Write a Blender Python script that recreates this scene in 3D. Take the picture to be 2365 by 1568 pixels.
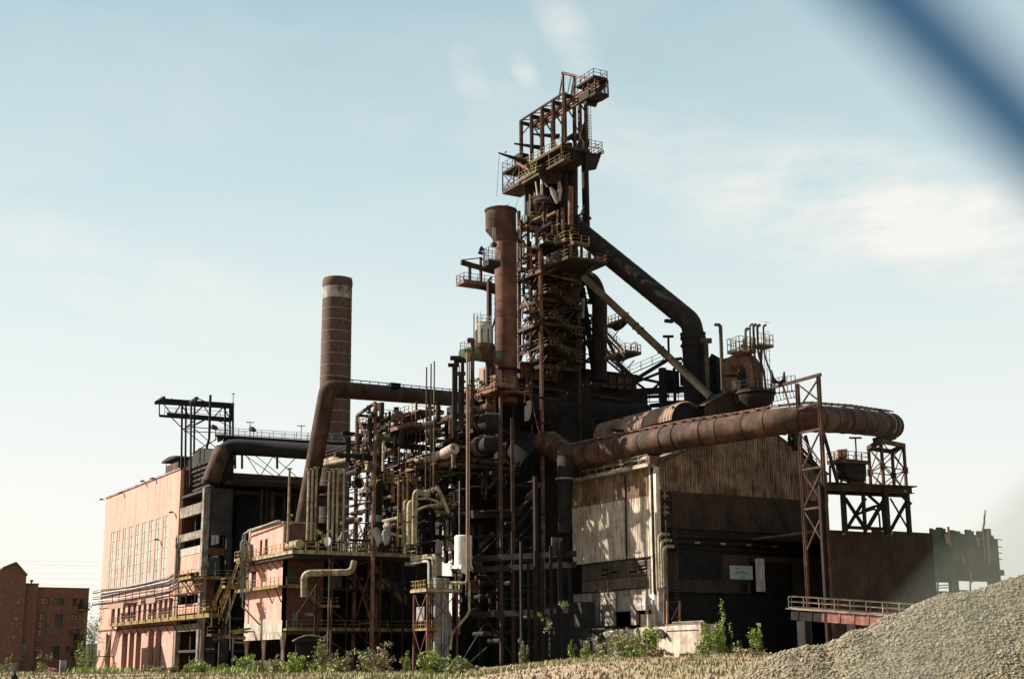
import bpy, math, random
import numpy as np
from mathutils import Vector, Matrix
random.seed(7)
rnd = random.Random(7)
R = math.radians
scene = bpy.context.scene
for o in list(bpy.data.objects):
    bpy.data.objects.remove(o)
COL = scene.collection

# ------------------------------------------------------------------ camera, sky, sun, exposure
THETA = R(12.9); YAW = R(-30.0); ROLL = R(-0.3)
CAMZ = 1.7
cam_d = bpy.data.cameras.new('camera'); cam = bpy.data.objects.new('camera', cam_d); COL.objects.link(cam)
CM = Matrix.Translation((0, 0, CAMZ)) @ Matrix.Rotation(YAW, 4, 'Z') @ Matrix.Rotation(R(90) + THETA, 4, 'X') @ Matrix.Rotation(ROLL, 4, 'Z')
cam.matrix_world = CM
cam_d.sensor_width = 36; cam_d.lens = 50.0
cam_d.clip_start = 0.02; cam_d.clip_end = 6000
cam_d.dof.use_dof = True; cam_d.dof.focus_distance = 190; cam_d.dof.aperture_fstop = 4.0
scene.camera = cam

# pixel (of the 2365 x 1568 view) to world helpers, used only to measure positions
F = 50.0 / 36.0 * 2365
RM = CM.to_3x3(); FWD = Vector((math.sin(R(30)), math.cos(R(30)), 0)); RGT = Vector((math.cos(R(30)), -math.sin(R(30)), 0))
C0 = Vector((0, 0, CAMZ))
def ray(u, v): return RM @ Vector(((u - 1182.5) / F, (784 - v) / F, -1))
def PD(u, v, D): d = ray(u, v); return C0 + d * (D / d.dot(FWD))
def PX(u, v, X): d = ray(u, v); return C0 + d * (X / d.x)
def PY(u, v, Y): d = ray(u, v); return C0 + d * (Y / d.y)
def ZD(u, v, D): return PD(u, v, D).z
def GP(r, D, z=0): p = RGT * r + FWD * D; return Vector((p.x, p.y, z))
def V(*a): return Vector(a)

SUN = Vector((-0.735, 0.678, 0)).normalized() * math.cos(R(35)) + Vector((0, 0, math.sin(R(35))))
world = bpy.data.worlds.new('World'); scene.world = world; world.use_nodes = True
wt = world.node_tree; wn = wt.nodes; wl = wt.links
for n in list(wn): wn.remove(n)
wo = wn.new('ShaderNodeOutputWorld'); bg = wn.new('ShaderNodeBackground'); bg.inputs['Strength'].default_value = 0.068
sky = wn.new('ShaderNodeTexSky'); sky.sky_type = 'NISHITA'; sky.sun_disc = False
sky.sun_elevation = R(35); sky.sun_rotation = math.atan2(SUN.x, SUN.y) % (2 * math.pi)
sky.air_density = 1.0; sky.dust_density = 2.0; sky.ozone_density = 1.2; sky.altitude = 80
tc = wn.new('ShaderNodeTexCoord'); mp = wn.new('ShaderNodeMapping'); mp.inputs['Scale'].default_value = (1.6, 1.0, 4.2)
mp.inputs['Rotation'].default_value = (R(8), R(-14), R(20))
nz = wn.new('ShaderNodeTexNoise'); nz.inputs['Scale'].default_value = 2.3; nz.inputs['Detail'].default_value = 7; nz.inputs['Roughness'].default_value = 0.55
nz.inputs['Distortion'].default_value = 0.5
rp = wn.new('ShaderNodeValToRGB'); rp.color_ramp.elements[0].position = 0.50; rp.color_ramp.elements[1].position = 0.78
rp.color_ramp.elements[0].color = (0, 0, 0, 1); rp.color_ramp.elements[1].color = (0.55, 0.55, 0.55, 1)
wl.new(tc.outputs['Generated'], mp.inputs['Vector']); wl.new(mp.outputs[0], nz.inputs['Vector']); wl.new(nz.outputs['Fac'], rp.inputs['Fac'])
# thin bright haze that thickens towards the horizon, same all the way round
sp = wn.new('ShaderNodeSeparateXYZ'); wl.new(tc.outputs['Generated'], sp.inputs[0])
hr = wn.new('ShaderNodeValToRGB'); he = hr.color_ramp.elements
he[0].position = 0.0; he[0].color = (1.06, 1.02, .93, 1); he[1].position = 1.0; he[1].color = (.22, .37, .50, 1)
for q, c_ in ((.11, (1.0, .99, .925)), (.22, (.84, .915, .88)), (.32, (.64, .79, .80)), (.45, (.44, .615, .67))): e_ = he.new(q); e_.color = (*c_, 1)
wl.new(sp.outputs['Z'], hr.inputs['Fac'])
hm = wn.new('ShaderNodeMix'); hm.data_type = 'RGBA'; hm.blend_type = 'MULTIPLY'; hm.inputs['Factor'].default_value = 1; hm.inputs['B'].default_value = (5.6, 5.6, 5.6, 1); wl.new(hr.outputs['Color'], hm.inputs['A'])
h2 = wn.new('ShaderNodeMix'); h2.data_type = 'RGBA'; h2.inputs['Factor'].default_value = .88; wl.new(sky.outputs['Color'], h2.inputs['A']); wl.new(hm.outputs['Result'], h2.inputs['B'])
def wmath(op, a, b=None, c=None):
    m_ = wn.new('ShaderNodeMath'); m_.operation = op
    for k_, v_ in enumerate((a, b, c)):
        if v_ is None: continue
        if hasattr(v_, 'links'): wl.new(v_, m_.inputs[k_])
        else: m_.inputs[k_].default_value = v_
    return m_.outputs[0]
# a few real wisps of cloud: soft elliptical banks broken up by noise
def bank(u, v, tilt, a, b, amt):
    d = ray(u, v).normalized(); r_ = d.cross(Vector((0, 0, 1))).normalized(); up = r_.cross(d).normalized(); t_ = R(tilt)
    e1 = r_ * math.cos(t_) + up * math.sin(t_); e2 = up * math.cos(t_) - r_ * math.sin(t_); o_ = []
    for e, s_ in ((e1, a), (e2, b)):
        n_ = wn.new('ShaderNodeVectorMath'); n_.operation = 'DOT_PRODUCT'; wl.new(tc.outputs['Generated'], n_.inputs[0]); n_.inputs[1].default_value = tuple(e)
        o_.append(wmath('POWER', wmath('ABSOLUTE', wmath('DIVIDE', n_.outputs['Value'], s_)), 2.0))
    f_ = wn.new('ShaderNodeVectorMath'); f_.operation = 'DOT_PRODUCT'; wl.new(tc.outputs['Generated'], f_.inputs[0]); f_.inputs[1].default_value = tuple(d)
    m_ = wmath('MAXIMUM', wmath('SUBTRACT', 1.0, wmath('ADD', o_[0], o_[1])), 0.0)
    return wmath('MULTIPLY', wmath('MULTIPLY', m_, wmath('GREATER_THAN', f_.outputs['Value'], 0.0)), amt)
n2 = wn.new('ShaderNodeTexNoise'); n2.inputs['Scale'].default_value = 9; n2.inputs['Detail'].default_value = 8; n2.inputs['Roughness'].default_value = .6; wl.new(mp.outputs[0], n2.inputs['Vector'])
nf = wn.new('ShaderNodeMapRange'); nf.inputs['From Min'].default_value = .34; nf.inputs['From Max'].default_value = .72; wl.new(n2.outputs['Fac'], nf.inputs['Value'])
tot = wmath('MULTIPLY', rp.outputs['Color'], .35)
for args in ((2020, 500, -9, .19, .055, .85), (2260, 560, -14, .12, .045, .6), (1300, 50, -64, .07, .018, .5), (1210, 165, -55, .016, .010, .6), (1085, 185, -70, .03, .013, .4), (300, 640, -14, .22, .035, .5), (1500, 330, -8, .22, .04, .35)):
    tot = wmath('ADD', tot, wmath('MULTIPLY', bank(*args), nf.outputs[0]))
tot = wmath('MINIMUM', tot, .85)
mx = wn.new('ShaderNodeMix'); mx.data_type = 'RGBA'
mx.inputs['B'].default_value = (5.5, 5.3, 4.95, 1)
wl.new(tot, mx.inputs['Factor']); wl.new(h2.outputs['Result'], mx.inputs['A'])
wl.new(mx.outputs['Result'], bg.inputs['Color'])
wl.new(bg.outputs[0], wo.inputs[0])

sd = bpy.data.lights.new('sun', 'SUN'); sd.energy = 5.0; sd.angle = R(0.5); sd.color = (1.0, 0.91, 0.79)
so = bpy.data.objects.new('sun', sd); so.rotation_euler = SUN.to_track_quat('Z', 'Y').to_euler(); so.location = (0, 0, 200); COL.objects.link(so)
vs = scene.view_settings; vs.view_transform = 'Standard'; vs.look = 'None'; vs.gamma = 1.0; vs.use_curve_mapping = False; vs.exposure = 1.38
scene.render.engine = 'CYCLES'
cy = scene.cycles; cy.max_bounces = 4; cy.diffuse_bounces = 2; cy.glossy_bounces = 2; cy.transmission_bounces = 2; cy.transparent_max_bounces = 4
cy.caustics_reflective = False; cy.caustics_refractive = False

# ------------------------------------------------------------------ mesh building
class MB:
    def __init__(s): s.v = []; s.f = []
    def quad(s, a, b, c, d):
        i = len(s.v); s.v += [tuple(a), tuple(b), tuple(c), tuple(d)]; s.f.append((i, i + 1, i + 2, i + 3)); return s
    def box(s, x0, x1, y0, y1, z0, z1):
        i = len(s.v)
        x0, x1 = min(x0, x1), max(x0, x1); y0, y1 = min(y0, y1), max(y0, y1); z0, z1 = min(z0, z1), max(z0, z1)
        s.v += [(x0, y0, z0), (x1, y0, z0), (x1, y1, z0), (x0, y1, z0), (x0, y0, z1), (x1, y0, z1), (x1, y1, z1), (x0, y1, z1)]
        s.f += [tuple(i + k for k in q) for q in ((0, 3, 2, 1), (4, 5, 6, 7), (0, 1, 5, 4), (1, 2, 6, 5), (2, 3, 7, 6), (3, 0, 4, 7))]; return s
    def beam(s, p, q, w, h=None, up=None):
        p = Vector(p); q = Vector(q); h = h or w; d = q - p
        if d.length < 1e-6: return s
        d.normalize(); u = up or (Vector((0, 0, 1)) if abs(d.z) < 0.95 else Vector((0, 1, 0)))
        a = d.cross(u).normalized() * (w / 2); b = a.cross(d).normalized() * (h / 2); i = len(s.v)
        for c in (p, q):
            for e in (-a - b, a - b, a + b, -a + b): s.v.append(tuple(c + e))
        s.f += [tuple(i + k for k in t) for t in ((0, 3, 2, 1), (4, 5, 6, 7), (0, 1, 5, 4), (1, 2, 6, 5), (2, 3, 7, 6), (3, 0, 4, 7))]; return s
    def ibeam(s, p, q, w, h, up=None):
        p = Vector(p); q = Vector(q); d = (q - p).normalized(); u = up or (Vector((0, 0, 1)) if abs(d.z) < 0.95 else Vector((0, 1, 0)))
        a = d.cross(u).normalized(); b = a.cross(d).normalized(); o = b * (h / 2 - .04)
        s.beam(p + o, q + o, w, .08, u); s.beam(p - o, q - o, w, .08, u); s.beam(p, q, .07, h - .165, u); return s
    def tube(s, pts, r, n=10, cap=True):
        pts = [Vector(p) for p in pts]; m = len(pts); rs = r if isinstance(r, (list, tuple)) else [r] * m
        ts = []
        for k in range(m):
            a = (pts[k] - pts[k - 1]).normalized() if k else None; b = (pts[k + 1] - pts[k]).normalized() if k < m - 1 else None
            t = (a + b) if (a and b) else (a or b)
            ts.append(t.normalized() if t.length > 1e-6 else (a or b))
        t = ts[0]; nrm = t.cross(Vector((0, 0, 1)) if abs(t.z) < 0.9 else Vector((0, 1, 0))).normalized(); i0 = len(s.v)
        for k in range(m):
            if k:
                ax = ts[k - 1].cross(ts[k])
                if ax.length > 1e-7: nrm = Matrix.Rotation(ts[k - 1].angle(ts[k]), 3, ax.normalized()) @ nrm
            bn = ts[k].cross(nrm).normalized(); nn = bn.cross(ts[k]).normalized()
            for j in range(n):
                an = 2 * math.pi * j / n; s.v.append(tuple(pts[k] + (nn * math.cos(an) + bn * math.sin(an)) * rs[k]))
        for k in range(m - 1):
            for j in range(n):
                a = i0 + k * n + j; b = i0 + k * n + (j + 1) % n; s.f.append((a, b, b + n, a + n))
        if cap:
            s.f.append(tuple(i0 + j for j in reversed(range(n)))); s.f.append(tuple(i0 + (m - 1) * n + j for j in range(n)))
        return s
    def lathe(s, x, y, prof, n=24, cap=True):
        i0 = len(s.v)
        for z, r in prof:
            for j in range(n): an = 2 * math.pi * j / n; s.v.append((x + r * math.cos(an), y + r * math.sin(an), z))
        for k in range(len(prof) - 1):
            for j in range(n):
                a = i0 + k * n + j; b = i0 + k * n + (j + 1) % n; s.f.append((a, b, b + n, a + n))
        if cap:
            s.f.append(tuple(i0 + j for j in reversed(range(n)))); s.f.append(tuple(i0 + (len(prof) - 1) * n + j for j in range(n)))
        return s
    def prism(s, poly, off):
        i = len(s.v); n = len(poly); off = Vector(off)
        s.v += [tuple(p) for p in poly] + [tuple(Vector(p) + off) for p in poly]
        s.f.append(tuple(i + k for k in range(n))); s.f.append(tuple(i + n + k for k in reversed(range(n))))
        for k in range(n): s.f.append((i + (k + 1) % n, i + k, i + n + k, i + n + (k + 1) % n))
        return s
    def wall(s, axis, c, t, a0, a1, z0, z1, holes=()):
        """wall in the plane axis=c, thickness t (inward, +), spanning a0..a1 and z0..z1, with real holes (a0,a1,z0,z1)"""
        A = sorted({a0, a1, *[min(max(h[k], a0), a1) for h in holes for k in (0, 1)]}); Z = sorted({z0, z1, *[min(max(h[k], z0), z1) for h in holes for k in (2, 3)]})
        P = (lambda k, a, z: (c + k * t, a, z)) if axis == 'x' else (lambda k, a, z: (a, c + k * t, z))
        solid = {}
        for i in range(len(A) - 1):
            for j in range(len(Z) - 1):
                ca, cz = (A[i] + A[i + 1]) / 2, (Z[j] + Z[j + 1]) / 2
                solid[i, j] = not any(h[0] < ca < h[1] and h[2] < cz < h[3] for h in holes)
        for (i, j), ok in solid.items():
            if not ok: continue
            p, q, r_, w = A[i], A[i + 1], Z[j], Z[j + 1]
            s.quad(P(0, p, r_), P(0, q, r_), P(0, q, w), P(0, p, w)); s.quad(P(1, p, r_), P(1, p, w), P(1, q, w), P(1, q, r_))
            if not solid.get((i - 1, j)): s.quad(P(0, p, r_), P(0, p, w), P(1, p, w), P(1, p, r_))
            if not solid.get((i + 1, j)): s.quad(P(0, q, r_), P(1, q, r_), P(1, q, w), P(0, q, w))
            if not solid.get((i, j - 1)): s.quad(P(0, p, r_), P(1, p, r_), P(1, q, r_), P(0, q, r_))
            if not solid.get((i, j + 1)): s.quad(P(0, p, w), P(0, q, w), P(1, q, w), P(1, p, w))
        return s
    def corr(s, axis, c, a0, a1, z0, z1, pitch=.3, depth=.07):
        """corrugated sheet facing the negative side of axis; z1 may be a function of the position along the wall"""
        zf = z1 if callable(z1) else (lambda a: z1); n = max(1, round((a1 - a0) / pitch)); pt = (a1 - a0) / n; i0 = len(s.v); cols = []
        for k in range(n):
            for fr, d in ((0, 0), (.38, 0), (.5, depth), (.88, depth)): cols.append((a0 + (k + fr) * pt, d))
        cols.append((a1, 0))
        for a, d in cols:
            for z in (z0, max(z0 + .02, zf(a))): s.v.append((c - d, a, z) if axis == 'x' else (a, c - d, z))
        for k in range(len(cols) - 1): a = i0 + 2 * k; s.f.append((a, a + 2, a + 3, a + 1))
        return s

def setp(o, label=None, cat=None, group=None, kind=None):
    if label: o['label'] = label
    if cat: o['category'] = cat
    if group: o['group'] = group
    if kind: o['kind'] = kind
    return o
def T(name, label, cat, base=(0, 0, 0), group=None):
    o = bpy.data.objects.new(name, None); o.empty_display_size = .5; o.location = base; COL.objects.link(o); return setp(o, label, cat, group)
WP = {}
def obj(name, mb, m, parent=None, smooth=False):
    vs_ = mb.v
    xs = [p[0] for p in vs_]; ys = [p[1] for p in vs_]; zs = [p[2] for p in vs_]
    o0 = Vector(((min(xs) + max(xs)) / 2, (min(ys) + max(ys)) / 2, min(zs)))
    me = bpy.data.meshes.new(name); me.from_pydata([(p[0] - o0.x, p[1] - o0.y, p[2] - o0.z) for p in vs_], [], mb.f)
    me.materials.append(m)
    if smooth:
        me.polygons.foreach_set('use_smooth', [True] * len(me.polygons)); me.set_sharp_from_angle(angle=R(35))
    me.update()
    o = bpy.data.objects.new(name, me); COL.objects.link(o)
    if parent:
        o.parent = parent; o.location = o0 - WP.get(parent.name, parent.location)
    else: o.location = o0
    WP[o.name] = o0
    return o
def thing(name, mb, m, label, cat, group=None, smooth=False): return setp(obj(name, mb, m, None, smooth), label, cat, group)
def bars(parent, name, segs, w, m, h=None):
    for p, q in segs: obj(name, MB().beam(p, q, w, h), m, parent)
def tubeobj(name, pts, r, m, parent=None, n=10): return obj(name, MB().tube(pts, r, n), m, parent, True)
def arc_pts(pts, rad, n=5):
    """round the inner corners of a polyline"""
    pts = [Vector(p) for p in pts]; out = [pts[0]]
    for k in range(1, len(pts) - 1):
        a = (pts[k - 1] - pts[k]); b = (pts[k + 1] - pts[k]); r_ = min(rad, a.length * .48, b.length * .48); a.normalize(); b.normalize()
        p0 = pts[k] + a * r_; p1 = pts[k] + b * r_
        for j in range(n + 1):
            t = j / n; out.append(p0 * (1 - t) ** 2 + pts[k] * 2 * t * (1 - t) + p1 * t * t)
    out.append(pts[-1]); return out

# ------------------------------------------------------------------ materials
MATS = {}
def mat(name, cols, scale=.8, streak=0.0, rough=.85, bump=.03, dirt=None, dirt_amt=.5, metallic=0.0, fine=9.0, bias=.5, spec=.25):
    cols = [tuple(x * .82 for x in c) for c in cols]; dirt = tuple(x * .7 for x in dirt) if dirt else None
    m = bpy.data.materials.new(name); m.use_nodes = True; t = m.node_tree; n = t.nodes; l = t.links; b = n['Principled BSDF']
    b.inputs['Roughness'].default_value = rough; b.inputs['Metallic'].default_value = metallic; b.inputs['Specular IOR Level'].default_value = spec
    g = n.new('ShaderNodeNewGeometry')
    a = n.new('ShaderNodeTexNoise'); a.inputs['Scale'].default_value = scale; a.inputs['Detail'].default_value = 8; a.inputs['Roughness'].default_value = .65
    l.new(g.outputs['Position'], a.inputs['Vector'])
    r_ = n.new('ShaderNodeValToRGB'); el = r_.color_ramp.elements
    ps = [0.33 + 0.36 * k / max(1, len(cols) - 1) + (bias - .5) for k in range(len(cols))]
    el[0].position = ps[0]; el[0].color = (*cols[0], 1); el[1].position = ps[-1]; el[1].color = (*cols[-1], 1)
    for k in range(1, len(cols) - 1): e = el.new(ps[k]); e.color = (*cols[k], 1)
    l.new(a.outputs['Fac'], r_.inputs['Fac']); out = r_.outputs['Color']
    if dirt:
        mp = n.new('ShaderNodeMapping'); mp.inputs['Scale'].default_value = (1.0, 1.0, .10 if streak else 1.0)
        s = n.new('ShaderNodeTexNoise'); s.inputs['Scale'].default_value = streak or scale * .45; s.inputs['Detail'].default_value = 6; s.inputs['Roughness'].default_value = .7
        l.new(g.outputs['Position'], mp.inputs['Vector']); l.new(mp.outputs[0], s.inputs['Vector'])
        q = n.new('ShaderNodeMapRange'); q.inputs['From Min'].default_value = .46; q.inputs['From Max'].default_value = .66; q.inputs['To Max'].default_value = dirt_amt
        l.new(s.outputs['Fac'], q.inputs['Value'])
        x = n.new('ShaderNodeMix'); x.data_type = 'RGBA'; x.inputs['B'].default_value = (*dirt, 1)
        l.new(q.outputs[0], x.inputs['Factor']); l.new(out, x.inputs['A']); out = x.outputs['Result']
    l.new(out, b.inputs['Base Color'])
    if bump:
        f = n.new('ShaderNodeTexNoise'); f.inputs['Scale'].default_value = fine; f.inputs['Detail'].default_value = 5
        l.new(g.outputs['Position'], f.inputs['Vector'])
        bp = n.new('ShaderNodeBump'); bp.inputs['Strength'].default_value = .6; bp.inputs['Distance'].default_value = bump
        l.new(f.outputs['Fac'], bp.inputs['Height']); l.new(bp.outputs[0], b.inputs['Normal'])
    MATS[name] = m; return m
M = dict(
    rust=mat('rust_brown', [(.020, .010, .006), (.060, .029, .016), (.13, .064, .036)], .5, .6, dirt=(.018, .010, .008), dirt_amt=.7),
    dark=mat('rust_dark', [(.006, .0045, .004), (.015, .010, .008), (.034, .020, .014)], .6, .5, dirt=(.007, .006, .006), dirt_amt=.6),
    red=mat('rust_red', [(.05, .021, .014), (.12, .050, .034), (.19, .090, .062)], .45, .5, dirt=(.045, .02, .013), dirt_amt=.6),
    pink=mat('rust_pink', [(.09, .042, .028), (.19, .10, .07), (.30, .18, .13)], .9, .7, dirt=(.06, .025, .016), dirt_amt=.6),
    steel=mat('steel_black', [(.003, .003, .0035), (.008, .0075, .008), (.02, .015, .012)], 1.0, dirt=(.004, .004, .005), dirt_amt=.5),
    yeld=mat('yellow_paint_dull', [(.045, .026, .013), (.12, .085, .03), (.22, .17, .065)], 1.6, 1.2, dirt=(.04, .02, .01), dirt_amt=.85),
    yel=mat('yellow_paint_worn', [(.09, .052, .024), (.25, .18, .06), (.42, .33, .12)], 1.6, 1.2, dirt=(.07, .03, .014), dirt_amt=.85),
    cream=mat('cream_pipe_paint', [(.16, .12, .065), (.34, .29, .18), (.50, .45, .31)], 1.4, 1.2, dirt=(.085, .045, .026), dirt_amt=.9),
    olive=mat('olive_grey_paint', [(.035, .030, .018), (.075, .062, .035), (.12, .10, .055)], .7, dirt=(.03, .017, .01), dirt_amt=.6),
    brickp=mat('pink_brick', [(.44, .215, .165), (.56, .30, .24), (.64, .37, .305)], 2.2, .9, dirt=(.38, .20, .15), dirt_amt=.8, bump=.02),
    brickd=mat('red_and_shaded_brick', [(.06, .024, .018), (.10, .038, .028), (.15, .06, .042)], 2.0, dirt=(.06, .03, .022), dirt_amt=.5),  # pink brick darkened for walls turned off the sun, besides dark courses
    brickh=mat('house_brick', [(.09, .046, .031), (.15, .075, .05), (.21, .108, .073)], 3.0, bump=.02),
    conc=mat('weathered_concrete', [(.10, .08, .06), (.24, .20, .16), (.36, .32, .26)], .9, .6, dirt=(.05, .036, .025), dirt_amt=.8),
    concw=mat('pale_stained_concrete', [(.24, .18, .14), (.42, .35, .285), (.58, .51, .43)], .7, .8, dirt=(.14, .075, .05), dirt_amt=.85),
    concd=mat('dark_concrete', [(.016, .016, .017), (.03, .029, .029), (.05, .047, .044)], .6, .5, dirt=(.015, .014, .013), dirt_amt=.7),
    lintel=mat('grey_render', [(.32, .30, .25), (.42, .40, .33)], 1.5, .7, dirt=(.2, .12, .09), dirt_amt=.6),
    pane=mat('frosted_pane', [(.30, .27, .23), (.42, .40, .35), (.36, .37, .37)], .5, rough=.5, bump=.01, dirt=(.2, .15, .12), dirt_amt=.5),
    glass=mat('dark_window_glass', [(.012, .016, .022), (.03, .04, .055)], .8, rough=.08, bump=0, spec=.6),
    beige=mat('beige_cladding', [(.42, .33, .25), (.60, .52, .42), (.70, .64, .54)], .5, 3.0, dirt=(.20, .10, .06), dirt_amt=.85, bump=.01),
    brownc=mat('brown_stained_cladding', [(.12, .07, .042), (.25, .165, .105), (.40, .29, .19)], .5, 3.2, dirt=(.035, .02, .014), dirt_amt=.95, bump=.01),
    umber=mat('umber_cladding', [(.03, .019, .014), (.055, .035, .026), (.08, .052, .037)], .35, 1.2, dirt=(.025, .016, .012), dirt_amt=.6, bump=.01),
    louvre=mat('louvre_brown', [(.10, .07, .055), (.17, .12, .095), (.22, .165, .13)], .7, dirt=(.05, .03, .02), dirt_amt=.6),
    white=mat('white_metal', [(.52, .50, .47), (.66, .64, .60), (.74, .72, .69)], .7, .8, rough=.6, dirt=(.22, .13, .085), dirt_amt=.85),
    galv=mat('galvanised_steel', [(.12, .12, .12), (.24, .24, .235), (.34, .34, .33)], .9, .9, rough=.5, dirt=(.08, .05, .035), dirt_amt=.6),
    mossg=mat('mossy_green_paint', [(.03, .05, .018), (.08, .11, .045), (.2, .2, .12)], .8, dirt=(.02, .02, .01), dirt_amt=.5),
    chim=mat('chimney_brick', [(.055, .030, .022), (.095, .052, .037), (.135, .076, .055)], 1.6, .3, dirt=(.045, .022, .016), dirt_amt=.5),
    chimg=mat('chimney_lime', [(.11, .06, .045), (.34, .31, .27), (.42, .40, .36)], .5, .6, dirt=(.10, .05, .035), dirt_amt=.7),
    ring=mat('pale_ring', [(.20, .15, .11), (.36, .29, .23)], 2.0, bump=0),
    board=mat('brown_board', [(.26, .16, .11), (.36, .24, .17)], 1.5, bump=.01),
    pinkb=mat('pink_girder_paint', [(.16, .06, .05), (.32, .13, .11), (.44, .22, .19)], .9, 1.0, dirt=(.10, .04, .03), dirt_amt=.8),
    door=mat('green_door', [(.02, .04, .028), (.05, .075, .05)], 1.2),
    roofg=mat('roof_felt', [(.06, .05, .042), (.13, .105, .085)], .8),
    roofm=mat('rusty_roof_sheet', [(.20, .12, .08), (.34, .22, .155), (.44, .31, .22)], .25, dirt=(.08, .04, .025), dirt_amt=.7, bump=.01),
    sign=mat('sign_board', [(.28, .36, .34), (.40, .48, .45)], 2.5, bump=0, rough=.5),
    ink=mat('sign_blue_ink', [(.02, .03, .16), (.03, .05, .22)], 2, bump=0),
    inky=mat('sign_yellow_ink', [(.40, .30, .05), (.5, .38, .08)], 2, bump=0),
    inkd=mat('sign_dark_ink', [(.06, .07, .06), (.09, .10, .09)], 2, bump=0),
    lamp=mat('lamp_housing', [(.02, .018, .016), (.06, .05, .045)], 2),
    wirel=mat('fence_wire_zinc', [(.13, .15, .12), (.20, .22, .18)], 60, bump=0, rough=.6),
    wire=mat('fence_wire_blue', [(.0, .13, .42), (.0, .15, .48)], 60, bump=0, rough=.5),
    cable=mat('cable_black', [(.008, .008, .008), (.02, .018, .016)], 1, bump=0),
)

# ------------------------------------------------------------------ common builders
def yAt(u, z, X):
    v = 900.0
    for _ in range(8):
        p = PX(u, v, X); v += (p.z - z) * F / max(10, p.dot(FWD))
    return PX(u, v, X).y
def xAt(u, z, Y):
    v = 900.0
    for _ in range(8):
        p = PY(u, v, Y); v += (p.z - z) * F / max(10, p.dot(FWD))
    return PY(u, v, Y).x
def railing(parent, pts, m, h=1.1, sp=1.7, w=.075, name='railing'):
    b = MB(); pts = [Vector(p) for p in pts]; up = V(0, 0, h)
    for k in range(len(pts) - 1):
        p, q = pts[k], pts[k + 1]; n = max(1, round((q - p).length / sp))
        for j in range(n + 1 if k == len(pts) - 2 else n): c = p.lerp(q, j / n); b.beam(c, c + up, w)
        for f_ in (1.0, .55): b.beam(p + up * f_, q + up * f_, w * .8)
        b.beam(p + up * .07, q + up * .07, w * .4, .14)
    return obj(name, b, m, parent)
def platform(parent, x0, x1, y0, y1, z, m, rm, sides='xyXY', th=.28, h=1.1, sp=1.7, name='deck'):
    obj(name, MB().box(x0, x1, y0, y1, z - th, z), m, parent); e = .05
    P = {'x': [(x0 + e, y1 - e, z), (x0 + e, y0 + e, z)], 'y': [(x0 + e, y0 + e, z), (x1 - e, y0 + e, z)], 'X': [(x1 - e, y0 + e, z), (x1 - e, y1 - e, z)], 'Y': [(x1 - e, y1 - e, z), (x0 + e, y1 - e, z)]}
    for s in sides: railing(parent, P[s], rm, h, sp)
def stair(parent, p, q, width, m, rm, side, rails=True):
    """straight flight from p (low) to q (high); side = horizontal unit vector across the flight"""
    p = Vector(p); q = Vector(q); s = Vector(side) * width
    for o in (V(0, 0, 0), s): obj('stringer', MB().beam(p + o, q + o, .08, .28), m, parent)
    n = max(3, round(abs(q.z - p.z) / .28)); b = MB(); run = (q - p); run.z = 0; d = run.normalized() * .14
    for k in range(1, n):
        c = p.lerp(q, k / n); b.quad(c - d, c + d, c + d + s, c - d + s); b.quad(c - d - V(0, 0, .04), c - d + s - V(0, 0, .04), c + d + s - V(0, 0, .04), c + d - V(0, 0, .04))
    obj('treads', b, m, parent)
    if rails:
        for o in (V(0, 0, 0), s): railing(parent, [p + o, q + o], rm, 1.0, 1.6, name='handrail')
def lattice(parent, cs, zs, cw, bw, m, faces=(0, 1, 2, 3), single=False, colm=None):
    """steel frame on four corner points cs (x, y), levels zs; each column, beam and brace is its own part"""
    for c in cs: obj('column', MB().beam((*c, zs[0]), (*c, zs[-1]), cw), colm or m, parent)
    for i in faces:
        a, b = Vector(cs[i]), Vector(cs[(i + 1) % 4])
        for k, z in enumerate(zs):
            if k: obj('beam', MB().beam((a.x, a.y, z), (b.x, b.y, z), bw * 1.2), m, parent)
            if k < len(zs) - 1:
                zz = zs[k + 1]
                obj('brace', MB().beam((a.x, a.y, z), (b.x, b.y, zz), bw), m, parent)
                if not single: obj('brace', MB().beam((b.x, b.y, z), (a.x, a.y, zz), bw * .98), m, parent)
def sst(a, b, x): t = min(1, max(0, (x - a) / (b - a))); return t * t * (3 - 2 * t)

# ------------------------------------------------------------------ ground
from mathutils import noise
def gh(x, y):
    D = x * FWD.x + y * FWD.y; r = x * RGT.x + y * RGT.y
    if D < 5 or D > 400: return 0.0
    k = r / D; edge = 186 - 24 * sst(-.02, .04, k)
    prof = sst(15, 125, D) * (1 - sst(edge - 14, edge, D))
    h = prof * (1.05 + 1.15 * sst(-.06, .06, k)) * (1 - .0 * k)
    h += prof * (noise.noise(V(x * .03, y * .03, 0)) * .35 + noise.noise(V(x * .13, y * .13, 3)) * .16)
    return h
def axis(lo, hi, d0, d1, step):
    a = list(np.arange(d0, d1 + .1, step)); s = step; x = d0
    left = []
    while x > lo: s *= 1.35; x -= s; left.append(x)
    s = step; x = d1; right = []
    while x < hi: s *= 1.35; x += s; right.append(x)
    return left[::-1] + [float(q) for q in a] + right
gx = axis(-3500, 4500, -20, 190, 2.0); gy = axis(-3500, 4500, 0, 330, 2.0)
b = MB(); b.v = [(x, y, gh(x, y)) for x in gx for y in gy]; ny = len(gy)
b.f = [(i * ny + j, (i + 1) * ny + j, (i + 1) * ny + j + 1, i * ny + j + 1) for i in range(len(gx) - 1) for j in range(ny - 1)]
M['earth'] = mat('dry_grass_earth', [(.22, .155, .10), (.36, .26, .17), (.46, .35, .24)], .35, dirt=(.16, .15, .07), dirt_amt=.6, bump=.08, fine=4)
g = obj('ground', b, M['earth'], None, True); setp(g, kind='structure')

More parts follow.
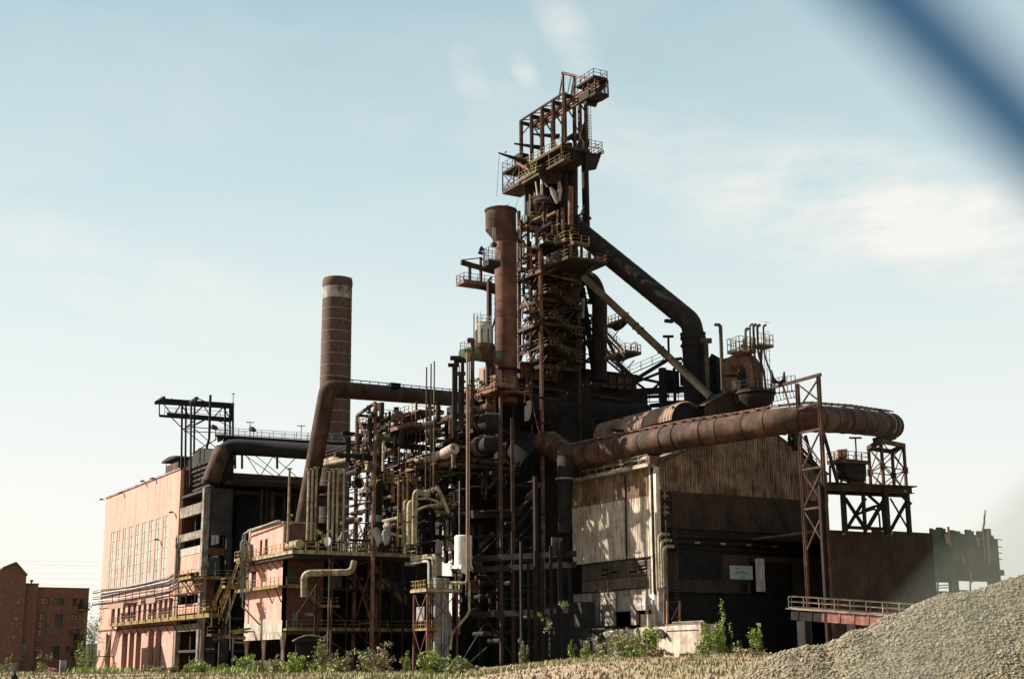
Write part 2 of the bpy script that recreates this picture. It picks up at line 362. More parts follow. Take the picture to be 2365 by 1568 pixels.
# ------------------------------------------------------------------ brick building on the left (blower house)
Ca = PD(653, 1400, 195); X1, Y1 = Ca.x, Ca.y
XP = X1
rt = PX(418, 1083.5, XP); yA = rt.y; zR = rt.z
yB = yAt(225, 5, XP)
def yz(u, v): p = PX(u, v, XP); return p.y, p.z
bl = T('blower_house', 'tall pink brick building with nine narrow frosted windows at far left of the works', 'building', (XP, yA, 0))
ya1, _ = yz(257.5, 1300); ya9, _ = yz(377.4, 1300); zt = yz(379, 1191.4)[1]; zb = yz(375, 1337)[1]
holes = []; spc = (ya1 - ya9) / 8
for k in range(9):
    c = ya9 + spc * k; holes.append((c - spc * .35, c + spc * .35, zb, zt))
# lower bays : dark deep openings between piers, and the row behind the walkway
zl0, zl1 = -1, yz(330, 1459)[1]
low = [yz(u, 1500)[0] for u in (247, 256, 284.5, 294, 301.5, 309, 317, 325, 345, 354.5, 362, 372)]
lowh = [(low[k + 1], low[k], zl0, zl1) for k in range(0, 12, 2)]
zm0, zm1 = yz(330, 1437)[1], yz(330, 1407)[1]
mid = []
for k in range(13):
    c = yz(262 + k * 12.0, 1420)[0]; mid.append((c - 1.0, c + 1.0, zm0 + .4, zm1 + 1.2))
o = obj('wall', MB().wall('x', XP, .6, yA, yB, 0, zR, holes + lowh + mid), M['brickp'], bl)
for h in holes:
    w_ = obj('window', MB().wall('x', XP + .03, .06, h[0], h[1], h[2], h[3], [(h[0] + .12, (h[0] + h[1]) / 2 - .05, h[2] + .1 + j * (h[3] - h[2] - .1) / 6, h[2] + (j + 1) * (h[3] - h[2] - .1) / 6) for j in range(6)] + [((h[0] + h[1]) / 2 + .05, h[1] - .12, h[2] + .1 + j * (h[3] - h[2] - .1) / 6, h[2] + (j + 1) * (h[3] - h[2] - .1) / 6) for j in range(6)]), M['lintel'], bl)
    obj('pane', MB().box(XP + .10, XP + .13, h[0] + .05, h[1] - .05, h[2] + .05, h[3] - .05), M['pane'], w_)
for h in mid: 
    w_ = obj('window', MB().box(XP + .25, XP + .3, h[0], h[1], h[2], h[3]), M['glass'] if rnd.random() < .6 else M['galv'], bl)
for h in lowh: obj('opening_shade', MB().box(XP + .62, XP + .7, h[0] - .3, h[1] + .3, 0, h[3] + .3), M['steel'], bl)  # black sheet behind each opening stands in for the shade inside
b = MB(); b.box(XP + 24, XP + 24.5, yA, yB, 0, zR).box(XP + .6, XP + 24, yB - .5, yB, 0, zR).box(XP + .6, XP + 24, yA, yA + .5, 0, zR)
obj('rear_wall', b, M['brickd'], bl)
obj('roof', MB().box(XP + .5, XP + 24.2, yA + .3, yB - .3, zR - 1, zR - .6), M['roofg'], bl)
obj('coping', MB().box(XP - .18, XP + .75, yA - .02, yB + .1, zR, zR + .28), M['conc'], bl)
for h in lowh: obj('pier', MB().box(XP - .25, XP - .01, h[1] + .15, h[1] + .55, 0, zl1 + .4), M['brickp'], bl)
obj('band_course', MB().box(XP - .1, XP + .02, yA, yB, zl1 + .7, zl1 + 1.0), M['brickd'], bl)
# lamps bolted to the parapet and wall
lampat = [(238, 1150, 'leftmost'), (282, 1135, 'second from left'), (333, 1108, 'third from left'), (356, 1102, 'fourth from left'), (400, 1180, 'high near right edge'), (366, 1243, 'between the upper windows')]
for u, v, tx in lampat:
    p = PX(u + 4, v + 5, XP); t = T('flood_lamp', 'small dark floodlight on the pink brick wall, ' + tx, 'floodlight', p, 'floodlights on the pink building')
    obj('arm', MB().beam(p + V(-.02, 0, 0), p + V(-.5, 0, .15), .1), M['lamp'], t)
    obj('lamp_head', MB().prism([p + V(-.35, -.28, .08), p + V(-1.05, -.28, -.02), p + V(-.98, -.28, .22), p + V(-.45, -.28, .34)], (0, .56, 0)), M['lamp'], t)
# cable and pipe bundle running along the wall above the walkway, turning up at the right
zt0 = yz(300, 1372)[1]
for k in range(9):
    z = yz(300, 1350 + k * 5.0)[1]; off = .25 + .12 * (k % 3); yq = yA - .3 - k * .13
    pts = [PX(214, 1385, XP - off), V(XP - off, yB - 4, z + rnd.uniform(-.25, .15)), V(XP - off, (yA + yB) / 2, z + rnd.uniform(-.5, .2)), V(XP - off, yq + 3, z + .1)]
    pts[0].z = z
    if k < 6: pts += [V(XP - off, yq, z + .6), V(XP - off, yq, yz(410, 1236 + 6 * k)[1])]
    thing('service_pipe', MB().tube(arc_pts(pts, .7, 3), .09 + .05 * (k % 2), 6), M[['galv', 'cable', 'white'][k % 3]], ('topmost', 'second from top', 'third from top', 'fourth from top', 'middle', 'fourth from bottom', 'third from bottom', 'second from bottom', 'lowest')[k] + ' service pipe in the bundle along the pink wall above the walkway', 'pipe', 'service pipes on the pink wall', True)

# yellow walkway along that wall
zwk = yz(250, 1449)[1]; yw1 = yAt(250, zwk, XP - 1.6); yw0 = yAt(482, zwk, XP - 1.6)
wk = T('yellow_walkway', 'long yellow railed walkway bracketed along the pink brick building', 'walkway', (XP - .8, yw0, zwk))
platform(wk, XP - 1.6, XP - .05, yw0, yw1, zwk + .45, M['yel'], M['yel'], 'xYy', th=.45, sp=1.5)
n = 13
for k in range(n):
    y = yw0 + (yw1 - yw0) * (k + .5) / n
    obj('bracket', MB().beam((XP - 1.4, y, zwk), (XP - .05, y, zwk - 1.9), .12), M['rust'], wk)
    obj('hanger', MB().beam((XP - 1.68, y, zwk + .1), (XP - 1.68, y, zwk + 6.0 - .0), .11), M['rust'], wk)
for z in (4.0, 5.1, 6.0): obj('hanger_rail', MB().beam((XP - 1.76, yw0 + 3, zwk + z), (XP - 1.76, yw1, zwk + z), .07, .12), M['rust'], wk)
for (u0, u1, v0, v1, tx) in ((251, 286, 1386, 1407, 'wide brown board hung at left end of the walkway hangers'), (318, 326.5, 1379, 1397, 'narrow brown board hung mid way along the walkway hangers'), (337, 359, 1374, 1394, 'square brown board hung right of the narrow board')):
    a = PX(u0, v1, XP - 1.85); c = PX(u1, v0, XP - 1.85)
    thing('hung_board', MB().box(XP - 1.9, XP - 1.82, c.y, a.y, a.z, c.z - .3), M['board'], tx, 'board', 'boards on the walkway')
# stairs at the far left
st = T('yard_stair', 'two flight rusty yellow stair at far left end of the long walkway', 'stair', (XP - 1.5, yw1, 0))
zl = zwk * .42
a = V(XP - 2.4, yw1 + 6.5, 0); b_ = V(XP - 2.4, yw1 + 2.2, zl)
stair(st, a, b_, 1.2, M['yel'], M['rust'], (1, 0, 0))
platform(st, XP - 2.6, XP - .1, yw1 + 1.0, yw1 + 2.3, zl, M['rust'], M['yel'], 'x', th=.15)
stair(st, (XP - 1.2, yw1 + 2.2, zl), (XP - 1.2, yw1 - 2.0, zwk + .2), 1.0, M['yel'], M['rust'], (1, 0, 0))
st = T('upper_stair', 'steep yellow stair from the long walkway up to the green door platform', 'stair', (XP - 1.5, yA, zwk))
pa = PX(413, 1372, XP - 1.6); pb = PX(436, 1333, XP - 1.6)
stair(st, pa, pb, 1.2, M['yel'], M['yel'], (1, 0, 0))
platform(st, XP - 1.6, XP - .1, pa.y, pa.y + 3.5, pa.z, M['yel'], M['yel'], 'xY', th=.2)

# ------------------------------------------------------------------ concrete frame bay right of the brick
kc = PX(465, 1300, XP); yK = kc.y; zC = PX(464, 1128, XP).z
cb = T('concrete_bay', 'stained concrete frame tower with open bays between pink brick building and annex', 'building', (XP, yK, 0))
obj('column', MB().box(XP, XP + 1.0, yK, yK + 1.0, 0, zC), M['conc'], cb)
obj('column', MB().box(XP + .02, XP + .8, yA - 1.3, yA - .35, 0, zC - 7), M['conc'], cb)
def beamx(u, v0, v1, nm='beam', m='conc', x=XP + .1):
    za = PX(u, v0, XP).z; zb_ = PX(u, v1, XP).z; obj(nm, MB().box(x, x + .7, yK + 1.0, yA - .36, zb_, za), M[m], cb)
beamx(450, 1163, 1187); beamx(450, 1226, 1243); beamx(440, 1263, 1280, 'lintel', 'lintel')
beamx(440, 1281, 1322, 'brick_panel', 'brickp', XP + .16); beamx(440, 1341, 1372, 'brick_panel', 'brickp', XP + .16); beamx(440, 1393, 1415, 'brick_panel', 'brickp', XP + .16); beamx(440, 1440, 1456, 'beam', 'conc')
xK2 = xAt(534, 20, yK)
zz = lambda v: PY(500, v, yK).z
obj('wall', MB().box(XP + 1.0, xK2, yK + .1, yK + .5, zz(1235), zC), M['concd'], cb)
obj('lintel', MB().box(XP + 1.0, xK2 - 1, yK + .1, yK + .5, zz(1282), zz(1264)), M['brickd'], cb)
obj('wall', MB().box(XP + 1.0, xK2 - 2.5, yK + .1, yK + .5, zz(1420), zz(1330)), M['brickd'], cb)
dx0, dx1 = xAt(472, 12, yK), xAt(506, 12, yK)
for k in range(2):
    a0 = dx0 + (dx1 - dx0) * k / 2; dr = obj('door', MB().box(a0 + .04, a0 + (dx1 - dx0) / 2 - .04, yK + .2, yK + .3, zz(1328), zz(1286)), M['door'], cb)
    obj('door_bar', MB().box(a0 + .3, a0 + .5, yK + .1, yK + .19, zz(1312), zz(1298)), M['galv'], dr)
for k in range(9): obj('window_bar', MB().box(XP + 1.4 + k * .7, XP + 1.5 + k * .7, yK + .2, yK + .26, zz(1262), zz(1238)), M['steel'], cb)
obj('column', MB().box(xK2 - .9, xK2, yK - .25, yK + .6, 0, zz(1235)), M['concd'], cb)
obj('column', MB().box(xK2 - .7, xK2 - .1, yK - .05, yK + .6, 0, 12), M['conc'], cb)
obj('rear_wall', MB().box(xK2, xAt(586, 20, yK + 6), yK + 6, yK + 6.5, 8, PY(560, 1152, yK + 6).z), M['concd'], cb)
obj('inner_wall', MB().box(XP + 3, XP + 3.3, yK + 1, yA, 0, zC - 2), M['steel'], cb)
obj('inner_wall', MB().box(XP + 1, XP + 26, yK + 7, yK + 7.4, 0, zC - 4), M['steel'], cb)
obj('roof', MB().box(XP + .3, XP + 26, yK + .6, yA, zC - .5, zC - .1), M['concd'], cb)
for z in (4, 9, 14): obj('floor_slab', MB().box(XP + .4, XP + 24, yK + .7, yA - .4, z, z + .4), M['concd'], cb)
for k in range(5): tubeobj('post', [(XP + .3 + k * 2.6, yK - .5 - (k % 2), 0), (XP + .3 + k * 2.6, yK - .5 - (k % 2), 7 + rnd.random())], .14, M['conc' if k % 2 else 'galv'], cb, 8)
# platform in front of the green doors
pp = T('door_platform', 'yellow edged platform with railing in front of the green doors', 'platform', (XP, yK, zz(1332)))
platform(pp, XP - 2.2, xK2 + .8, yK - 1.9, yK - .1, zz(1334), M['yel'], M['yel'], 'xy', th=.3, sp=2.0)
platform(pp, XP - 2.2, XP - .1, yK - .1, yK + 4.6, zz(1334), M['yel'], M['yel'], 'x', th=.3, sp=2.0, name='side_deck')
for y in (yK - 1.5, yK + 2.5, yK + 4.3): obj('bracket', MB().beam((XP - 2.0, y, zz(1337)), (XP - .02, y, zz(1337) - 2.4), .14), M['rust'], pp)
# roof plant block above the bay
ph = T('roof_plant_house', 'dark rusted gabled plant block on the roof behind the concrete bay', 'building', (XP + 2, yK + 3, zC))
a = PX(423, 1065, XP + 2.0); c = PX(497, 1050, XP + 2.0)
zt1 = PX(445, 1056, XP + 2).z; zt2 = PX(480, 1040, XP + 2).z
obj('wall', MB().prism([(XP + 2, a.y, zC), (XP + 2, a.y, zt1 - 1), (XP + 2, (a.y + c.y) / 2, zt1 + 1.2), (XP + 2, c.y, zt1 - .5), (XP + 2, c.y, zC)], (3.2, 0, 0)), M['dark'], ph)
obj('side_panel', MB().box(XP + 1.8, XP + 1.95, a.y - 1.2, a.y - .2, zC, zt1 - 2), M['rust'], ph)
for k in range(6):
    z = zC + .6 + k * .8; obj('louvre', MB().box(XP + 1.7, XP + 1.95, c.y + .5, a.y - 1.8, z, z + .3), M['steel' if k % 2 else 'rust'], ph)
hp = T('roof_turret', 'small dark turret with flat canopy roof on the pink building parapet', 'turret', (0, 0, 0))
q0 = PX(382, 1090, XP + 1); q1 = PX(411, 1090, XP + 1)
obj('turret_wall', MB().box(XP + 1, XP + 3.5, q1.y, q0.y, zR - .6, PX(395, 1072, XP + 1).z), M['rust'], hp)
zc = PX(395, 1064, XP + 1).z
for y in (q1.y + .1, q0.y - .1):
    for x in (XP + 1.1, XP + 3.4): obj('post', MB().beam((x, y, zR - .6), (x, y, zc), .1), M['steel'], hp)
obj('canopy', MB().prism([(XP + .4, q1.y - .8, zc), (XP + .4, q0.y + .9, zc), (XP + .4, q0.y, zc + .35), (XP + .4, (q0.y + q1.y) / 2, zc + .6), (XP + .4, q1.y, zc + .35)], (3.8, 0, 0)), M['steel'], hp)

# ------------------------------------------------------------------ lattice crane gantry on the roof
cg = T('lattice_gantry', 'black steel lattice crane gantry standing above the left rooftops', 'gantry', (0, 0, 0))
def seg(name, p0, p1, w, m='steel', par=None, h=None): obj(name, MB().beam(p0, p1, w, h), M[m], par)
d1, d2 = 236, 240
for D_, dy in ((236, 0), (241, -5)):
    for (u0, v0, u1, v1, w) in ((360, 929, 540, 940, .55), (368, 960, 534, 972, .4)): seg('girder', PD(u0 + dy * -3 * 0 + (18 if D_ > 240 else 0), v0 + dy, D_), PD(u1, v1 + dy, D_), w, 'steel', cg)
for u0, v0, u1, v1 in ((368, 932, 368, 960), (376, 930, 400, 962), (400, 962, 418, 933), (418, 933, 440, 965), (440, 965, 470, 936), (470, 936, 490, 968), (490, 968, 515, 940), (515, 940, 534, 970), (534, 938, 534, 972), (372, 929, 398, 921), (450, 933, 452, 918), (452, 918, 480, 930), (394, 962, 424, 992), (424, 992, 452, 968)):
    seg('brace', PD(u0, v0, 236), PD(u1, v1, 236), .17, 'steel', cg)
for u, vb, vt, D_ in ((419, 1085, 935, 236), (428, 1085, 935, 241), (440, 1120, 930, 234), (448, 1060, 925, 239), (520, 1010, 938, 236), (538, 1010, 930, 236), (531, 1010, 940, 241)):
    seg('column', PD(u, vb, D_), PD(u + (1.5 if u < 450 else 0), vt, D_), .28, 'steel', cg)
for u0, v0, u1, v1 in ((425, 996, 540, 1000), (444, 986, 535, 994), (425, 996, 480, 966), (480, 966, 420, 992), (428, 994, 475, 1030), (475, 1030, 520, 1000), (444, 985, 500, 1035), (440, 1050, 478, 1026), (505, 972, 540, 990)):
    seg('brace', PD(u0, v0, 236), PD(u1, v1, 236), .13, 'steel', cg)
railing(cg, [PD(380, 960, 238), PD(534, 970, 238)], M['steel'], 1.4, 2.0)
seg('end_beam', PD(360, 931, 236), PD(379, 918, 239), .5, 'steel', cg); seg('end_beam', PD(436, 934, 236), PD(455, 919, 239), .5, 'steel', cg)
tubeobj('vent_pipe', arc_pts([PD(477, 1050, 233), PD(478, 1028, 233), PD(483, 1016, 233), PD(486, 912, 233)], .5, 3), .22, M['steel'], cg, 8)
for u, v, w, D_ in ((539, 909, 8, 236), (578, 975, 18, 234), (696, 983, 18, 231)):
    t = T('lightning_mast', 'thin T topped mast %s' % {539: 'on the end of the lattice gantry', 578: 'above the left railed gallery', 696: 'on the gallery just left of the inclined pipe'}[u], 'mast', PD(u, v + 30, D_))
    p = PD(u, v, D_); seg('mast_pole', p - V(0, 0, 3.4), p, .09, 'steel', t); seg('cross_bar', PD(u - w / 2, v, D_), PD(u + w / 2, v + .5, D_), .12, 'steel', t)
for u, v, tx in ((498, 988, 'large round floodlight on the gallery corner'), (586, 992, 'small floodlight on the gallery railing')):
    t = T('gallery_lamp', tx, 'floodlight', PD(u, v, 234)); p = PD(u, v, 234)
    obj('lamp_head', MB().tube([p + V(-.7, -.3, .1), p + V(0, 0, 0), p + V(.5, .3, -.15)], [.42, .38, .12], 10), M['lamp'], t); seg('lamp_pole', p, p - V(0, 0, 2.2), .1, 'steel', t)

# ------------------------------------------------------------------ left gallery: thick duct and railed deck
gd = T('railed_gallery', 'black covered gallery with railing running right from the lattice gantry', 'gallery', PD(520, 1060, 234))
g0, g1 = PD(502, 1008, 234), PD(850, 1030, 230)
seg('deck', g0, g1, 2.2, 'steel', gd, .35)
railing(gd, [g0 + V(-.6, -.9, .2), g1 + V(-.6, -.9, .2)], M['galv'], 1.2, 2.0); railing(gd, [g0 + V(.8, 1, .2), g1 + V(.8, 1, .2)], M['galv'], 1.2, 2.2)
for k in range(26): c = g0.lerp(g1, (k + .5) / 26); obj('rib', MB().box(c.x - .15, c.x + .15, c.y - 1, c.y + 1, c.z - .75, c.z - .2), M['steel'], gd)
for u in (543, 559, 640): seg('leg', PD(u, 1082, 236), PD(u, 1036, 236), .3, 'steel', gd)
for u0, v0, u1, v1 in ((548, 1038, 640, 1104), (560, 1038, 600, 1100), (600, 1100, 640, 1040), (575, 1040, 660, 1108), (530, 1096, 545, 1060), (516, 1070, 560, 1030), (545, 1104, 690, 1106), (620, 1045, 690, 1105), (640, 1100, 690, 1050)):
    seg('brace', PD(u0, v0, 238), PD(u1, v1, 238), .12, 'steel', gd)
tubeobj('duct', arc_pts([PD(482, 1118, 228), PD(499, 1075, 228), PD(522, 1031, 230), PD(620, 1036, 230), PD(860, 1052, 226)], 2.2, 5), 1.32, M['steel'], gd, 18)
tubeobj('elbow', arc_pts([PD(487, 1112, 227.6), PD(501, 1072, 227.6), PD(513, 1040, 229.4)], 1.8, 5), 1.36, M['rust'], gd, 18)
lg = T('low_gallery_roof', 'dark low plant roof below the railed gallery', 'roof', PD(600, 1120, 232))
a = PD(528, 1108, 226); c = PD(700, 1112, 226)
obj('roof_sheet', MB().box(a.x, c.x + 8, a.y, a.y + 14, a.z - .6, a.z), M['dark'], lg)
obj('wall', MB().box(a.x + 3.5, c.x + 6, a.y + 5.5, a.y + 6, 0, a.z - .6), M['steel'], lg)
for k in range(9): tubeobj('pipe', [(a.x + 6 + k * 1.3, a.y + 1 + k % 3, a.z - 12), (a.x + 6 + k * 1.3, a.y + 1 + k % 3, a.z - 1)], .18 + .1 * (k % 3), M['dark' if k % 2 else 'rust'], lg, 8)

# ------------------------------------------------------------------ annex: pink block with the big overhanging deck
an = T('control_annex', 'pink block building with overhanging railed deck in front of the tall vent poles', 'building', (X1, Y1, 0))
yL = yAt(567, 12, X1); yLu = yAt(556, 22, X1)
za = lambda u, v: PX(u, v, X1).z
zdeck = PX(675.6, 1271, X1 - 1.2).z; Kd = PX(675.6, 1271, X1 - 1.2); yd = Kd.y; xdR = xAt(964, zdeck, yd)
zlow = za(570, 1347) ; zbot = za(650, 1459)
ho = [(yAt(594, 18, X1) , yAt(583, 18, X1), za(590, 1356), za(590, 1318))]
obj('wall', MB().wall('x', X1, .5, Y1, yL, zbot, zdeck - .5, ho), M['brickp'], an)
obj('render_band', MB().box(X1 - .03, X1 + .02, Y1 + .0, yL, zbot, za(640, 1432)), M['lintel'], an)
obj('side_wall', MB().box(X1, xAt(745, 8, Y1), Y1 - .0, Y1 + .45, zbot, zdeck - .5), M['brickd'], an)  # wall off the sun, its shade put into the brick colour
xr = xAt(964, 10, Y1)
obj('rear_wall', MB().box(X1 + 8, xr + 6, Y1 + 7, Y1 + 7.4, 0, zdeck - .5), M['steel'], an)
obj('rear_wall', MB().box(X1 + .5, xr, yL - .3, yL, 3, zdeck - .5), M['dark'], an)
for z, nm in ((zbot, 'floor_slab'), (zbot + (zdeck - zbot) * .55, 'floor_slab')): obj(nm, MB().box(X1 + .1, xr, Y1 + .5, yL - .4, z, z + .35), M['concd'], an)
obj('door_leaf', MB().box(X1 + .2, X1 + .3, ho[0][0], ho[0][1], ho[0][2], ho[0][3]), M['steel'], an)
# ground floor colonnade
for k, y in enumerate((Y1 + .3, (Y1 + yL) / 2, yL - .5)):
    obj('column', MB().lathe(X1 + .3, y, [(0, .26), (zbot - 2.2, .26), (zbot - 1.1, .42), (zbot - .9, .42)], 4), M['concw'], an)
obj('edge_beam', MB().box(X1 - .05, X1 + .6, Y1, yL, zbot - .9, zbot - .02), M['concw'], an)
obj('low_fence_panel', MB().box(X1 + .1, X1 + .2, Y1 + .6, yL - .8, 0, 2.6), M['rust'], an)
# penthouse
pk = PX(655, 1206.6, X1 + .2); yP0 = pk.y; zP = pk.z; yP1 = yAt(574, zP - 2, X1 + .2); xP1 = xAt(724, zP - 2, yP0)
dh = [(PX(603, 1250, X1).y - .0, PX(603, 1250, X1).y + 1.0, zdeck, PX(606, 1245, X1).z), (PX(614, 1250, X1).y - .2, PX(614, 1250, X1).y + .9, zdeck, PX(616, 1243, X1).z), (PX(580, 1260, X1).y - .3, PX(580, 1260, X1).y + .8, zdeck, PX(582, 1256, X1).z)]
pn = obj('penthouse', MB().wall('x', X1 + .2, .3, yP0, yP1, zdeck, zP, dh), M['brickp'], an)
obj('penthouse_side', MB().box(X1 + .5, xP1, yP0, yP0 + .4, zdeck, zP), M['red'], an)  # darker red than the front: side shade put into the colour
obj('penthouse_roof', MB().box(X1 + .05, xP1 + .1, yP0 - .15, yP1 + .2, zP, zP + .18), M['lintel'], an)
for h in dh: obj('dark_doorway', MB().box(X1 + .42, X1 + .48, h[0], h[1], h[2], h[3]), M['glass'], an)
for k in range(4): obj('roof_vent', MB().lathe(X1 + 1, yP0 + 4 + k * 1.1, [(zP + .18, .25), (zP + .7, .25)], 8), M['galv'], an)
for k, dz in enumerate((0, .35)):
    tubeobj('roof_edge_pipe', arc_pts([(X1 - .1 - dz, yP0 + .5, zP + .3), (X1 - .1 - dz, yP1 - .6, zP + .05 - dz), (X1 - .3 - dz, yP1 + .1, zP - .5), (X1 - .4 - dz, yP1 + .2, zdeck)], .6, 3), .12, M['galv'], an, 8)
# deck
obj('deck', MB().box(X1 - 1.2, xdR, yd, yL + 1.0, zdeck - .35, zdeck), M['cream'], an)
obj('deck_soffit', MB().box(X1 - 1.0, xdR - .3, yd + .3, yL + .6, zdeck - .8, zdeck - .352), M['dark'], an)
railing(an, [(X1 - 1.15, yL + .8, zdeck), (X1 - 1.15, yd + .05, zdeck)], M['yel'], 1.2, 1.6)
railing(an, [(X1 - 1.15, yd + .05, zdeck), (xdR - .05, yd + .05, zdeck), (xdR - .05, yd + 5, zdeck)], M['cream'], 1.2, 1.9)
for k in range(7):
    y = Y1 + (yL - Y1) * k / 6; obj('bracket', MB().beam((X1 - 1.1, y, zdeck - .5), (X1 - .02, y, zdeck - 1.9), .12), M['rust'], an)
# red columns and braces below the deck
for u, tx in ((765, 0), (877, 1), (961, 2)):
    x = xAt(u, 8, yd + .8); obj('steel_column', MB().ibeam((x, yd + .8, 0), (x, yd + .8, zdeck - .8), .22, .22), M['rust'], an)
x0, x1_, x2 = xAt(765, 8, yd + .9), xAt(877, 8, yd + .9), xAt(961, 8, yd + .9)
for a0, a1, zz0, zz1 in ((x0, x1_, zdeck - .9, zdeck * .55), (x0, x1_, zdeck * .55, 3.5), (x0, x1_, zdeck * .3, .5), (x1_, x2, zdeck - 2, zdeck * .5), (x0, X1, zdeck - 1, zdeck * .5)):
    obj('brace', MB().beam((a0, yd + .9, zz0), (a1, yd + .9, zz1), .1), M['rust'], an)
for u, r_, m in ((758, .11, 'galv'), (728, .16, 'dark'), (905, .14, 'dark'), (930, .2, 'dark'), (848, .12, 'dark'), (800, .1, 'dark')):
    x = xAt(u, 8, yd + 1.6); tubeobj('drain_pipe', [(x, yd + 1.6, .0), (x, yd + 1.6, zdeck - .8)], r_, M[m], an, 8)
for u0, u1, v0, v1 in ((690, 712, 1432, 1428), (882, 935, 1412, 1306)): pass
for k in range(5):
    x = xAt(710 + k * 50, 12, Y1 + 6); obj('window', MB().box(x, x + 2.2, Y1 + 6.6, Y1 + 6.7, zdeck - 4.5, zdeck - 2.4), M['galv' if k in (1, 3) else 'glass'], an)
dz_ = za(650, 1352)
obj('wall_sign_plate', MB().box(xAt(703, 7, Y1), xAt(722, 7, Y1), Y1 - .1, Y1 - .04, PY(710, 1422, Y1).z, PY(710, 1414, Y1).z), M['galv'], an)
obj('side_door', MB().box(xAt(674, 7, Y1), xAt(687, 7, Y1), Y1 - .08, Y1 - .02, PY(680, 1452, Y1).z, PY(680, 1414, Y1).z), M['glass'], an)
obj('side_door', MB().box(xAt(666, 17, Y1), xAt(684, 17, Y1), Y1 - .08, Y1 - .02, PY(675, 1343, Y1).z, PY(675, 1306, Y1).z), M['door'], an)
# mid level walkway on the annex
aw = T('annex_walkway', 'yellow railed walkway halfway up the pink annex wall', 'walkway', (X1 - .6, Y1, zlow))
zz_ = PX(653, 1349, X1 - 1).z
platform(aw, X1 - 1.15, X1 - .02, Y1 - 1.1, yL + 1.5, zz_, M['yel'], M['yel'], 'x', th=.3, sp=1.6)
xs_ = xAt(700, 12, Y1 - 1); platform(aw, X1 - .02, xs_, Y1 - 1.1, Y1 - .12, zz_, M['yel'], M['yel'], 'y', th=.3, sp=1.6, name='side_deck')
for y in (Y1 + .5, Y1 + 4, yL - .8): obj('bracket', MB().beam((X1 - 1.0, y, zz_ - .3), (X1 - .02, y, zz_ - 2.2), .13), M['rust'], aw)
sb = T('side_stair', 'yellow stair descending rightwards in shade under the big deck', 'stair', (xs_, Y1 - 1, zz_))
p2 = PY(738, 1398, Y1 - 1.1)
stair(sb, p2, (xs_, Y1 - 1.1, zz_), .95, M['yel'], M['yel'], (0, 1, 0))
platform(sb, p2.x, p2.x + 3, Y1 - 1.1, Y1 - .15, p2.z, M['yel'], M['yel'], 'yX', th=.2)
la = T('low_walkway', 'long yellow edged walkway in shade low under the big deck', 'walkway', (X1, Y1 - 1, 5))
zq = PY(760, 1451, Y1 - 1.3).z; platform(la, X1 + .1, xAt(960, 6, Y1 - 1.3), Y1 - 1.3, Y1 - .15, zq, M['yel'], M['yel'], 'y', th=.3, sp=2.2)
s3 = T('shaded_stair', 'thin yellow stair in deep shade near right end under the deck', 'stair', (x1_, Y1, 8))
stair(s3, PY(938, 1392, Y1 + 1), PY(880, 1334, Y1 + 1), .9, M['yel'], M['yel'], (0, 1, 0))
# shallow arched canopy at ground
ca = T('arched_canopy', 'pale thin arched canopy edge over a shed under the deck', 'canopy', PD(700, 1500, 190))
pts = [PD(u, v, 189) for u, v in ((675, 1480), (692, 1471), (705, 1467), (720, 1466), (742, 1470))]
tubeobj('canopy_edge', pts, .1, M['cream'], ca, 6)
for k in range(4): pass
obj('canopy_sheet', MB().prism(pts + [pts[-1] - V(0, 0, .5), pts[0] - V(0, 0, .2)], FWD * 3), M['dark'], ca)
obj('shed_wall', MB().box(pts[0].x + .6, pts[-1].x, pts[2].y + 1, pts[2].y + 1.2, 0, pts[0].z), M['dark'], ca)
# yellow switchback stairs between bay and annex
ss = T('switchback_stair', 'bright yellow switchback stair tower between concrete bay and pink annex', 'stair', PD(530, 1500, 205))
D0 = 203
def sp(u, v, d=D0): return PD(u, v, d)
fl = [((492, 1402), (515, 1352)), ((505, 1440), (532, 1362)), ((548, 1352), (568, 1296)), ((534, 1350), (552, 1300))]
for (a0, b0) in fl:
    p, q = sp(*a0), sp(*b0); stair(ss, p, q, 1.0, M['yel'], M['yel'], (.87, -.5, 0))
for (u0, u1, v) in ((513, 556, 1354), (544, 600, 1292), (470, 500, 1404)):
    p, q = sp(u0, v), sp(u1, v); platform(ss, min(p.x, q.x), max(p.x, q.x), min(p.y, q.y) , max(p.y, q.y) + .6, p.z, M['yel'], M['yel'], 'xy', th=.25, sp=1.3)
for u, v0, v1 in ((489, 1445, 1402), (560, 1400, 1250), (531, 1500, 1360), (573, 1440, 1300), (605, 1500, 1390)): seg('post', sp(u, v0), sp(u, v1), .14, 'yel' if v1 > 1380 else 'galv', ss)
for k in range(3): tubeobj('hoop_pipe', arc_pts([sp(556 + k * 6, 1380), sp(556 + k * 6, 1252 + k * 5), sp(564 + k * 6, 1246 + k * 5), sp(572 + k * 6, 1250 + k * 5), sp(573 + k * 6, 1300)], .8, 3), .11, M['galv'], ss, 7)
seg('strut', sp(560, 1400, 197), sp(600, 1442, 195), .16, 'rust', ss)
tn = T('bay_tangle_stair', 'rusty broken walkway and pipes in shade under the yellow switchback stair', 'walkway', PD(540, 1500, 205))
platform(tn, *sorted((sp(482, 1465).x, sp(560, 1465).x)), sp(520, 1465).y, sp(520, 1465).y + 2, sp(520, 1465).z, M['rust'], M['rust'], 'xy', th=.2)
for k in range(12):
    u, v = 490 + rnd.random() * 70, 1455 + rnd.random() * 30; p = sp(u, v); tubeobj('pipe', [p, p + V(rnd.uniform(1, 3.5), rnd.uniform(-1, 1), rnd.uniform(-.4, .4))], .08 + rnd.random() * .09, M[rnd.choice(['rust', 'yel', 'conc'])], tn, 6)

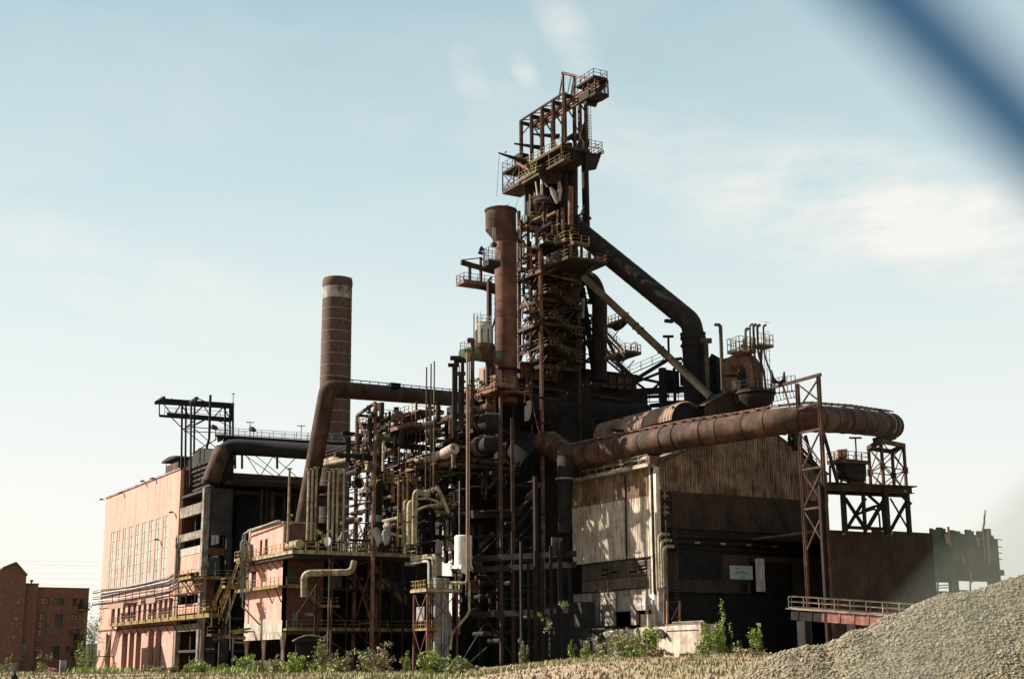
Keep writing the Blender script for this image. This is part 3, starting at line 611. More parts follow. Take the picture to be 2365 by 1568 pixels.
# ------------------------------------------------------------------ brick chimney behind
DCH = 270
def vline(u, vt, D):
    """x, y of a vertical line seen at column u near row vt, and the height there"""
    p = PD(u, vt, D); return p.x, p.y, p.z
cx, cyy, cz = vline(779.5, 660, DCH); ppm = F / DCH * .99
ct = PD(779.5, 645, DCH).z
cm = T('brick_chimney', 'tall round brown brick chimney with pale hoops and a whitened band near the top', 'chimney', (cx, cyy, 0))
rT, rB = 34.5 / ppm * 1.0, 42 / ppm
def rad(z): return rT + (rB - rT) * (1 - z / ct) ** 1.3
zs = [0] + [ct * k / 14 for k in range(1, 14)] + [ct - 4.2]
obj('shaft', MB().lathe(cx, cyy, [(z, rad(z)) for z in zs], 40), M['chim'], cm, True)
obj('whitened_band', MB().lathe(cx, cyy, [(ct - 4.2, rad(ct) + .02), (ct - 1.9, rad(ct) + .02)], 40), M['chimg'], cm, True)
obj('crown', MB().lathe(cx, cyy, [(ct - 1.9, rT), (ct - 1.2, rT + .1), (ct - .5, rT + .1), (ct, rT - .05), (ct, rT - .5), (ct - 1.5, rT - .5)], 40), M['chim'], cm, True)
z = ct - 6.4
while z > 12:
    obj('hoop', MB().lathe(cx, cyy, [(z, rad(z) + .03), (z + .09, rad(z) + .05), (z + .12, rad(z) + .02)], 40, False), M['ring'], cm, True); z -= 2.25
lx = cx + rB * .45; ly = cyy - rB * .92
for dx in (-.2, .2): obj('ladder_rail', MB().beam((lx + dx, ly - .2, 20), (lx + dx, ly + .35, ct), .07), M['steel'], cm)

# ------------------------------------------------------------------ rust red stack with offset hopper shaped cap
DS = 194
sx, sy, _ = vline(1168.5, 700, DS); zst = PD(1168.5, 486, DS).z; zsb = PD(1168.5, 915, DS).z
k_ = F / DS; rs = 26.6 / k_ * 1.02
sm = T('red_stack', 'tall rust red round stack with wide offset cap in front of the furnace tower', 'stack', (sx, sy, 0))
zf = PD(1168, 856, DS).z
obj('shaft', MB().lathe(sx, sy, [(zsb - 1, rs), (zsb, rs), (zf, rs), (PD(1168, 750, DS).z, rs), (PD(1168, 560, DS).z, rs * .99)], 40), M['red'], sm, True)
for v, e in ((856, .42), (858.5, .5), (640, .03), (700, .03), (722, .05), (728, .04), (734, .05), (780, .03), (815, .03)):
    z = PD(1168, v, DS).z; obj('flange', MB().lathe(sx, sy, [(z, rs), (z, rs + e), (z + .12, rs + e), (z + .12, rs)], 40, False), M['red' if e < .1 else 'dark'], sm, True)
b = MB(); n = 40; off = RGT * (-11.5 / k_); rc = 37.2 / k_
lv = [(PD(1168, 562, DS).z, rs, 0), (PD(1168, 548, DS).z, rs + .3, .25), (PD(1168, 533, DS).z, rc, 1), (PD(1168, 490, DS).z, rc, 1), (PD(1168, 489, DS).z, rc + .14, 1), (zst, rc + .14, 1), (zst, rc - .12, 1), (zst - 2.0, rc - .2, 1)]
for z, r_, t in lv:
    for j in range(n): an = 2 * math.pi * j / n; b.v.append((sx + off.x * t + r_ * math.cos(an), sy + off.y * t + r_ * math.sin(an), z))
for k in range(len(lv) - 1):
    for j in range(n): a = k * n + j; c = k * n + (j + 1) % n; b.f.append((a, c, c + n, a + n))
b.f.append(tuple((len(lv) - 1) * n + j for j in range(n)))
obj('cap', b, M['rust'], sm, True)
pm = PD(1166, 484, DS); seg('antenna_pole', pm - V(0, 0, 1), pm + V(0, 0, .6), .06, 'steel', sm); seg('antenna_bar', pm + V(-.5, .3, .4), pm + V(.5, -.3, .7), .07, 'steel', sm)
sp_ = T('stack_base_platform', 'railed round platform around the foot of the red stack', 'platform', (sx, sy, zsb))
obj('deck', MB().lathe(sx, sy, [(zsb - .3, rs + 2.0), (zsb, rs + 2.0), (zsb, rs + .02), (zsb - .3, rs + .02)], 24, False), M['rust'], sp_)
railing(sp_, [(sx + (rs + 1.9) * math.cos(a), sy + (rs + 1.9) * math.sin(a), zsb) for a in [2 * math.pi * k / 12 for k in range(13)]], M['pink'], 1.1, 1.3)
for u in (1150, 1184): obj('pedestal', MB().beam(PD(u, 1500, DS + 1), PD(u, 915, DS + 1), .32), M['dark'], sp_)
# ------------------------------------------------------------------ big brown duct: horizontal run and inclined leg
A = PD(757, 898, 196); Bq = PD(1062, 922, 226); Cq = PD(700, 1215, 200)
dm = T('bent_duct', 'great brown duct running level then bending down into a long inclined leg beside the chimney', 'duct', Cq)
obj('level_run', MB().tube([A, Bq, PD(1140, 926, 232)], 1.22, 24), M['rust'], dm, True)
obj('inclined_leg', MB().tube(arc_pts([A + (Bq - A).normalized() * 1.7, A, Cq], 1.6, 5), 1.23, 24), M['rust'], dm, True)
obj('top_rail', MB().beam(A + V(0, 0, 1.62), Bq + V(0, 0, 1.5), .12), M['steel'], dm)
for k in range(16): c = A.lerp(Bq, (k + .6) / 16); obj('rail_stud', MB().beam(c + V(0, 0, 1.1), c + V(0, 0, 1.6), .1), M['steel'], dm)
c = PD(911, 889, 208); obj('hatch_box', MB().box(c.x - .8, c.x + .8, c.y - .5, c.y + .5, c.z - .5, c.z + .25), M['steel'], dm)
for k in range(7): c = A.lerp(Bq, (k + .35 + .3 * rnd.random()) / 7); d = (Bq - A).normalized() * .06; obj('seam', MB().tube([c - d, c + d], 1.27, 24, False), M['dark'], dm, True)

# ------------------------------------------------------------------ lattice mast frame (rust) carrying the duct
lf = T('duct_support_frame', 'tall rust brown lattice frame with double cross braces under the great duct', 'frame', PD(840, 1250, 198))
xa = PD(862, 1245, 194); xb = PD(820, 1245, 204)
xa.z = xb.z = 0; zta = PD(862, 930, 194).z; ztb = zta
sx_ = V(3.4, 0, 0)
for p in (xa, xb, xb + sx_ * 1.0): obj('column', MB().ibeam(p, V(p.x, p.y, zta), .42, .42), M['pink'], lf)
bars(lf, 'beam', [(V(xa.x, xa.y, zta), V(xb.x, xb.y, zta)), (V(xb.x, xb.y, zta), V(xb.x + 3.4, xb.y, zta))], .35, M['rust'])
zq = [zta, zta * .80, zta * .62, zta * .42, zta * .2]
for k in range(4):
    for e in (0, .45):
        obj('brace', MB().beam((xa.x, xa.y, zq[k] - e), (xb.x, xb.y, zq[k + 1] - e), .1), M['pink'], lf); obj('brace', MB().beam((xb.x, xb.y, zq[k] - e), (xa.x, xa.y, zq[k + 1] - e), .1), M['pink'], lf)
    obj('beam', MB().beam((xa.x, xa.y, zq[k + 1]), (xb.x, xb.y, zq[k + 1]), .16), M['pink'], lf)

# ------------------------------------------------------------------ vent poles
def pole(name, u, vt, vb, D, r_, m, label, cat, group=None, top='T', tw=.45):
    p = PD(u, vb, D); zt_ = PD(u, vt, D).z; t = T(name, label, cat, p, group)
    tubeobj('pipe', [p, V(p.x, p.y, zt_)], r_, m, t, 8)
    if top == 'T': obj('cap_plate', MB().lathe(p.x, p.y, [(zt_, r_), (zt_ + .1, tw), (zt_ + .16, tw)], 8), m, t)
    if top == 'hook': tubeobj('bent_tip', arc_pts([V(p.x, p.y, zt_ - .02), V(p.x, p.y, zt_ + .3), V(p.x, p.y, zt_ + .3) - RGT * .7], .3, 3), r_ * 1.3, m, t, 8)
    if top == 'bar': obj('cross_pipe', MB().tube([V(p.x, p.y, zt_) - RGT * .75, V(p.x, p.y, zt_) + RGT * .75], r_ * 1.25, 8), m, t, True)
    return t, p, zt_
for u, vt, vb, tx in ((664, 1084, 1256, 'yellowed vent pole standing alone in front of the pink penthouse'), (709, 1087, 1247, 'left pole of the first trio of yellowed vents beside the penthouse'), (718, 1085, 1247, 'middle pole of the first trio of yellowed vents beside the penthouse'), (727.5, 1081, 1247, 'right pole of the first trio of yellowed vents beside the penthouse'),
                      (757, 1091, 1250, 'left pole of the second trio of yellowed vents'), (767, 1086, 1250, 'middle pole of the second trio of yellowed vents'), (777, 1085, 1250, 'right pole of the second trio of yellowed vents'), (792, 1086, 1250, 'lone yellowed vent just right of the second trio'),
                      (919, 1100, 1262, 'left pole of the rusty trio near right end of the deck'), (929, 1103, 1262, 'middle pole of the rusty trio near right end of the deck'), (939, 1096, 1262, 'right pole of the rusty trio near right end of the deck')):
    pole('vent_pole', u, vt, vb, 190, .17, M['cream' if u < 800 else 'yel'], tx, 'vent pole', 'vent poles on the deck', 'T', .42)
for u0, u1, v in ((709, 728, 1206), (757, 793, 1206)):
    a, c = PD(u0, v, 190.3), PD(u1, v - 3, 190.3); thing('pole_tie', MB().beam(a, c, .1), M['rust'], 'thin tie bar joining the %s trio of yellowed vents' % ('first' if u0 < 720 else 'second'), 'tie bar')
for u, vt, vb, D_, tx in ((983, 848, 1130, 186, 'tall thin yellow mast, left one of three before the duct end'), (993.5, 840, 1130, 186, 'tall thin yellow mast, middle one of three before the duct end'), (1001, 834, 1140, 187, 'tall thin yellow mast, right one of three before the duct end')):
    pole('thin_mast', u, vt, vb, D_, .10, M['olive' if u < 990 else 'yeld'], tx, 'mast', 'thin masts', None)
for u, vt, vb, r_, m, tx, tp in ((1047, 843, 1010, .22, 'dark', 'dark vent post, leftmost of the cluster left of the stack', 'bar'), (1052, 827, 1000, .27, 'dark', 'dark vent post with wide cross pipe left of the stack', 'bar'), (1062, 863, 990, .22, 'rust', 'short rusty vent post in the cluster left of the stack', 'bar'), (1068, 833, 990, .25, 'dark', 'dark post right of the short one left of the stack', 'bar'),
                        (1091, 791, 985, .28, 'rust', 'highest vent post nearest the stack with bent tip', 'hook'), (1078, 812, 1345, .12, 'board', 'left of two very long pale pipes rising past the white tank', None), (1083, 814, 1350, .10, 'board', 'right of two very long pale pipes rising past the white tank', None)):
    pole('vent_post', u, vt, vb, 182 if m == 'board' else 188, r_, M[m], tx, 'vent post', 'vent posts left of the stack', tp)
lp = T('bent_drop_pipe', 'thin pale pipe that drops, slants left and drops again near the lattice cage', 'pipe', PD(1040, 1480, 182))
tubeobj('pipe', arc_pts([PD(1084, 1345, 182), PD(1084, 1415, 182), PD(1043, 1462, 182), PD(1040, 1500, 182)], .6, 3), .17, M['cream'], lp, 8)
lp = T('handrail_pipe', 'thin pale pipe running level from cage top to the long pipes', 'pipe', PD(1040, 1345, 182))
tubeobj('pipe', arc_pts([PD(1078, 1340, 182), PD(1076, 1346, 182), PD(1023, 1345, 183), PD(1018, 1352, 184)], .4, 3), .18, M['cream'], lp, 8)

# things standing on the deck edge
hz_ = T('horizontal_tank', 'small cream horizontal cylinder tank on the deck corner by the penthouse', 'tank', PD(680, 1265, 191))
a, c = PX(658, 1264, X1 + 1), PX(693, 1258, X1 + 1); a.z = c.z = zdeck + 1.15
tubeobj('shell', [a, c], .62, M['cream'], hz_, 18)
for t_ in (.2, .8): q = a.lerp(c, t_); obj('saddle', MB().box(q.x - .5, q.x + .5, q.y - .1, q.y + .1, zdeck, zdeck + .7), M['rust'], hz_)
for k in range(34):
    u = 700 + k * 7.7 + rnd.uniform(-2, 2); y = yd + 2 + rnd.random() * 2.5; x = xAt(u, zdeck, y); kind = rnd.random()
    b = MB(); hgt = rnd.uniform(.5, 1.6)
    if kind < .5: b.lathe(x, y, [(zdeck, .12), (zdeck + hgt * .5, .12), (zdeck + hgt * .5, .3), (zdeck + hgt * .6, .3), (zdeck + hgt * .6, .13), (zdeck + hgt, .13)], 8)
    else: b.tube(arc_pts([(x, y, zdeck), (x, y, zdeck + hgt), (x + .9, y, zdeck + hgt)], .3, 3), .12, 7)
    thing('deck_valve', b, M[(mk_ := rnd.choice(['cream', 'dark', 'rust', 'yel', 'dark']))], ('%s %s %s on the annex deck, %s' % ('taller' if hgt > 1.05 else 'shorter', {'cream': 'cream', 'dark': 'dark', 'rust': 'rusty', 'yel': 'yellow'}[mk_], 'upright valve' if kind < .5 else 'bent pipe stub', 'before the pink penthouse side' if u < 735 else 'by the second vent trio' if u < 800 else 'before the cream manifold' if u < 870 else 'near the deck end')), 'valve', 'valves on the annex deck', True)
t = T('white_disc_valve', 'white round disc shaped cover facing front between the vent trios', 'valve', PD(758, 1258, 190)); p = PD(759, 1250, 189.5)
obj('disc', MB().tube([p, p + V(-.25, -.1, 0)], .62, 18), M['white'], t); seg('stem', p - V(0, 0, 1.2), p, .2, 'cream', t)
mf = T('manifold_stand', 'cream pipe manifold frame with many short upright pipes on the deck', 'manifold', PD(830, 1262, 190))
y = yd + 3.2
for k in range(16):
    x = xAt(782 + k * 5.5, zdeck, y); h_ = 2.0 + 1.4 * math.sin(k * 1.7) * .4; tubeobj('short_pipe', arc_pts([(x, y, zdeck + .2), (x, y + .3, zdeck + h_), (x + 1.2, y + 1.6, zdeck + h_ + 1.1)], .4, 3), .085, M['cream'], mf, 6)
x0m, x1m = xAt(826, zdeck, y - .6), xAt(856, zdeck, y - .6)
platform(mf, x0m, x1m, y - 1.2, y - .2, zdeck + .7, M['cream'], M['cream'], 'xyX', th=.15, sp=.8)
for k in range(3): seg('header', V(xAt(780, zdeck, y), y + .4 * k, zdeck + 1 + .6 * k), V(xAt(870, zdeck, y), y + .4 * k, zdeck + 1 + .6 * k), .14, 'cream', mf)
# tall fat cream pipes with return bends
for u, vt, D_, r_, w, tx in ((957, 1133, 186, .36, 52, 'thickest tall cream pipe curving back right at its top'), (944, 1157, 187, .33, 30, 'second thick cream pipe behind the thickest one'), (934, 1155, 188, .24, 24, 'slimmer cream pipe left of the thick pair')):
    t = T('cream_riser', tx, 'pipe', PD(u, 1258, D_), 'thick cream risers'); p = PD(u, 1256, D_); q = PD(u, vt, D_); q = V(p.x, p.y, q.z)
    tubeobj('riser', arc_pts([p, q, q + V(w / 17.5 * .9, w / 17.5 * .5, -.3)], .9, 5), r_, M['cream'], t, 14)
    obj('flange', MB().tube([V(p.x, p.y, (p.z + q.z) / 2), V(p.x, p.y, (p.z + q.z) / 2 + .12)], r_ + .12, 14), M['rust'], t)
yb = T('yellow_branch_pipes', 'yellow bent branch pipes behind the thick cream risers', 'pipe', PD(1010, 1200, 190))
for a in ([(960, 1142), (1000, 1131), (1012, 1128), (1022, 1148), (1036, 1185)], [(965, 1152), (990, 1150), (1015, 1160)], [(1000, 1172), (1030, 1170), (1038, 1180)], [(1004, 1180), (1034, 1185)], [(960, 1180), (985, 1168), (1012, 1166)]):
    tubeobj('pipe', arc_pts([PD(u, v, 190) for u, v in a], .8, 3), rnd.choice((.16, .26, .3)), M['yeld' if rnd.random() < .6 else 'cream'], yb, 9)
wr = T('wrapped_bundle', 'torn white wrapped bundle hanging on pipes above the deck', 'bundle', PD(1100 - 5, 1225, 190))
def lump(c, s, m, par, nm='lump'):
    b = MB(); prof = [(-1, .35), (-.6, .85), (0, 1), (.5, .8), (1, .4)]
    b.lathe(0, 0, [(z, r_) for z, r_ in prof], 9); rr = random.Random(int(c.x * 91 + c.z)); b.v = [(c.x + x * s[0] * rr.uniform(.7, 1.2), c.y + y_ * s[1] * rr.uniform(.7, 1.2), c.z + z * s[2] * rr.uniform(.8, 1.1)) for x, y_, z in b.v]
    return obj(nm, b, m, par)
lump(PD(894, 1214, 190), (.6, .6, .55), M['lintel'], wr, 'white_wrap'); lump(PD(893, 1236, 190), (.6, .6, 1.2), M['galv'], wr, 'torn_wrap')
du = T('duct_bend', 'dark square shouldered duct bend with grey mottled leg above the deck', 'duct', PD(870, 1240, 195))
tubeobj('duct', arc_pts([PD(900, 1170, 197), PD(898, 1124, 197), PD(869, 1128, 196), PD(868, 1215, 195), PD(888, 1262, 192)], 1.6, 5), .85, M['dark'], du, 14)
obj('grey_patch', MB().tube([PD(868, 1190, 194.9), PD(868, 1206, 194.9)], .9, 14), M['galv'], du, True)
# deck pipes turning down at right end
rp_ = T('deck_exit_pipes', 'three pale pipes leaving the deck end and turning down to the cage tower', 'pipe', PD(1000, 1280, 186))
for k, (ue, v0, vd) in enumerate(((1005, 1282, 1350), (1000, 1288, 1352), (990, 1296, 1356))):
    tubeobj('pipe', arc_pts([PD(950, v0 + 5, 188), PD(ue, v0 - 1, 185), PD(ue + .5, vd, 185)], .5, 4), .22 - .03 * k, M['cream' if k < 2 else 'white'], rp_, 9)
# white cylindrical tank
wk_ = T('white_tank', 'white upright cylinder tank with torn lower skirt in the dark centre', 'tank', PD(1071, 1320, 184))
p = PD(1070, 1290, 184); zt_ = PD(1070, 1236, 184).z; zb_ = PD(1070, 1308, 184).z; rr_ = 20.3 / F * 184 * 1.0
obj('shell', MB().lathe(p.x, p.y, [(zb_, rr_), (zt_ - .15, rr_), (zt_, rr_ - .15)], 32), M['white'], wk_, True)
b = MB(); 
for k in range(14):
    a0 = 2 * math.pi * k / 14; a1 = a0 + 2 * math.pi / 14 * .98; e = rnd.uniform(.2, 1.1); r2 = rr_ + .05; r3 = rr_ + rnd.uniform(.1, .5)
    q = lambda a, r_, z: (p.x + r_ * math.cos(a), p.y + r_ * math.sin(a), z)
    b.quad(q(a0, r2, zb_ + .2), q(a1, r2, zb_ + .2), q(a1, r3, zb_ - e), q(a0, r3, zb_ - e * .7))
obj('torn_skirt', b, M['white'], wk_)
for a in (.5, 2.6, 4.7): seg('leg', V(p.x + rr_ * .8 * math.cos(a), p.y + rr_ * .8 * math.sin(a), zb_), V(p.x + rr_ * .8 * math.cos(a), p.y + rr_ * .8 * math.sin(a), zb_ - 4), .2, 'rust', wk_)
seg('mast', V(p.x - .6, p.y, zt_), V(p.x - .6, p.y, zt_ + 7), .08, 'galv', wk_)
# white clad block deep behind with windows
wc = T('white_clad_block', 'pale white clad plant room with dark windows deep between the columns', 'building', PD(1095, 1250, 206))
a = PD(1058, 1206, 206); c = PD(1134, 1206, 210); zt_ = PD(1060, 1108, 206).z
obj('wall', MB().box(a.x, c.x, a.y - 1.0, a.y - .5, a.z, zt_), M['white'], wc)
for k in range(4):
    for j in range(2): x = a.x + 1.2 + k * 1.05; z = a.z + 1.2 + j * 2.3; obj('window', MB().box(x, x + .75, a.y - 1.1, a.y - .95, z, z + .9), M['glass'], wc)
obj('side_wall', MB().box(a.x, a.x + 5, a.y - .5, a.y + 5, 6, zt_ - .1), M['white'], wc)

# ------------------------------------------------------------------ cage tower with yellow top platform
cgt = T('cage_tower', 'red and yellow steel cage tower round a silver pipe in front of the dark centre', 'tower', PD(998, 1540, 182))
q = PD(988, 1545, 180); q.z = 0
hw = 2.1; ex = V(.87 * 1, -.5, 0); ey = V(.5, .87, 0)
q0 = q - RGT * 1.9; wR = 3.9; cs = []
zc1, zc2 = PD(988, 1365, 180).z, PD(988, 1452, 180).z
cen = PD(997, 1500, 183); cx0, cx1, cy0, cy1 = cen.x - 1.6, cen.x + 2.6, cen.y - 1.9, cen.y + 1.9
for (x, y) in ((cx0, cy0), (cx1, cy0), (cx1, cy1), (cx0, cy1)): obj('column', MB().beam((x, y, 0), (x, y, zc1), .2), M['red'], cgt)
platform(cgt, cx0 - .4, cx1 + .4, cy0 - .4, cy1 + .4, zc1 + .3, M['cream'], M['yel'], 'xyXY', th=.3, sp=.75)
platform(cgt, cx0, cx0 + 1.9, cy0, cy1, zc2, M['yel'], M['yel'], 'xy', th=.12, sp=.6)
for z0_, z1_ in ((zc2, zc1), (.5, zc2)):
    for (p, q_) in (((cx0, cy1), (cx0, cy0)), ((cx0, cy0), (cx1, cy0))): obj('brace', MB().beam((*p, z0_), (*q_, z1_), .1), M['red'], cgt); obj('brace', MB().beam((*q_, z0_), (*p, z1_), .095), M['red'], cgt)
for dx, r_ in ((.2, .5), (.95, .22), (1.4, .16), (1.7, .16), (-.6, .07), (-.9, .07), (-1.1, .07)):
    x, y = (cx0 + cx1) / 2 + dx - .4, cy0 + 1.0; tubeobj('silver_pipe' if r_ > .1 else 'ladder_rail', [(x, y, 0), (x, y, zc1 + (1.8 if r_ > .1 else -.2))], r_, M['galv' if r_ > .1 else 'yel'], cgt, 14)
for k in range(28): obj('rung', MB().beam(((cx0 + cx1) / 2 - 1.5, cy0 + 1, .5 + k * .45), ((cx0 + cx1) / 2 - 1.3, cy0 + 1, .5 + k * .45), .04), M['yel'], cgt)
thing('cage_sign', MB().box(cx0 + .05, cx0 + .1, cy0 + 1.0, cy1 - .6, zc1 - 3.6, zc1 - 1.8), M['galv'], 'blank grey rectangular plate inside the cage tower', 'plate')

# ------------------------------------------------------------------ central pipe bridges (stove mains) : long runs climbing to the right
def run(tx, a, c, r_, m, seams=0, nm='long_pipe'):
    t = T(nm, tx, 'pipe', a); tubeobj('pipe', [a, c], r_, m, t, 16)
    for k in range(seams): q = a.lerp(c, (k + .5) / seams); d = (c - a).normalized() * .08; obj('flange', MB().tube([q - d, q + d], r_ + .1, 16), m, t, True)
    return t
run('brown pipe climbing rightwards under the great duct, ending by the lattice frame', PD(835, 1035, 212), PD(1058, 960, 192), .48, M['rust'], 7)
run('stub of brown pipe continuing towards the stack behind the vent posts', PD(1062, 958, 192), PD(1130, 938, 186), .5, M['rust'], 3)
run('fat sandy vessel lying under the climbing brown pipe', PD(868, 1052, 208), PD(905, 1036, 205), .85, M['board'], 1, 'lying_vessel')
run('second sandy vessel in shade under the climbing pipe', PD(935, 1025, 206), PD(975, 1003, 203), .8, M['dark'], 2, 'lying_vessel')
run('white insulated pipe section with torn jacket', PD(966, 1062, 198), PD(1045, 1044, 190), .6, M['concw'], 1)
run('white insulated pipe stub by the square rust frame', PD(1026, 1048, 190), PD(1050, 1035, 188), .75, M['concw'])
run('thin pale pipe low behind the yellow vents', PD(735, 1076, 205), PD(825, 1057, 198), .32, M['cream'], 2)
run('pinkish tapering pipe left of the lattice frame', PD(745, 1072, 206), PD(790, 1065, 202), .45, M['pink'])
run('pale level pipe behind the duct bend', PD(980 - 15, 1250, 192), PD(884, 1226, 194), .2, M['cream'])
run('short cream pipe behind the rusty vent trio', PD(885, 1204, 193), PD(920, 1196, 191), .26, M['cream'])
# railed bridge platform under the duct
def bplat(tx, u0, v0, u1, v1, D0, D1, wd, m, rm, nm='service_platform', cat='platform'):
    """platform running along the y direction between two seen end points"""
    a = PD(u0, v0, D0); X = a.x; y1 = a.y; c = PX(u1, v1, X); t = T(nm, tx, cat, c)
    platform(t, X, X + wd, c.y, y1, (a.z + c.z) / 2, m, rm, 'xyY', th=.45, sp=1.4); return t, X, c.y, y1, (a.z + c.z) / 2
for tx, u0, v0, u1, v1, D0, wd, m, rm in (
    ('rust pink railed bridge platform just under the great duct', 878, 1000, 946, 973, 206, 3.5, 'pink', 'pink'),
    ('small railed perch with pale hoops above the bridge platform', 905, 968, 962, 945, 207, 3, 'rust', 'yel'),
    ('shaded railed platform right of the lattice frame', 905, 1072, 965, 1052, 206, 3, 'pink', 'rust'),
    ('short railed platform in front of the square rust frame', 1012, 1072, 1040, 1062, 196, 2, 'pink', 'pink'),
    ('brown beam platform between chimney and duct frame', 820, 985, 880, 960, 214, 2.5, 'pink', 'rust'),
    ('broken railed walkway low behind the vents', 745, 1062, 812, 1040, 212, 2, 'cream', 'rust'),
    ('railed walkway high left of the stack foot', 1080, 905, 1145, 885, 196, 3, 'pink', 'yel'),
    ('small orange railed perch left of the stack foot', 1095, 925, 1142, 908, 196, 2.0, 'rust', 'yel')):
    bplat(tx, u0, v0, u1, v1, D0, 0, wd, M[m], M[rm])
# frames holding the pipe bridges
fr = T('pipe_bridge_frame', 'dark steel framework of posts and beams filling the centre between deck and stack', 'frame', PD(950, 1300, 205))
for u, vt, vb, D_, w, m in ((878, 960, 1300, 208, .3, 'steel'), (895, 950, 1300, 206, .3, 'steel'), (908, 940, 1280, 214, .34, 'steel'), (914, 940, 1280, 214, .3, 'steel'), (950, 1000, 1300, 202, .35, 'dark'), (960, 930, 1100, 200, .25, 'rust'), (1046, 1030, 1080, 188, .35, 'pink'), (1030, 960, 1300, 200, .5, 'steel'), (1062, 1020, 1260, 198, .5, 'dark'),
                            (1000, 1010, 1300, 205, .4, 'steel'), (845, 1040, 1300, 206, .3, 'steel'), (925, 1080, 1250, 200, .3, 'rust'), (892, 1085, 1130, 196, .5, 'pink'), (907, 1095, 1160, 195, .4, 'pink'), (975, 1080, 1300, 200, .4, 'dark'), (1110, 1210, 1550, 196, .5, 'dark'), (1050, 1180, 1550, 202, .6, 'dark')):
    seg('post', PD(u, vb, D_), V(*PD(u, vb, D_).xy, PD(u, vt, D_).z), w, m, fr)
for X_, lo, hi, z in ((100, 172, 205, 33), (101, 172, 205, 28), (100.5, 172, 205, 23), (101.5, 172, 200, 38)):
    seg('beam', V(X_, lo, z), V(X_, hi, z), .45, 'dark', fr, .8)
for y, z in ((186, 20), (190, 26), (194, 31), (184, 14), (197, 36), (181, 32)): seg('beam', V(84, y, z), V(108, y, z), .35, 'dark', fr, .6)
# tangle: many pipes, stubs and gear on several levels
racks = {}
def rack(u, v):
    a = 0 if u < 880 else (1 if u < 970 else 2); c = 0 if v < 1110 else 1
    if (a, c) not in racks:
        racks[a, c] = T('pipe_rack', ('upper', 'lower')[c] + ' pipework rack of rusty mains and valves, ' + ('left part, beside the lattice frame', 'middle part, right of the lattice frame', 'right part, beside the thin masts')[a], 'pipe rack', PD((840, 925, 1020)[a], (1110, 1250)[c], 203), 'pipework racks between chimney and stack')
    return racks[a, c]
for k in range(290):
    u = rnd.uniform(800, 1075); v = rnd.uniform(965 + max(0, 860 - u) * 1.2, 1255); D_ = rnd.uniform(192, 214); p = PD(u, v, D_)
    ax = rnd.choice(('x', 'y', 'y', 'y', 'z', 'z')); L = rnd.uniform(1.5, 7.5 if ax != 'z' else 5); r_ = rnd.choice((.06, .08, .1, .12, .16, .22, .36)); d = {'x': V(1, 0, 0), 'y': V(0, -1, 0), 'z': V(0, 0, 1)}[ax]
    pts = [p - d * L / 2, p + d * L / 2]
    if rnd.random() < .4: e = rnd.choice((V(0, 0, -1), V(0, 0, 1), V(1, 0, 0))) if ax != 'z' else V(0, -1, 0); pts = arc_pts(pts + [pts[1] + e * rnd.uniform(.8, 2.5)], r_ * 2.5, 3)
    obj('pipe', MB().tube(pts, r_, 7), M[rnd.choice(['rust', 'dark', 'dark', 'pink', 'rust', 'olive', 'cream', 'steel', 'dark', 'dark'])], rack(u, v), True)
for k in range(60):
    u = rnd.uniform(815, 1060); v = rnd.uniform(945 + max(0, 860 - u), 1120); D_ = rnd.uniform(196, 212); p = PD(u, v, D_); s = rnd.uniform(.25, .75)
    b = MB(); kind = k % 3
    if kind == 0: b.box(p.x, p.x + s * 1.6, p.y, p.y + s * 2, p.z, p.z + s)
    elif kind == 1: b.lathe(p.x, p.y, [(p.z, s * .5), (p.z + .1, s), (p.z + .25, s), (p.z + .3, s * .4), (p.z + 1.2 * s + .3, s * .4), (p.z + 1.4 * s + .3, s * .8), (p.z + 1.6 * s + .3, s * .8)], 9)
    else: b.tube([p, p + V(0, -s * 2, 0)], s, 10); b.tube([p + V(0, -s * 2, 0), p + V(0, -s * 2.15, 0)], s * 1.2, 10)
    obj('valve', b, M[rnd.choice(['rust', 'pink', 'dark', 'red', 'concw', 'cream', 'rust', 'dark'])], rack(u, v))
for k in range(20):
    u = rnd.uniform(820, 1050); v = rnd.uniform(1000 + max(0, 860 - u), 1220); D_ = rnd.uniform(198, 210); a = PD(u, v, D_); t = rack(u, v)
    L = rnd.uniform(3, 7); platform(t, a.x, a.x + rnd.uniform(1, 2), a.y - L, a.y, a.z, M[rnd.choice(['dark', 'pink', 'rust'])], M[rnd.choice(['rust', 'rust', 'yel', 'steel'])], 'xy', th=.3, sp=1.4, name='grating')
# dark dense mass of hot stoves behind: three dark domed vessels
for k, (u, vt, D_, r_) in enumerate(((905, 1085, 222, 4.2), (985, 1055, 220, 4.4), (1062, 1010, 218, 4.6))):
    p = PD(u, 1200, D_); zt_ = PD(u, vt, D_).z; t = T('stove_vessel', ('left', 'middle', 'right')[k] + ' dark domed stove vessel standing behind the pipe tangle', 'vessel', (p.x, p.y, 0), 'stove vessels')
    obj('shell', MB().lathe(p.x, p.y, [(0, r_), (zt_ - r_ * .8, r_)] + [(zt_ - r_ * .8 * (1 - math.sin(a)), r_ * math.cos(a)) for a in (.3, .6, .9, 1.2, 1.45)], 28), M['dark'], t, True)
    for z in range(6, int(zt_ - 4), 4): obj('band', MB().lathe(p.x, p.y, [(z, r_), (z, r_ + .12), (z + .3, r_ + .12), (z + .3, r_)], 28, False), M['steel'], t, True)
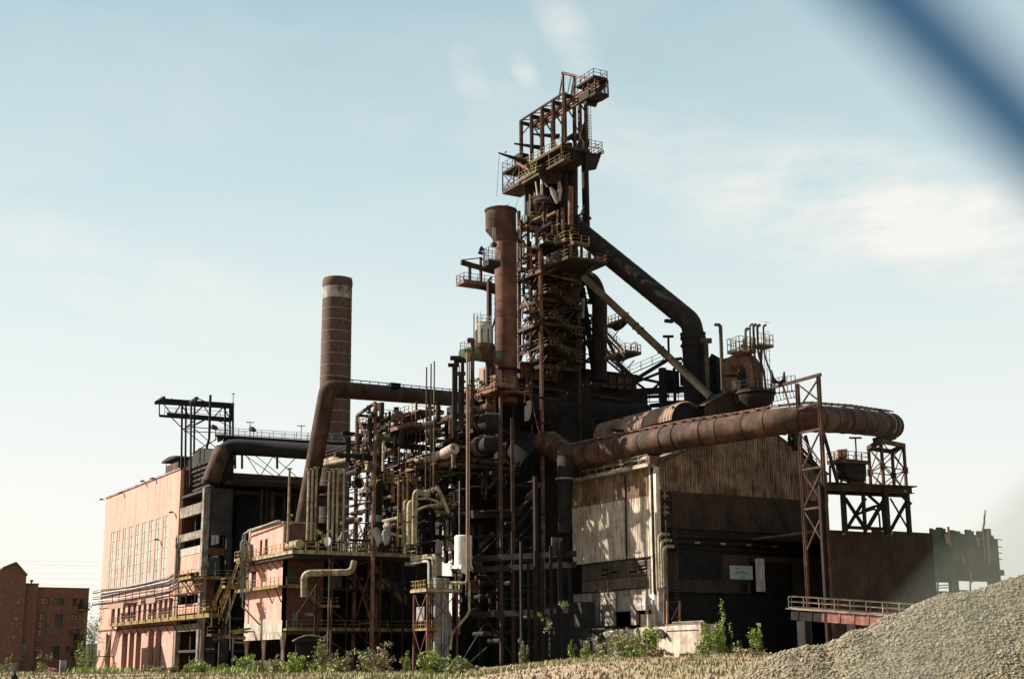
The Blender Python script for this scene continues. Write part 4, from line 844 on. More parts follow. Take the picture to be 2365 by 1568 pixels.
# twin columns right of the long pipes and cross girder
gm = T('stack_pedestal_frame', 'mottled rust column frame with deep cross girder under the red stack', 'frame', PD(1160, 1540, 186))
for u, v0, v1 in ((1157, 918, 1545), (1184.5, 965, 1545)): p = PD(u, 1200, 184); seg('column', V(p.x, p.y, 0), V(p.x, p.y, PD(u, v0, 184).z), .36, 'rust', gm)
seg('girder', PD(1090, 1187, 183), PD(1200, 1182, 186), .8, 'dark', gm, 1.0); seg('girder_flange', PD(1112, 1180, 182.6), PD(1202, 1177, 185.6), .9, 'rust', gm, .12)
for a in (((1086, 1060), (1155, 1062)), ((1075, 1075), (1190, 1083)), ((1085, 1240), (1190, 1235)), ((1115, 1290), (1250, 1296)), ((1060, 1415), (1200, 1412))): seg('beam', PD(*a[0], 188), PD(*a[1], 190), .35, 'dark', gm)
for a in (((1090, 1300), (1160, 1230)), ((1086, 1380), (1130, 1440)), ((1060, 1540), (1120, 1440)), ((1130, 1440), (1190, 1520)), ((1157, 990), (1195, 1010)), ((1090, 1290), (1175, 1385)), ((1075, 1540), (1125, 1495))): seg('brace', PD(*a[0], 186), PD(*a[1], 188), .22, 'dark', gm)
# round ended pipes seen end on
eo = T('drum_pair', 'two dark drum ends with ribbed rims facing left near the stack foot', 'drum', PD(1115, 1035, 190))
for u, v, r_, L in ((1126, 975, 1.3, 2), (1122, 1027, 1.2, 2)):
    p = PD(u, v, 190); obj('drum', MB().tube([p + V(0, 1.2, 0), p - V(0, .3, 0), p + V(L * .6, -.5, 0)], r_, 22), M['dark'], eo, True)
    for k in range(3): q_ = p + V(-.0, .9 + k * .45, 0); obj('rim', MB().tube([q_, q_ + V(0, .15, 0)], r_ + .16, 22), M['pink' if v > 1000 else 'dark'], eo, True)
sq = T('square_rust_frame', 'open square box frame of rusty plate left of the drum ends', 'frame', PD(1050, 1060, 190))
p = PD(1048, 1075, 190); q = PD(1088, 1075, 190); zt_ = PD(1048, 1026, 190).z
b = MB().box(p.x, p.x + .35, p.y - .2, p.y + .2, p.z, zt_).box(p.x + .36, p.x + 3, p.y + .1, p.y + .3, zt_ - .4, zt_).box(p.x + .36, p.x + 3, p.y + .1, p.y + .3, p.z, p.z + .4)
obj('frame_plate', b, M['pink'], sq); obj('back_plate', MB().box(p.x + .4, p.x + 3.2, p.y + .5, p.y + .6, p.z, zt_), M['dark'], sq)
platform(sq, p.x - .3, p.x + 2.6, p.y - 1.3, p.y + .0, p.z - .1, M['dark'], M['rust'], 'xy', th=.3)
# orange worn ducts hanging in the dark under the tank
for u0, v0, u1, v1, r_, tx in ((1097, 1283, 1110, 1312, .55, 'slanting worn orange chute right of the white tank'), (1092, 1340, 1098, 1368, .75, 'worn orange hopper body below the white tank'), (1092, 1405, 1098, 1425, .55, 'small orange hopper low below the white tank')):
    a, c = PD(u0, v0, 186), PD(u1, v1, 186); t = T('worn_chute', tx, 'chute', c); tubeobj('chute_body', [a, a.lerp(c, .5), c], [r_ * .8, r_, r_ * .5], M['rust'], t, 12); obj('collar', MB().tube([a, a + (c - a).normalized() * .15], r_, 12), M['pink'], t, True)

hp2 = T('hanging_z_pipe', 'large cream Z shaped pipe hanging in shade under the annex deck', 'pipe', PD(700, 1380, 186))
tubeobj('pipe', arc_pts([PD(702, 1378, 186), PD(702, 1323, 186), PD(812, 1321, 187), PD(818, 1296, 187.5)], .9, 5), .42, M['cream'], hp2, 16)
obj('pipe_flange', MB().tube([PD(702, 1338, 186), PD(702, 1336, 186)], .5, 16), M['cream'], hp2, True)

# ------------------------------------------------------------------ blast furnace tower
KT = PD(1249.5, 740, 196); XT, YT = KT.x, KT.y
ft = T('furnace_tower', 'towering dark rusted blast furnace frame with stairs, decks and crane gantry on top', 'furnace tower', (XT, YT, 0))
yT2 = yAt(1200, KT.z, XT); xT2 = xAt(1336, KT.z, YT)
zv = lambda v: PX(1249, v, XT).z
zc = lambda u, v, X=None: PX(u, v, X if X is not None else XT).z
ztop = zv(590); zbase = zv(868)
for (x, y, z1, m, w) in ((XT, YT, zv(572), 'pink', .4), (xT2, YT, zv(600), 'rust', .4), (XT, yT2, zv(460), 'rust', .4), (XT + .1, (YT + yT2) / 2, zv(545), 'rust', .35), (xT2, yT2, zv(560), 'dark', .5)):
    obj('column', MB().ibeam((x, y, 0), (x, y, z1), w, w), M[m], ft)
for v in (625, 690, 746, 800, 846): # level beams on both faces
    z = zv(v)
    obj('beam', MB().beam((XT, YT, z), (XT, yT2, z), .3, .5), M['rust'], ft); obj('beam', MB().beam((XT, YT - .02, z), (xT2, YT - .02, z), .3, .5), M['red' if v == 746 else 'rust'], ft)
for va, vb in ((690, 625), (746, 690), (800, 746), (846, 800)):
    obj('brace', MB().beam((XT, yT2, zv(va)), (XT, YT, zv(vb)), .14), M['rust'], ft)
for va, vb, fl_ in ((746, 640, 0), (846, 746, 1), (700, 600, 1), (800, 700, 0)):
    a, c = (XT, YT, zv(va)), (xT2, YT, zv(vb)); 
    if fl_: a, c = (xT2, YT, zv(va)), (XT, YT, zv(vb))
    obj('brace', MB().beam(a, c, .2), M['rust'], ft)
# haunched inner posts
for zt0 in (590, 690, 800):
    obj('haunch', MB().beam((XT - .05, (YT + yT2) / 2 + 1.6, zv(zt0 - 20)), (XT - .05, (YT + yT2) / 2, zv(zt0 + 12)), .28), M['pink'], ft)
# zigzag stairs on the front face
lv = [868, 831, 800, 768, 738, 708, 678, 650, 625, 600]
sy0 = YT - .1
for k in range(len(lv) - 1):
    z0_, z1_ = zv(lv[k]), zv(lv[k + 1]); xa_, xb_ = XT + 1.3, xT2 - 1.4
    if k % 2: xa_, xb_ = xb_, xa_
    stair(ft, (xa_, sy0 - .2 - (k % 2) * 1.1, z0_), (xb_, sy0 - .2 - (k % 2) * 1.1, z1_), .95, M['dark'], M['yeld'], (0, 1, 0))
    x0_ = xb_ if xb_ > xa_ else xb_ - 1.2
    platform(ft, x0_, x0_ + 1.3, sy0 - 1.4, sy0 + .8, z1_, M['dark'], M['yeld'], 'y' + ('X' if xb_ > xa_ else 'x'), th=.18, sp=1.0)
# mid platforms on the -x face with gear
for v in (714, 746, 800): platform(ft, XT - .2, XT + 1.6, YT + .3, YT + 2.4, zv(v), M['rust'], M['yeld'], 'x', th=.25, sp=.8)
for v in (625, 746): platform(ft, XT - .5, xT2 + .6, YT - .8, yT2 + .3, zv(v), M['rust'], M['rust'], 'x', th=.35, sp=1.5)
# furnace shaft behind
DF = 205; fx, fy, _ = vline(1296, 700, DF)
zF = lambda v: PD(1296, v, DF).z
obj('furnace_shaft', MB().lathe(fx, fy, [(0, 5.5), (zF(1000), 5.5), (zF(870), 3.6), (zF(760), 3.0), (zF(660), 2.6), (zF(600), 2.3), (zF(560), 1.6), (zF(540), 1.4)], 28), M['dark'], ft, True)
for v in (840, 810, 780, 750, 720, 690, 660, 630): obj('shell_band', MB().lathe(fx, fy, [(zF(v), 3.6), (zF(v) + .35, 3.6)], 20), M['steel'], ft, True)
# big decks
def deckT(uc, vc, ul, ur, m='rust', rm='yeld', sides='xy', X=None, th=.35, sp=1.5, h=1.1):
    X = X if X is not None else XT - .6; c = PX(uc, vc, X); yl = yAt(ul, c.z, X); xr_ = xAt(ur, c.z, c.y)
    platform(ft, X, xr_, c.y, yl, c.z, M[m], M[rm], sides, th=th, sp=sp, h=h); return X, xr_, c.y, yl, c.z
dk_f = deckT(1312, 592, 1255, 1404, 'dark', 'yeld', 'xyX', th=.3)
deckT(1200, 618, 1194, 1249, 'rust', 'rust', 'xy', th=.5)
deckT(1233, 506, 1194, 1291, 'rust', 'yel', 'xy', th=.4)
deckT(1262, 557, 1215, 1306, 'dark', 'yel', 'y'); deckT(1325, 558, 1318, 1362, 'red', 'yel', 'xy'); deckT(1306, 551, 1280, 1318, 'rust', 'yel', 'xy')
# struts below deck f
for a, c in (((1249, 640), (1312, 600)), ((1320, 660), (1392, 600)), ((1336, 655), (1372, 612)), ((1255, 632), (1336, 650))): seg('strut', PD(*a, 194), PD(*c, 192), .25, 'rust', ft)
obj('arch_plate', MB().prism([PD(1318, 592, 193), PD(1406, 600, 196), PD(1404, 606, 196), PD(1376, 610, 195.5), PD(1350, 640, 195), PD(1335, 652, 194)], FWD * .4), M['dark'], ft)
seg('edge_beam', PD(1372, 595, 194), PD(1406, 600, 195), .3, 'red', ft, .6)
# open bracing between deck and head (sky shows through)
for u0, v0, u1, v1, w, m in ((1220, 500, 1220, 622, .35, 'rust'), (1203, 510, 1203, 625, .3, 'rust'), (1240, 506, 1240, 622, .4, 'red'), (1226, 622, 1226, 575, .35, 'pink'), (1206, 555, 1226, 585, .3, 'pink'), (1245, 505, 1262, 575, .3, 'rust'), (1262, 575, 1284, 520, .3, 'rust'), (1282, 520, 1268, 590, .3, 'dark'), (1284, 520, 1306, 590, .3, 'dark'),
                        (1300, 480, 1300, 592, .45, 'pink'), (1318, 470, 1318, 592, .4, 'pink'), (1196, 560, 1216, 540, .25, 'rust'), (1196, 600, 1240, 590, .2, 'rust'), (1196, 645, 1225, 655, .3, 'rust'), (1343, 560, 1343, 596, .3, 'dark'), (1362, 556, 1362, 600, .3, 'rust'), (1330, 560, 1330, 596, .3, 'rust')):
    seg('strut', PD(u0, v0, 197), PD(u1, v1, 197), w, m, ft)
# dark head block and uptakes
x0h = PX(1212, 440, XT).y
def blk(nm, u0, u1, v0, v1, D_, dep, m):
    a = PD(u0, v1, D_); c = PD(u1, v1, D_); zt_ = PD((u0 + u1) / 2, v0, D_).z
    obj(nm, MB().prism([a, c, c + FWD * dep, a + FWD * dep], (0, 0, zt_ - a.z)), M[m], ft)
blk('head_block', 1213, 1248, 420, 478, 200, 4, 'dark'); blk('head_block', 1290, 1334, 378, 560, 199, 3.5, 'steel'); blk('head_block', 1225, 1300, 400, 440, 202, 3.5, 'dark')
obj('bell_hopper', MB().lathe(*vline(1256, 500, 200)[:2], [(PD(1256, 548, 200).z, .9), (PD(1256, 515, 200).z, 2.4), (PD(1256, 470, 200).z, 2.6), (PD(1256, 455, 200).z, 1.6), (PD(1256, 440, 200).z, 1.4)], 20), M['dark'], ft, True)
obj('bell_hoop', MB().lathe(*vline(1258, 480, 199)[:2], [(PD(1258, 478, 199).z, 1.9), (PD(1258, 470, 199).z, 2.1), (PD(1258, 466, 199).z, 1.9)], 18, False), M['rust'], ft)
tubeobj('uptake', [PD(1320, 700, 199), PD(1320, 385, 199)], .95, M['dark'], ft, 16)
tubeobj('uptake', [PD(1302, 600, 198), PD(1301, 375, 198)], .7, M['dark'], ft, 14)
tubeobj('uptake', [PD(1318, 520, 196), PD(1318, 432, 196)], .38, M['pink'], ft, 10)
tubeobj('rear_uptake', [PD(1355, 560, 203), PD(1350, 340, 203)], .55, M['dark'], ft, 12)
obj('pipe_flange', MB().tube([PD(1354.6, 506, 203), PD(1354.6, 503, 203)], .75, 12), M['dark'], ft)
tubeobj('silver_chute', [PD(1271, 432, 195.5), PD(1278, 445, 195.5), PD(1287, 470, 195.5)], [.15, .42, .2], M['lintel'], ft, 10)
tubeobj('silver_chute', [PD(1290, 415, 195.5), PD(1293, 440, 195.5), PD(1292, 465, 195.5)], [.2, .34, .15], M['lintel'], ft, 10)
tubeobj('thin_white_pipe', [PD(1251, 408, 195), PD(1251, 450, 195)], .18, M['white'], ft, 8); tubeobj('thin_white_pipe', [PD(1251, 412, 195), PD(1264, 432, 195)], .15, M['white'], ft, 8)
tubeobj('thin_white_pipe', [PD(1241, 452, 195), PD(1237, 420, 195)], .1, M['white'], ft, 8)
# bull wheel
for r_ in (1.75, 1.2, .5): obj('wheel_ring', MB().tube([PD(1272, 400, 194) + V(0, 0, 0) + (FWD * -.4), PD(1272, 400, 194)], r_, 24), M['dark' if r_ > 1.3 else 'rust'], ft, True)
for k in range(85):   # small pipes, boxes and stubs cluttering the frame
    u = rnd.uniform(1200, 1322); v = rnd.uniform(500, 640); p = PD(u, v, rnd.uniform(194, 202)); d = rnd.choice((V(1, 0, 0), V(0, -1, 0), V(0, 0, 1), V(.6, 0, .6)))
    tubeobj('small_pipe', [p, p + d * rnd.uniform(1, 4)], rnd.choice((.08, .12, .2)), M[rnd.choice(['rust', 'dark', 'pink', 'yel'])], ft, 6)
for k in range(150):
    u = rnd.uniform(1200, 1350); v = rnd.uniform(640, 850); p = PD(u, v, rnd.uniform(198, 206)); d = rnd.choice((V(1, 0, 0), V(0, -1, 0), V(0, 0, 1)))
    tubeobj('small_pipe', [p, p + d * rnd.uniform(1, 4)], rnd.choice((.08, .12, .25)), M[rnd.choice(['rust', 'dark', 'dark', 'steel'])], ft, 6)
# packed galleries, lattice and rails round the shaft
for k, v in enumerate((838, 822, 792, 777, 760, 730, 700, 684, 664, 640)):
    z = zv(v); x0_, x1_ = XT + .6 + .3 * (k % 3), xT2 + .7 - .4 * (k % 2)
    platform(ft, x0_, x1_, YT + .5, yT2 - .3 * (k % 3), z, M['dark'], M['rust'], 'xyX' if k % 2 else 'xy', th=.2, sp=1.0, name='gallery')
for k in range(60):
    z = zv(rnd.uniform(650, 850)); y = rnd.uniform(YT, yT2); x = XT + rnd.choice((-.02, .5, 3, 6)); obj('lattice_bar', MB().beam((x, y, z), (x + rnd.choice((0, 0, 2.2)), y + rnd.uniform(-2.5, 2.5), z + rnd.uniform(1.2, 3.2)), rnd.choice((.08, .1, .14))), M[rnd.choice(['dark', 'rust', 'rust', 'steel'])], ft)
for k in range(34):
    a = PD(rnd.uniform(1196, 1340), rnd.uniform(505, 620), rnd.uniform(195, 202)); obj('lattice_bar', MB().beam(a, a + V(rnd.uniform(-1.5, 1.5), rnd.uniform(-1, 1), rnd.uniform(1.0, 3.2)), rnd.choice((.08, .12, .18))), M[rnd.choice(['dark', 'rust', 'pink'])], ft)
for k in range(9):
    a = PD(rnd.uniform(1200, 1320), rnd.uniform(515, 612), rnd.uniform(196, 200)); platform(ft, a.x, a.x + rnd.uniform(1.2, 2.4), a.y - rnd.uniform(1.0, 2.0), a.y, a.z, M['dark'], M[rnd.choice(['yeld', 'rust'])], 'xy', th=.15, sp=.7, name='gallery')
# ---- top decks, gantry and jib
XG = XT - .4
Kg = PX(1296, 333, XG); yG2 = yAt(1205, Kg.z, XG); xGr = xAt(1384, Kg.z + 0, Kg.y); zG = Kg.z
xg1 = XG + 4.2
obj('top_deck', MB().box(XG, xg1 + .6, Kg.y, yG2, zG - .35, zG), M['rust'], ft)
railing(ft, [(XG + .05, yG2, zG), (XG + .05, Kg.y + .1, zG)], M['yel'], 1.1, 1.5)
a_, b_, c_, d_ = PD(1296, 336, 191), PD(1383, 346, 194), PD(1330, 372, 191), PD(1296, 380, 191)
xs0, xs1 = Kg.x, xGr
obj('side_deck', MB().box(xg1 + 2.4, xGr, Kg.y - 1.0, Kg.y + 3.5, zG - .52, zG - .02), M['rust'], ft)
railing(ft, [(xGr - 2.4, Kg.y - .95, zG), (xGr - .1, Kg.y - .95, zG), (xGr - .1, Kg.y + 3.4, zG)], M['rust'], 1.1, 1.2)
obj('deck_gusset', MB().prism([(XG + 4, Kg.y - .4, zG - .55), (xGr, Kg.y - .4, zG - .55), (xGr, Kg.y - .4, zG - .75), (XG + 5.6, Kg.y - .4, zG - 2.9), (XG + 4, Kg.y - .4, zG - 3.4)], (0, .4, 0)), M['dark'], ft)
obj('under_deck', MB().box(XG + 1.7, xg1 + .5, Kg.y + .5, yG2 - 1, zG - 1.7, zG - .4), M['steel'], ft)
wz = PX(1305, 367, XG).z; wy = PX(1305, 367, XG).y; 
platform(ft, XG - .1, XG + 1.1, wy, yAt(1205, wz, XG), wz, M['rust'], M['yeld'], 'xyX', th=.2, sp=1.3)
for k in range(5): y = wy + 1 + k * 3.4; obj('hanger', MB().beam((XG + .1, y, wz), (XG + .1, y, zG), .16), M['rust'], ft)
zr0 = PX(1299.4, 213, XG).z
ys = [PX(1299.4, 213, XG).y]; yfar = yAt(1199.5, PX(1199.5, 276, XG).z, XG)
ys = [ys[0] + (yfar - ys[0]) * k / 4 for k in range(5)]
for k, y in enumerate(ys):
    for j, x in enumerate((XG + .3, XG + 3.9)):
        obj('gantry_column', MB().ibeam((x, y, zG - (0 if j == 0 else .3)), (x, y, zr0), .42, .42), M['rust'], ft)
        obj('knee_brace', MB().beam((x, y, zr0 - 2.4), (x + (1.4 if j == 0 else -1.4), y, zr0 - .6), .16), M['rust'], ft)
    obj('gantry_beam', MB().beam((XG + .3, y, zr0 - .4), (XG + 3.9, y, zr0 - .4), .3, .5), M['dark'], ft)
    if k < 4:
        y2 = ys[k + 1]
        obj('roof_brace', MB().beam((XG + .3, y, zr0), (XG + 3.9, y2, zr0), .12), M['steel'], ft); obj('roof_brace', MB().beam((XG + 3.9, y, zr0 + .02), (XG + .3, y2, zr0 + .02), .12), M['steel'], ft)
for x, w in ((XG + .3, .25), (XG + 3.9, .25)): obj('eave_beam', MB().beam((x, ys[0], zr0), (x, ys[4], zr0), w), M['dark'], ft)
ytip = PX(1371, 184, XG + 2).y
for x in (XG + 1.5, XG + 2.8): obj('crane_rail', MB().ibeam((x, ys[4] - .5, zr0 - .9), (x, ytip - 2.0, zr0 - .9), .35, .6), M['pink'], ft)
obj('rear_brace', MB().beam((XG + 3.9, ys[0], zG), (XG + 3.9, ys[1], zr0 - 3), .14), M['steel'], ft); obj('rear_brace', MB().beam((XG + 3.9, ys[1], zG), (XG + 3.9, ys[0], zr0 - 3), .14), M['steel'], ft)
obj('rear_brace', MB().beam((XG + 3.9, ys[2], zG), (XG + 3.9, ys[3], zr0 - 3), .14), M['steel'], ft)
# jib with mast
ym = PX(1311, 172, XG + 2).y; zm = PX(1311, 172, XG + 2).z
for x in (XG + 1.2, XG + 3.1):
    obj('jib_mast', MB().beam((x, ym, zr0 - .7), (x, ym, zm), .28), M['rust'], ft)
    obj('jib_stay', MB().beam((x, ym, zm), (x, ytip - .5, zr0 + .2), .2), M['pink'], ft); obj('jib_stay', MB().beam((x, ym, zm), (x, ys[1], zr0), .16), M['rust'], ft)
obj('mast_head', MB().beam((XG + 1.0, ym, zm), (XG + 3.4, ym, zm), .3), M['rust'], ft)
for k in range(4):
    y = ym + (ytip - ym) * (k + .6) / 5; obj('jib_lacing', MB().beam((XG + 1.2, y, zr0 - .6), (XG + 1.2, y - 1.4, zm + (zr0 - zm) * (k + 1.6) / 5), .1), M['rust'], ft)
platform(ft, XG + .9, XG + 3.3, ytip - 1.6, ytip + 3.0, zr0 + .2, M['dark'], M['rust'], 'xyX', th=.2, sp=1.2)
lattice(ft, [(XG + 1.2, ytip - 1.6), (XG + 3.3, ytip - 1.6), (XG + 3.3, ytip + .2), (XG + 1.2, ytip + .2)], [zr0 - 2.3, zr0 - .06], .14, .08, M['rust'])
platform(ft, XG + 1.1, XG + 3.4, ytip - 1.7, ytip + .3, zr0 - 2.2, M['dark'], M['rust'], 'xyX', th=.3, sp=1.0)
tz = zr0 - 1.2
obj('trolley', MB().box(XG + 1, XG + 3.4, ys[0] - 5.2, ys[0] - 2.6, zr0 - 2.4, zr0 - 1.3), M['dark'], ft); obj('hoist_drum', MB().tube([(XG + 1.2, ys[0] - 3.9, zr0 - 2.7), (XG + 3.0, ys[0] - 3.9, zr0 - 2.7)], .4, 14), M['steel'], ft, True)
p = PD(1340, 330, 195); seg('hoist_post', V(p.x, p.y, zG), V(p.x, p.y, PD(1340, 235, 195).z), .45, 'rust', ft)
p = PD(1350, 330, 196); tubeobj('stub_stack', [V(p.x, p.y, zG - 2), V(p.x, p.y, PD(1350, 290, 196).z)], .5, M['dark'], ft, 12)
for dx in (-.25, .25, .0):
    p = PD(1361, 330, 196) + V(dx * 1.4, 0, 0); seg('ladder_rail', V(p.x, p.y, zG), V(p.x, p.y, PD(1360, 232, 196).z), .06, 'rust', ft)
for k in range(16): z = zG + .6 + k * .4; p = PD(1361, 330, 196); seg('ladder_hoop', V(p.x - .45, p.y, z), V(p.x + .45, p.y, z), .05, 'rust', ft)
b = MB()
for k in range(14): c = PD(1300 + k * 4.2, 331, 194 + (k % 3)); s = rnd.uniform(.3, .8); b.box(c.x, c.x + s, c.y, c.y + s, zG, zG + rnd.uniform(.5, 2.0))
for p_ in [(1310 + 6 * k, 322 - (k % 2) * 4) for k in range(6)]: c = PD(*p_, 195); b.tube([c, c + V(.8, 0, .6)], .35, 8)
obj('winch_gear', b, M['dark'], ft)
# three long tapered booms pointing left
for (u0, v0, u1, v1) in ((1293, 316, 1228, 310), (1258, 343, 1187, 332), (1216, 375, 1151, 353.5)):
    a, c = PD(u0, v0, 198), PD(u1, v1, 198); d = (c - a); obj('boom', MB().tube([a, a.lerp(c, .35), c], [.42, .3, .12], 6), M['dark'], ft)
seg('boom_lamp', PD(1167, 353, 198), PD(1167, 350, 198), .3, 'galv', ft)
# left pod
pz0, pz1 = PX(1165, 441, XG).z, PX(1165, 398, XG).z
py1 = yAt(1161, pz0, XG); py0 = yAt(1200, pz0, XG)
lattice(ft, [(XG, py0), (XG + 3, py0), (XG + 3, py1), (XG, py1)], [pz0, pz1], .16, .1, M['rust'])
platform(ft, XG - .1, XG + 3.1, py0, py1, pz0, M['rust'], M['rust'], 'xyXY', th=.4); platform(ft, XG - .1, XG + 2.6, py0 - 1, py1, pz1, M['dark'], M['rust'], 'xYX', th=.2, h=1.6)
obj('pod_cabin', MB().box(XG + .6, XG + 2, py0 + .6, py0 + 2.6, pz1, pz1 + 2.0), M['dark'], ft)
stair(ft, (XG - .2, py0 - 3.6, pz0 + .6), (XG - .2, py0 + .4, pz1 + .1), .9, M['pink'], M['yel'], (1, 0, 0)); platform(ft, XG - .2, XG + 1.5, py0 - 5, py0, pz0 + .2, M['rust'], M['yel'], 'x', th=.3, sp=1)
seg('pod_strut', V(XG + 2, py0 + .5, pz0), V(XG + 2, py0 - 2.5, pz0 - 4), .25, 'rust', ft)
for u0, v0, u1, v1 in ((1153, 360, 1147, 455), (1204, 440, 1183, 500), (1209, 425, 1212, 505), (1250, 420, 1262, 560), (1272, 440, 1256, 520)): seg('cable', PD(u0, v0, 197), PD(u1, v1, 197), .045, 'cable', ft)

# ------------------------------------------------------------------ left cantilever working deck beside the stack
cl_ = T('cantilever_deck', 'railed cantilever deck with open crane beams sticking out left of the stack', 'platform', PD(1140, 676, 196))
pa, pb = PD(1142, 678, 196), PD(1053, 655, 196); zc0 = (pa.z + pb.z) / 2
a = PD(1142, 668, 194); X_ = PD(1053, 655, 197).x; q = PX(1053, 655, X_); xr_ = xAt(1152, q.z, q.y - 2.4)
platform(cl_, q.x, xr_, q.y - 2.4, q.y, q.z, M['pink'], M['rust'], 'xyY', th=.4, sp=1.2)
obj('under_girder', MB().prism([(q.x + .8, q.y - 2.3, q.z - .4), (xr_, q.y - 2.3, q.z - .4), (xr_, q.y - 2.3, q.z - 1.5), (q.x + 3, q.y - 2.3, q.z - .9)], (0, .4, 0)), M['rust'], cl_)
for x in (q.x + 1.6, q.x + 3.4): obj('post', MB().beam((x, q.y - 1.2, q.z), (x, q.y - 1.2, q.z + 2.9), .35), M['rust'], cl_)
seg('crane_beam', V(q.x + .2, q.y - 1.2, q.z + 2.9), V(xr_, q.y - 1.2, q.z + 2.2), .4, 'rust', cl_, .7)
seg('stay', V(q.x + .2, q.y - 1.2, q.z + 3.2), V(q.x + 3.4, q.y - 1.2, q.z + 4.0), .14, 'rust', cl_); seg('stay', V(q.x + 3.4, q.y - 1.2, q.z + 4.0), V(q.x + 5.0, q.y - 1.2, q.z + 3.0), .14, 'rust', cl_); seg('stay_post', V(q.x + 3.4, q.y - 1.2, q.z + 2.7), V(q.x + 3.4, q.y - 1.2, q.z + 4.1), .3, 'rust', cl_)
seg('knee', V(q.x + 4, q.y - 1.2, q.z), V(q.x + 5.2, q.y - 1.2, q.z + 1.4), .25, 'rust', cl_)
p = PD(1130, 760, 194); seg('column', V(p.x, p.y, PD(1130, 800, 194).z - 14), V(p.x, p.y, q.z - .5), .55, 'rust', cl_)
for k in range(9): z = q.z - 1.5 - k * .75; seg('ladder_rung', V(p.x + .7, p.y, z), V(p.x + 1.5, p.y, z), .07, 'rust', cl_)
seg('strut', V(p.x, p.y, q.z - 9), V(p.x + 1.6, p.y, q.z - 3.5), .2, 'rust', cl_)
lpod = T('stack_lamp_perch', 'small caged perch with floodlights halfway up the left of the stack', 'platform', PD(1130, 602, 189))
p = PD(1121, 602, 189); platform(lpod, p.x, p.x + 1.9, p.y - .9, p.y + .7, p.z, M['dark'], M['galv'], 'xyY', th=.8, sp=.6, h=1.8)
obj('lamp_box', MB().box(p.x + .8, p.x + 1.5, p.y - .6, p.y, p.z + 2.1, p.z + 2.6), M['lamp'], lpod); obj('ladder_cage', MB().beam(p + V(1.4, 0, 2.6), p + V(1.4, 0, 5.0), .5, .05), M['galv'], lpod)
for du, dv in ((0, 0), (-3, 9)): c = PD(1118 + du, 578 + dv, 189); obj('lamp_head', MB().tube([c, c + V(-.4, .3, .35)], [.18, .34], 10), M['lamp'], lpod); 
seg('lamp_pole', PD(1119, 604, 189), PD(1119, 580, 189), .1, 'dark', lpod)
# white tank and green duct left of stack
wt_ = T('caged_white_tank', 'streaky white drum tank with ladder cage left of the stack', 'tank', PD(1118, 800, 190))
p = PD(1118, 796, 190); zt_ = PD(1118, 749, 190).z; r_ = 20 / F * 190
obj('shell', MB().lathe(p.x, p.y, [(p.z, r_), (zt_ - .3, r_), (zt_, r_ * .8)], 24), M['lintel'], wt_, True)
for k in range(5): an = math.pi * (.75 + k * .12); seg('cage_bar', V(p.x + (r_ + .3) * math.cos(an), p.y + (r_ + .3) * math.sin(an), p.z), V(p.x + (r_ + .3) * math.cos(an), p.y + (r_ + .3) * math.sin(an), zt_ + 1.5), .06, 'galv', wt_)
railing(wt_, [(p.x + r_ * math.cos(a) * .9, p.y + r_ * math.sin(a) * .9, zt_) for a in [2 * math.pi * k / 8 for k in range(9)]], M['galv'], 1.1, 1.2)
obj('stand', MB().lathe(p.x, p.y, [(p.z - 2.2, r_ * .7), (p.z - .6, r_ * 1.25), (p.z, r_ * 1.25)], 20), M['rust'], wt_)
for k in range(8): an = 2 * math.pi * k / 8; seg('stiffener', V(p.x + (r_ + .05) * math.cos(an), p.y + (r_ + .05) * math.sin(an), p.z), V(p.x + (r_ + .05) * math.cos(an), p.y + (r_ + .05) * math.sin(an), p.z + 2), .12, 'rust', wt_)
gd_ = T('mossy_duct', 'moss green horizontal duct with domed end below the white drum tank', 'duct', PD(1090, 820, 190))
a = PD(1068, 822, 188); tubeobj('duct', arc_pts([a, PD(1095, 817, 189), PD(1148, 825, 193)], 1, 3), .95, M['mossg'], gd_, 16)
lump(PD(1110, 812, 190.5), (2.0, 1.4, 1.1), M['mossg'], gd_, 'overgrown_hood')
p = PD(1070, 808, 190); platform(gd_, p.x, p.x + 4.0, p.y - 1.5, p.y + 1.0, p.z + .1, M['pink'], M['galv'], 'xY', th=.25, sp=1.0)
tb = T('stack_side_frame', 'rust frame and tan sheet cabin left of the stack foot', 'frame', PD(1125, 900, 192))
a = PD(1106, 888, 193); c = PD(1125, 888, 193); obj('cabin_wall', MB().box(a.x, a.x + 2.6, a.y - 2, a.y, a.z, PD(1115, 852, 193).z), M['board'], tb)
for u in (1126, 1140): p = PD(u, 905, 191); seg('column', V(p.x, p.y, p.z - 6), V(p.x, p.y, PD(u, 800, 191).z), .42, 'rust', tb)
for k, v in enumerate((876, 889, 902, 912)): a = PD(1085 if k > 1 else 1108, v + 6, 194); X_ = a.x; c = PX(1146, v - 6, X_); seg('beam', a, V(X_, c.y, a.z), .25, 'pink', tb, .45)
for k in range(26):
    u = rnd.uniform(1050, 1146); v = rnd.uniform(878, 935); p = PD(u, v, rnd.uniform(188, 196)); d = rnd.choice((V(1, 0, 0), V(0, -1, 0), V(0, 0, 1))); tubeobj('small_pipe', [p, p + d * rnd.uniform(.8, 3)], rnd.choice((.08, .12, .2)), M[rnd.choice(['rust', 'yel', 'pink', 'dark'])], tb, 6)
obj('overhead_mass', MB().box(*sorted((PD(1070, 950, 196).x, PD(1190, 950, 196).x)), PD(1100, 950, 196).y - 1, PD(1100, 950, 196).y + 6, PD(1100, 950, 196).z, PD(1100, 928, 196).z), M['steel'], tb)

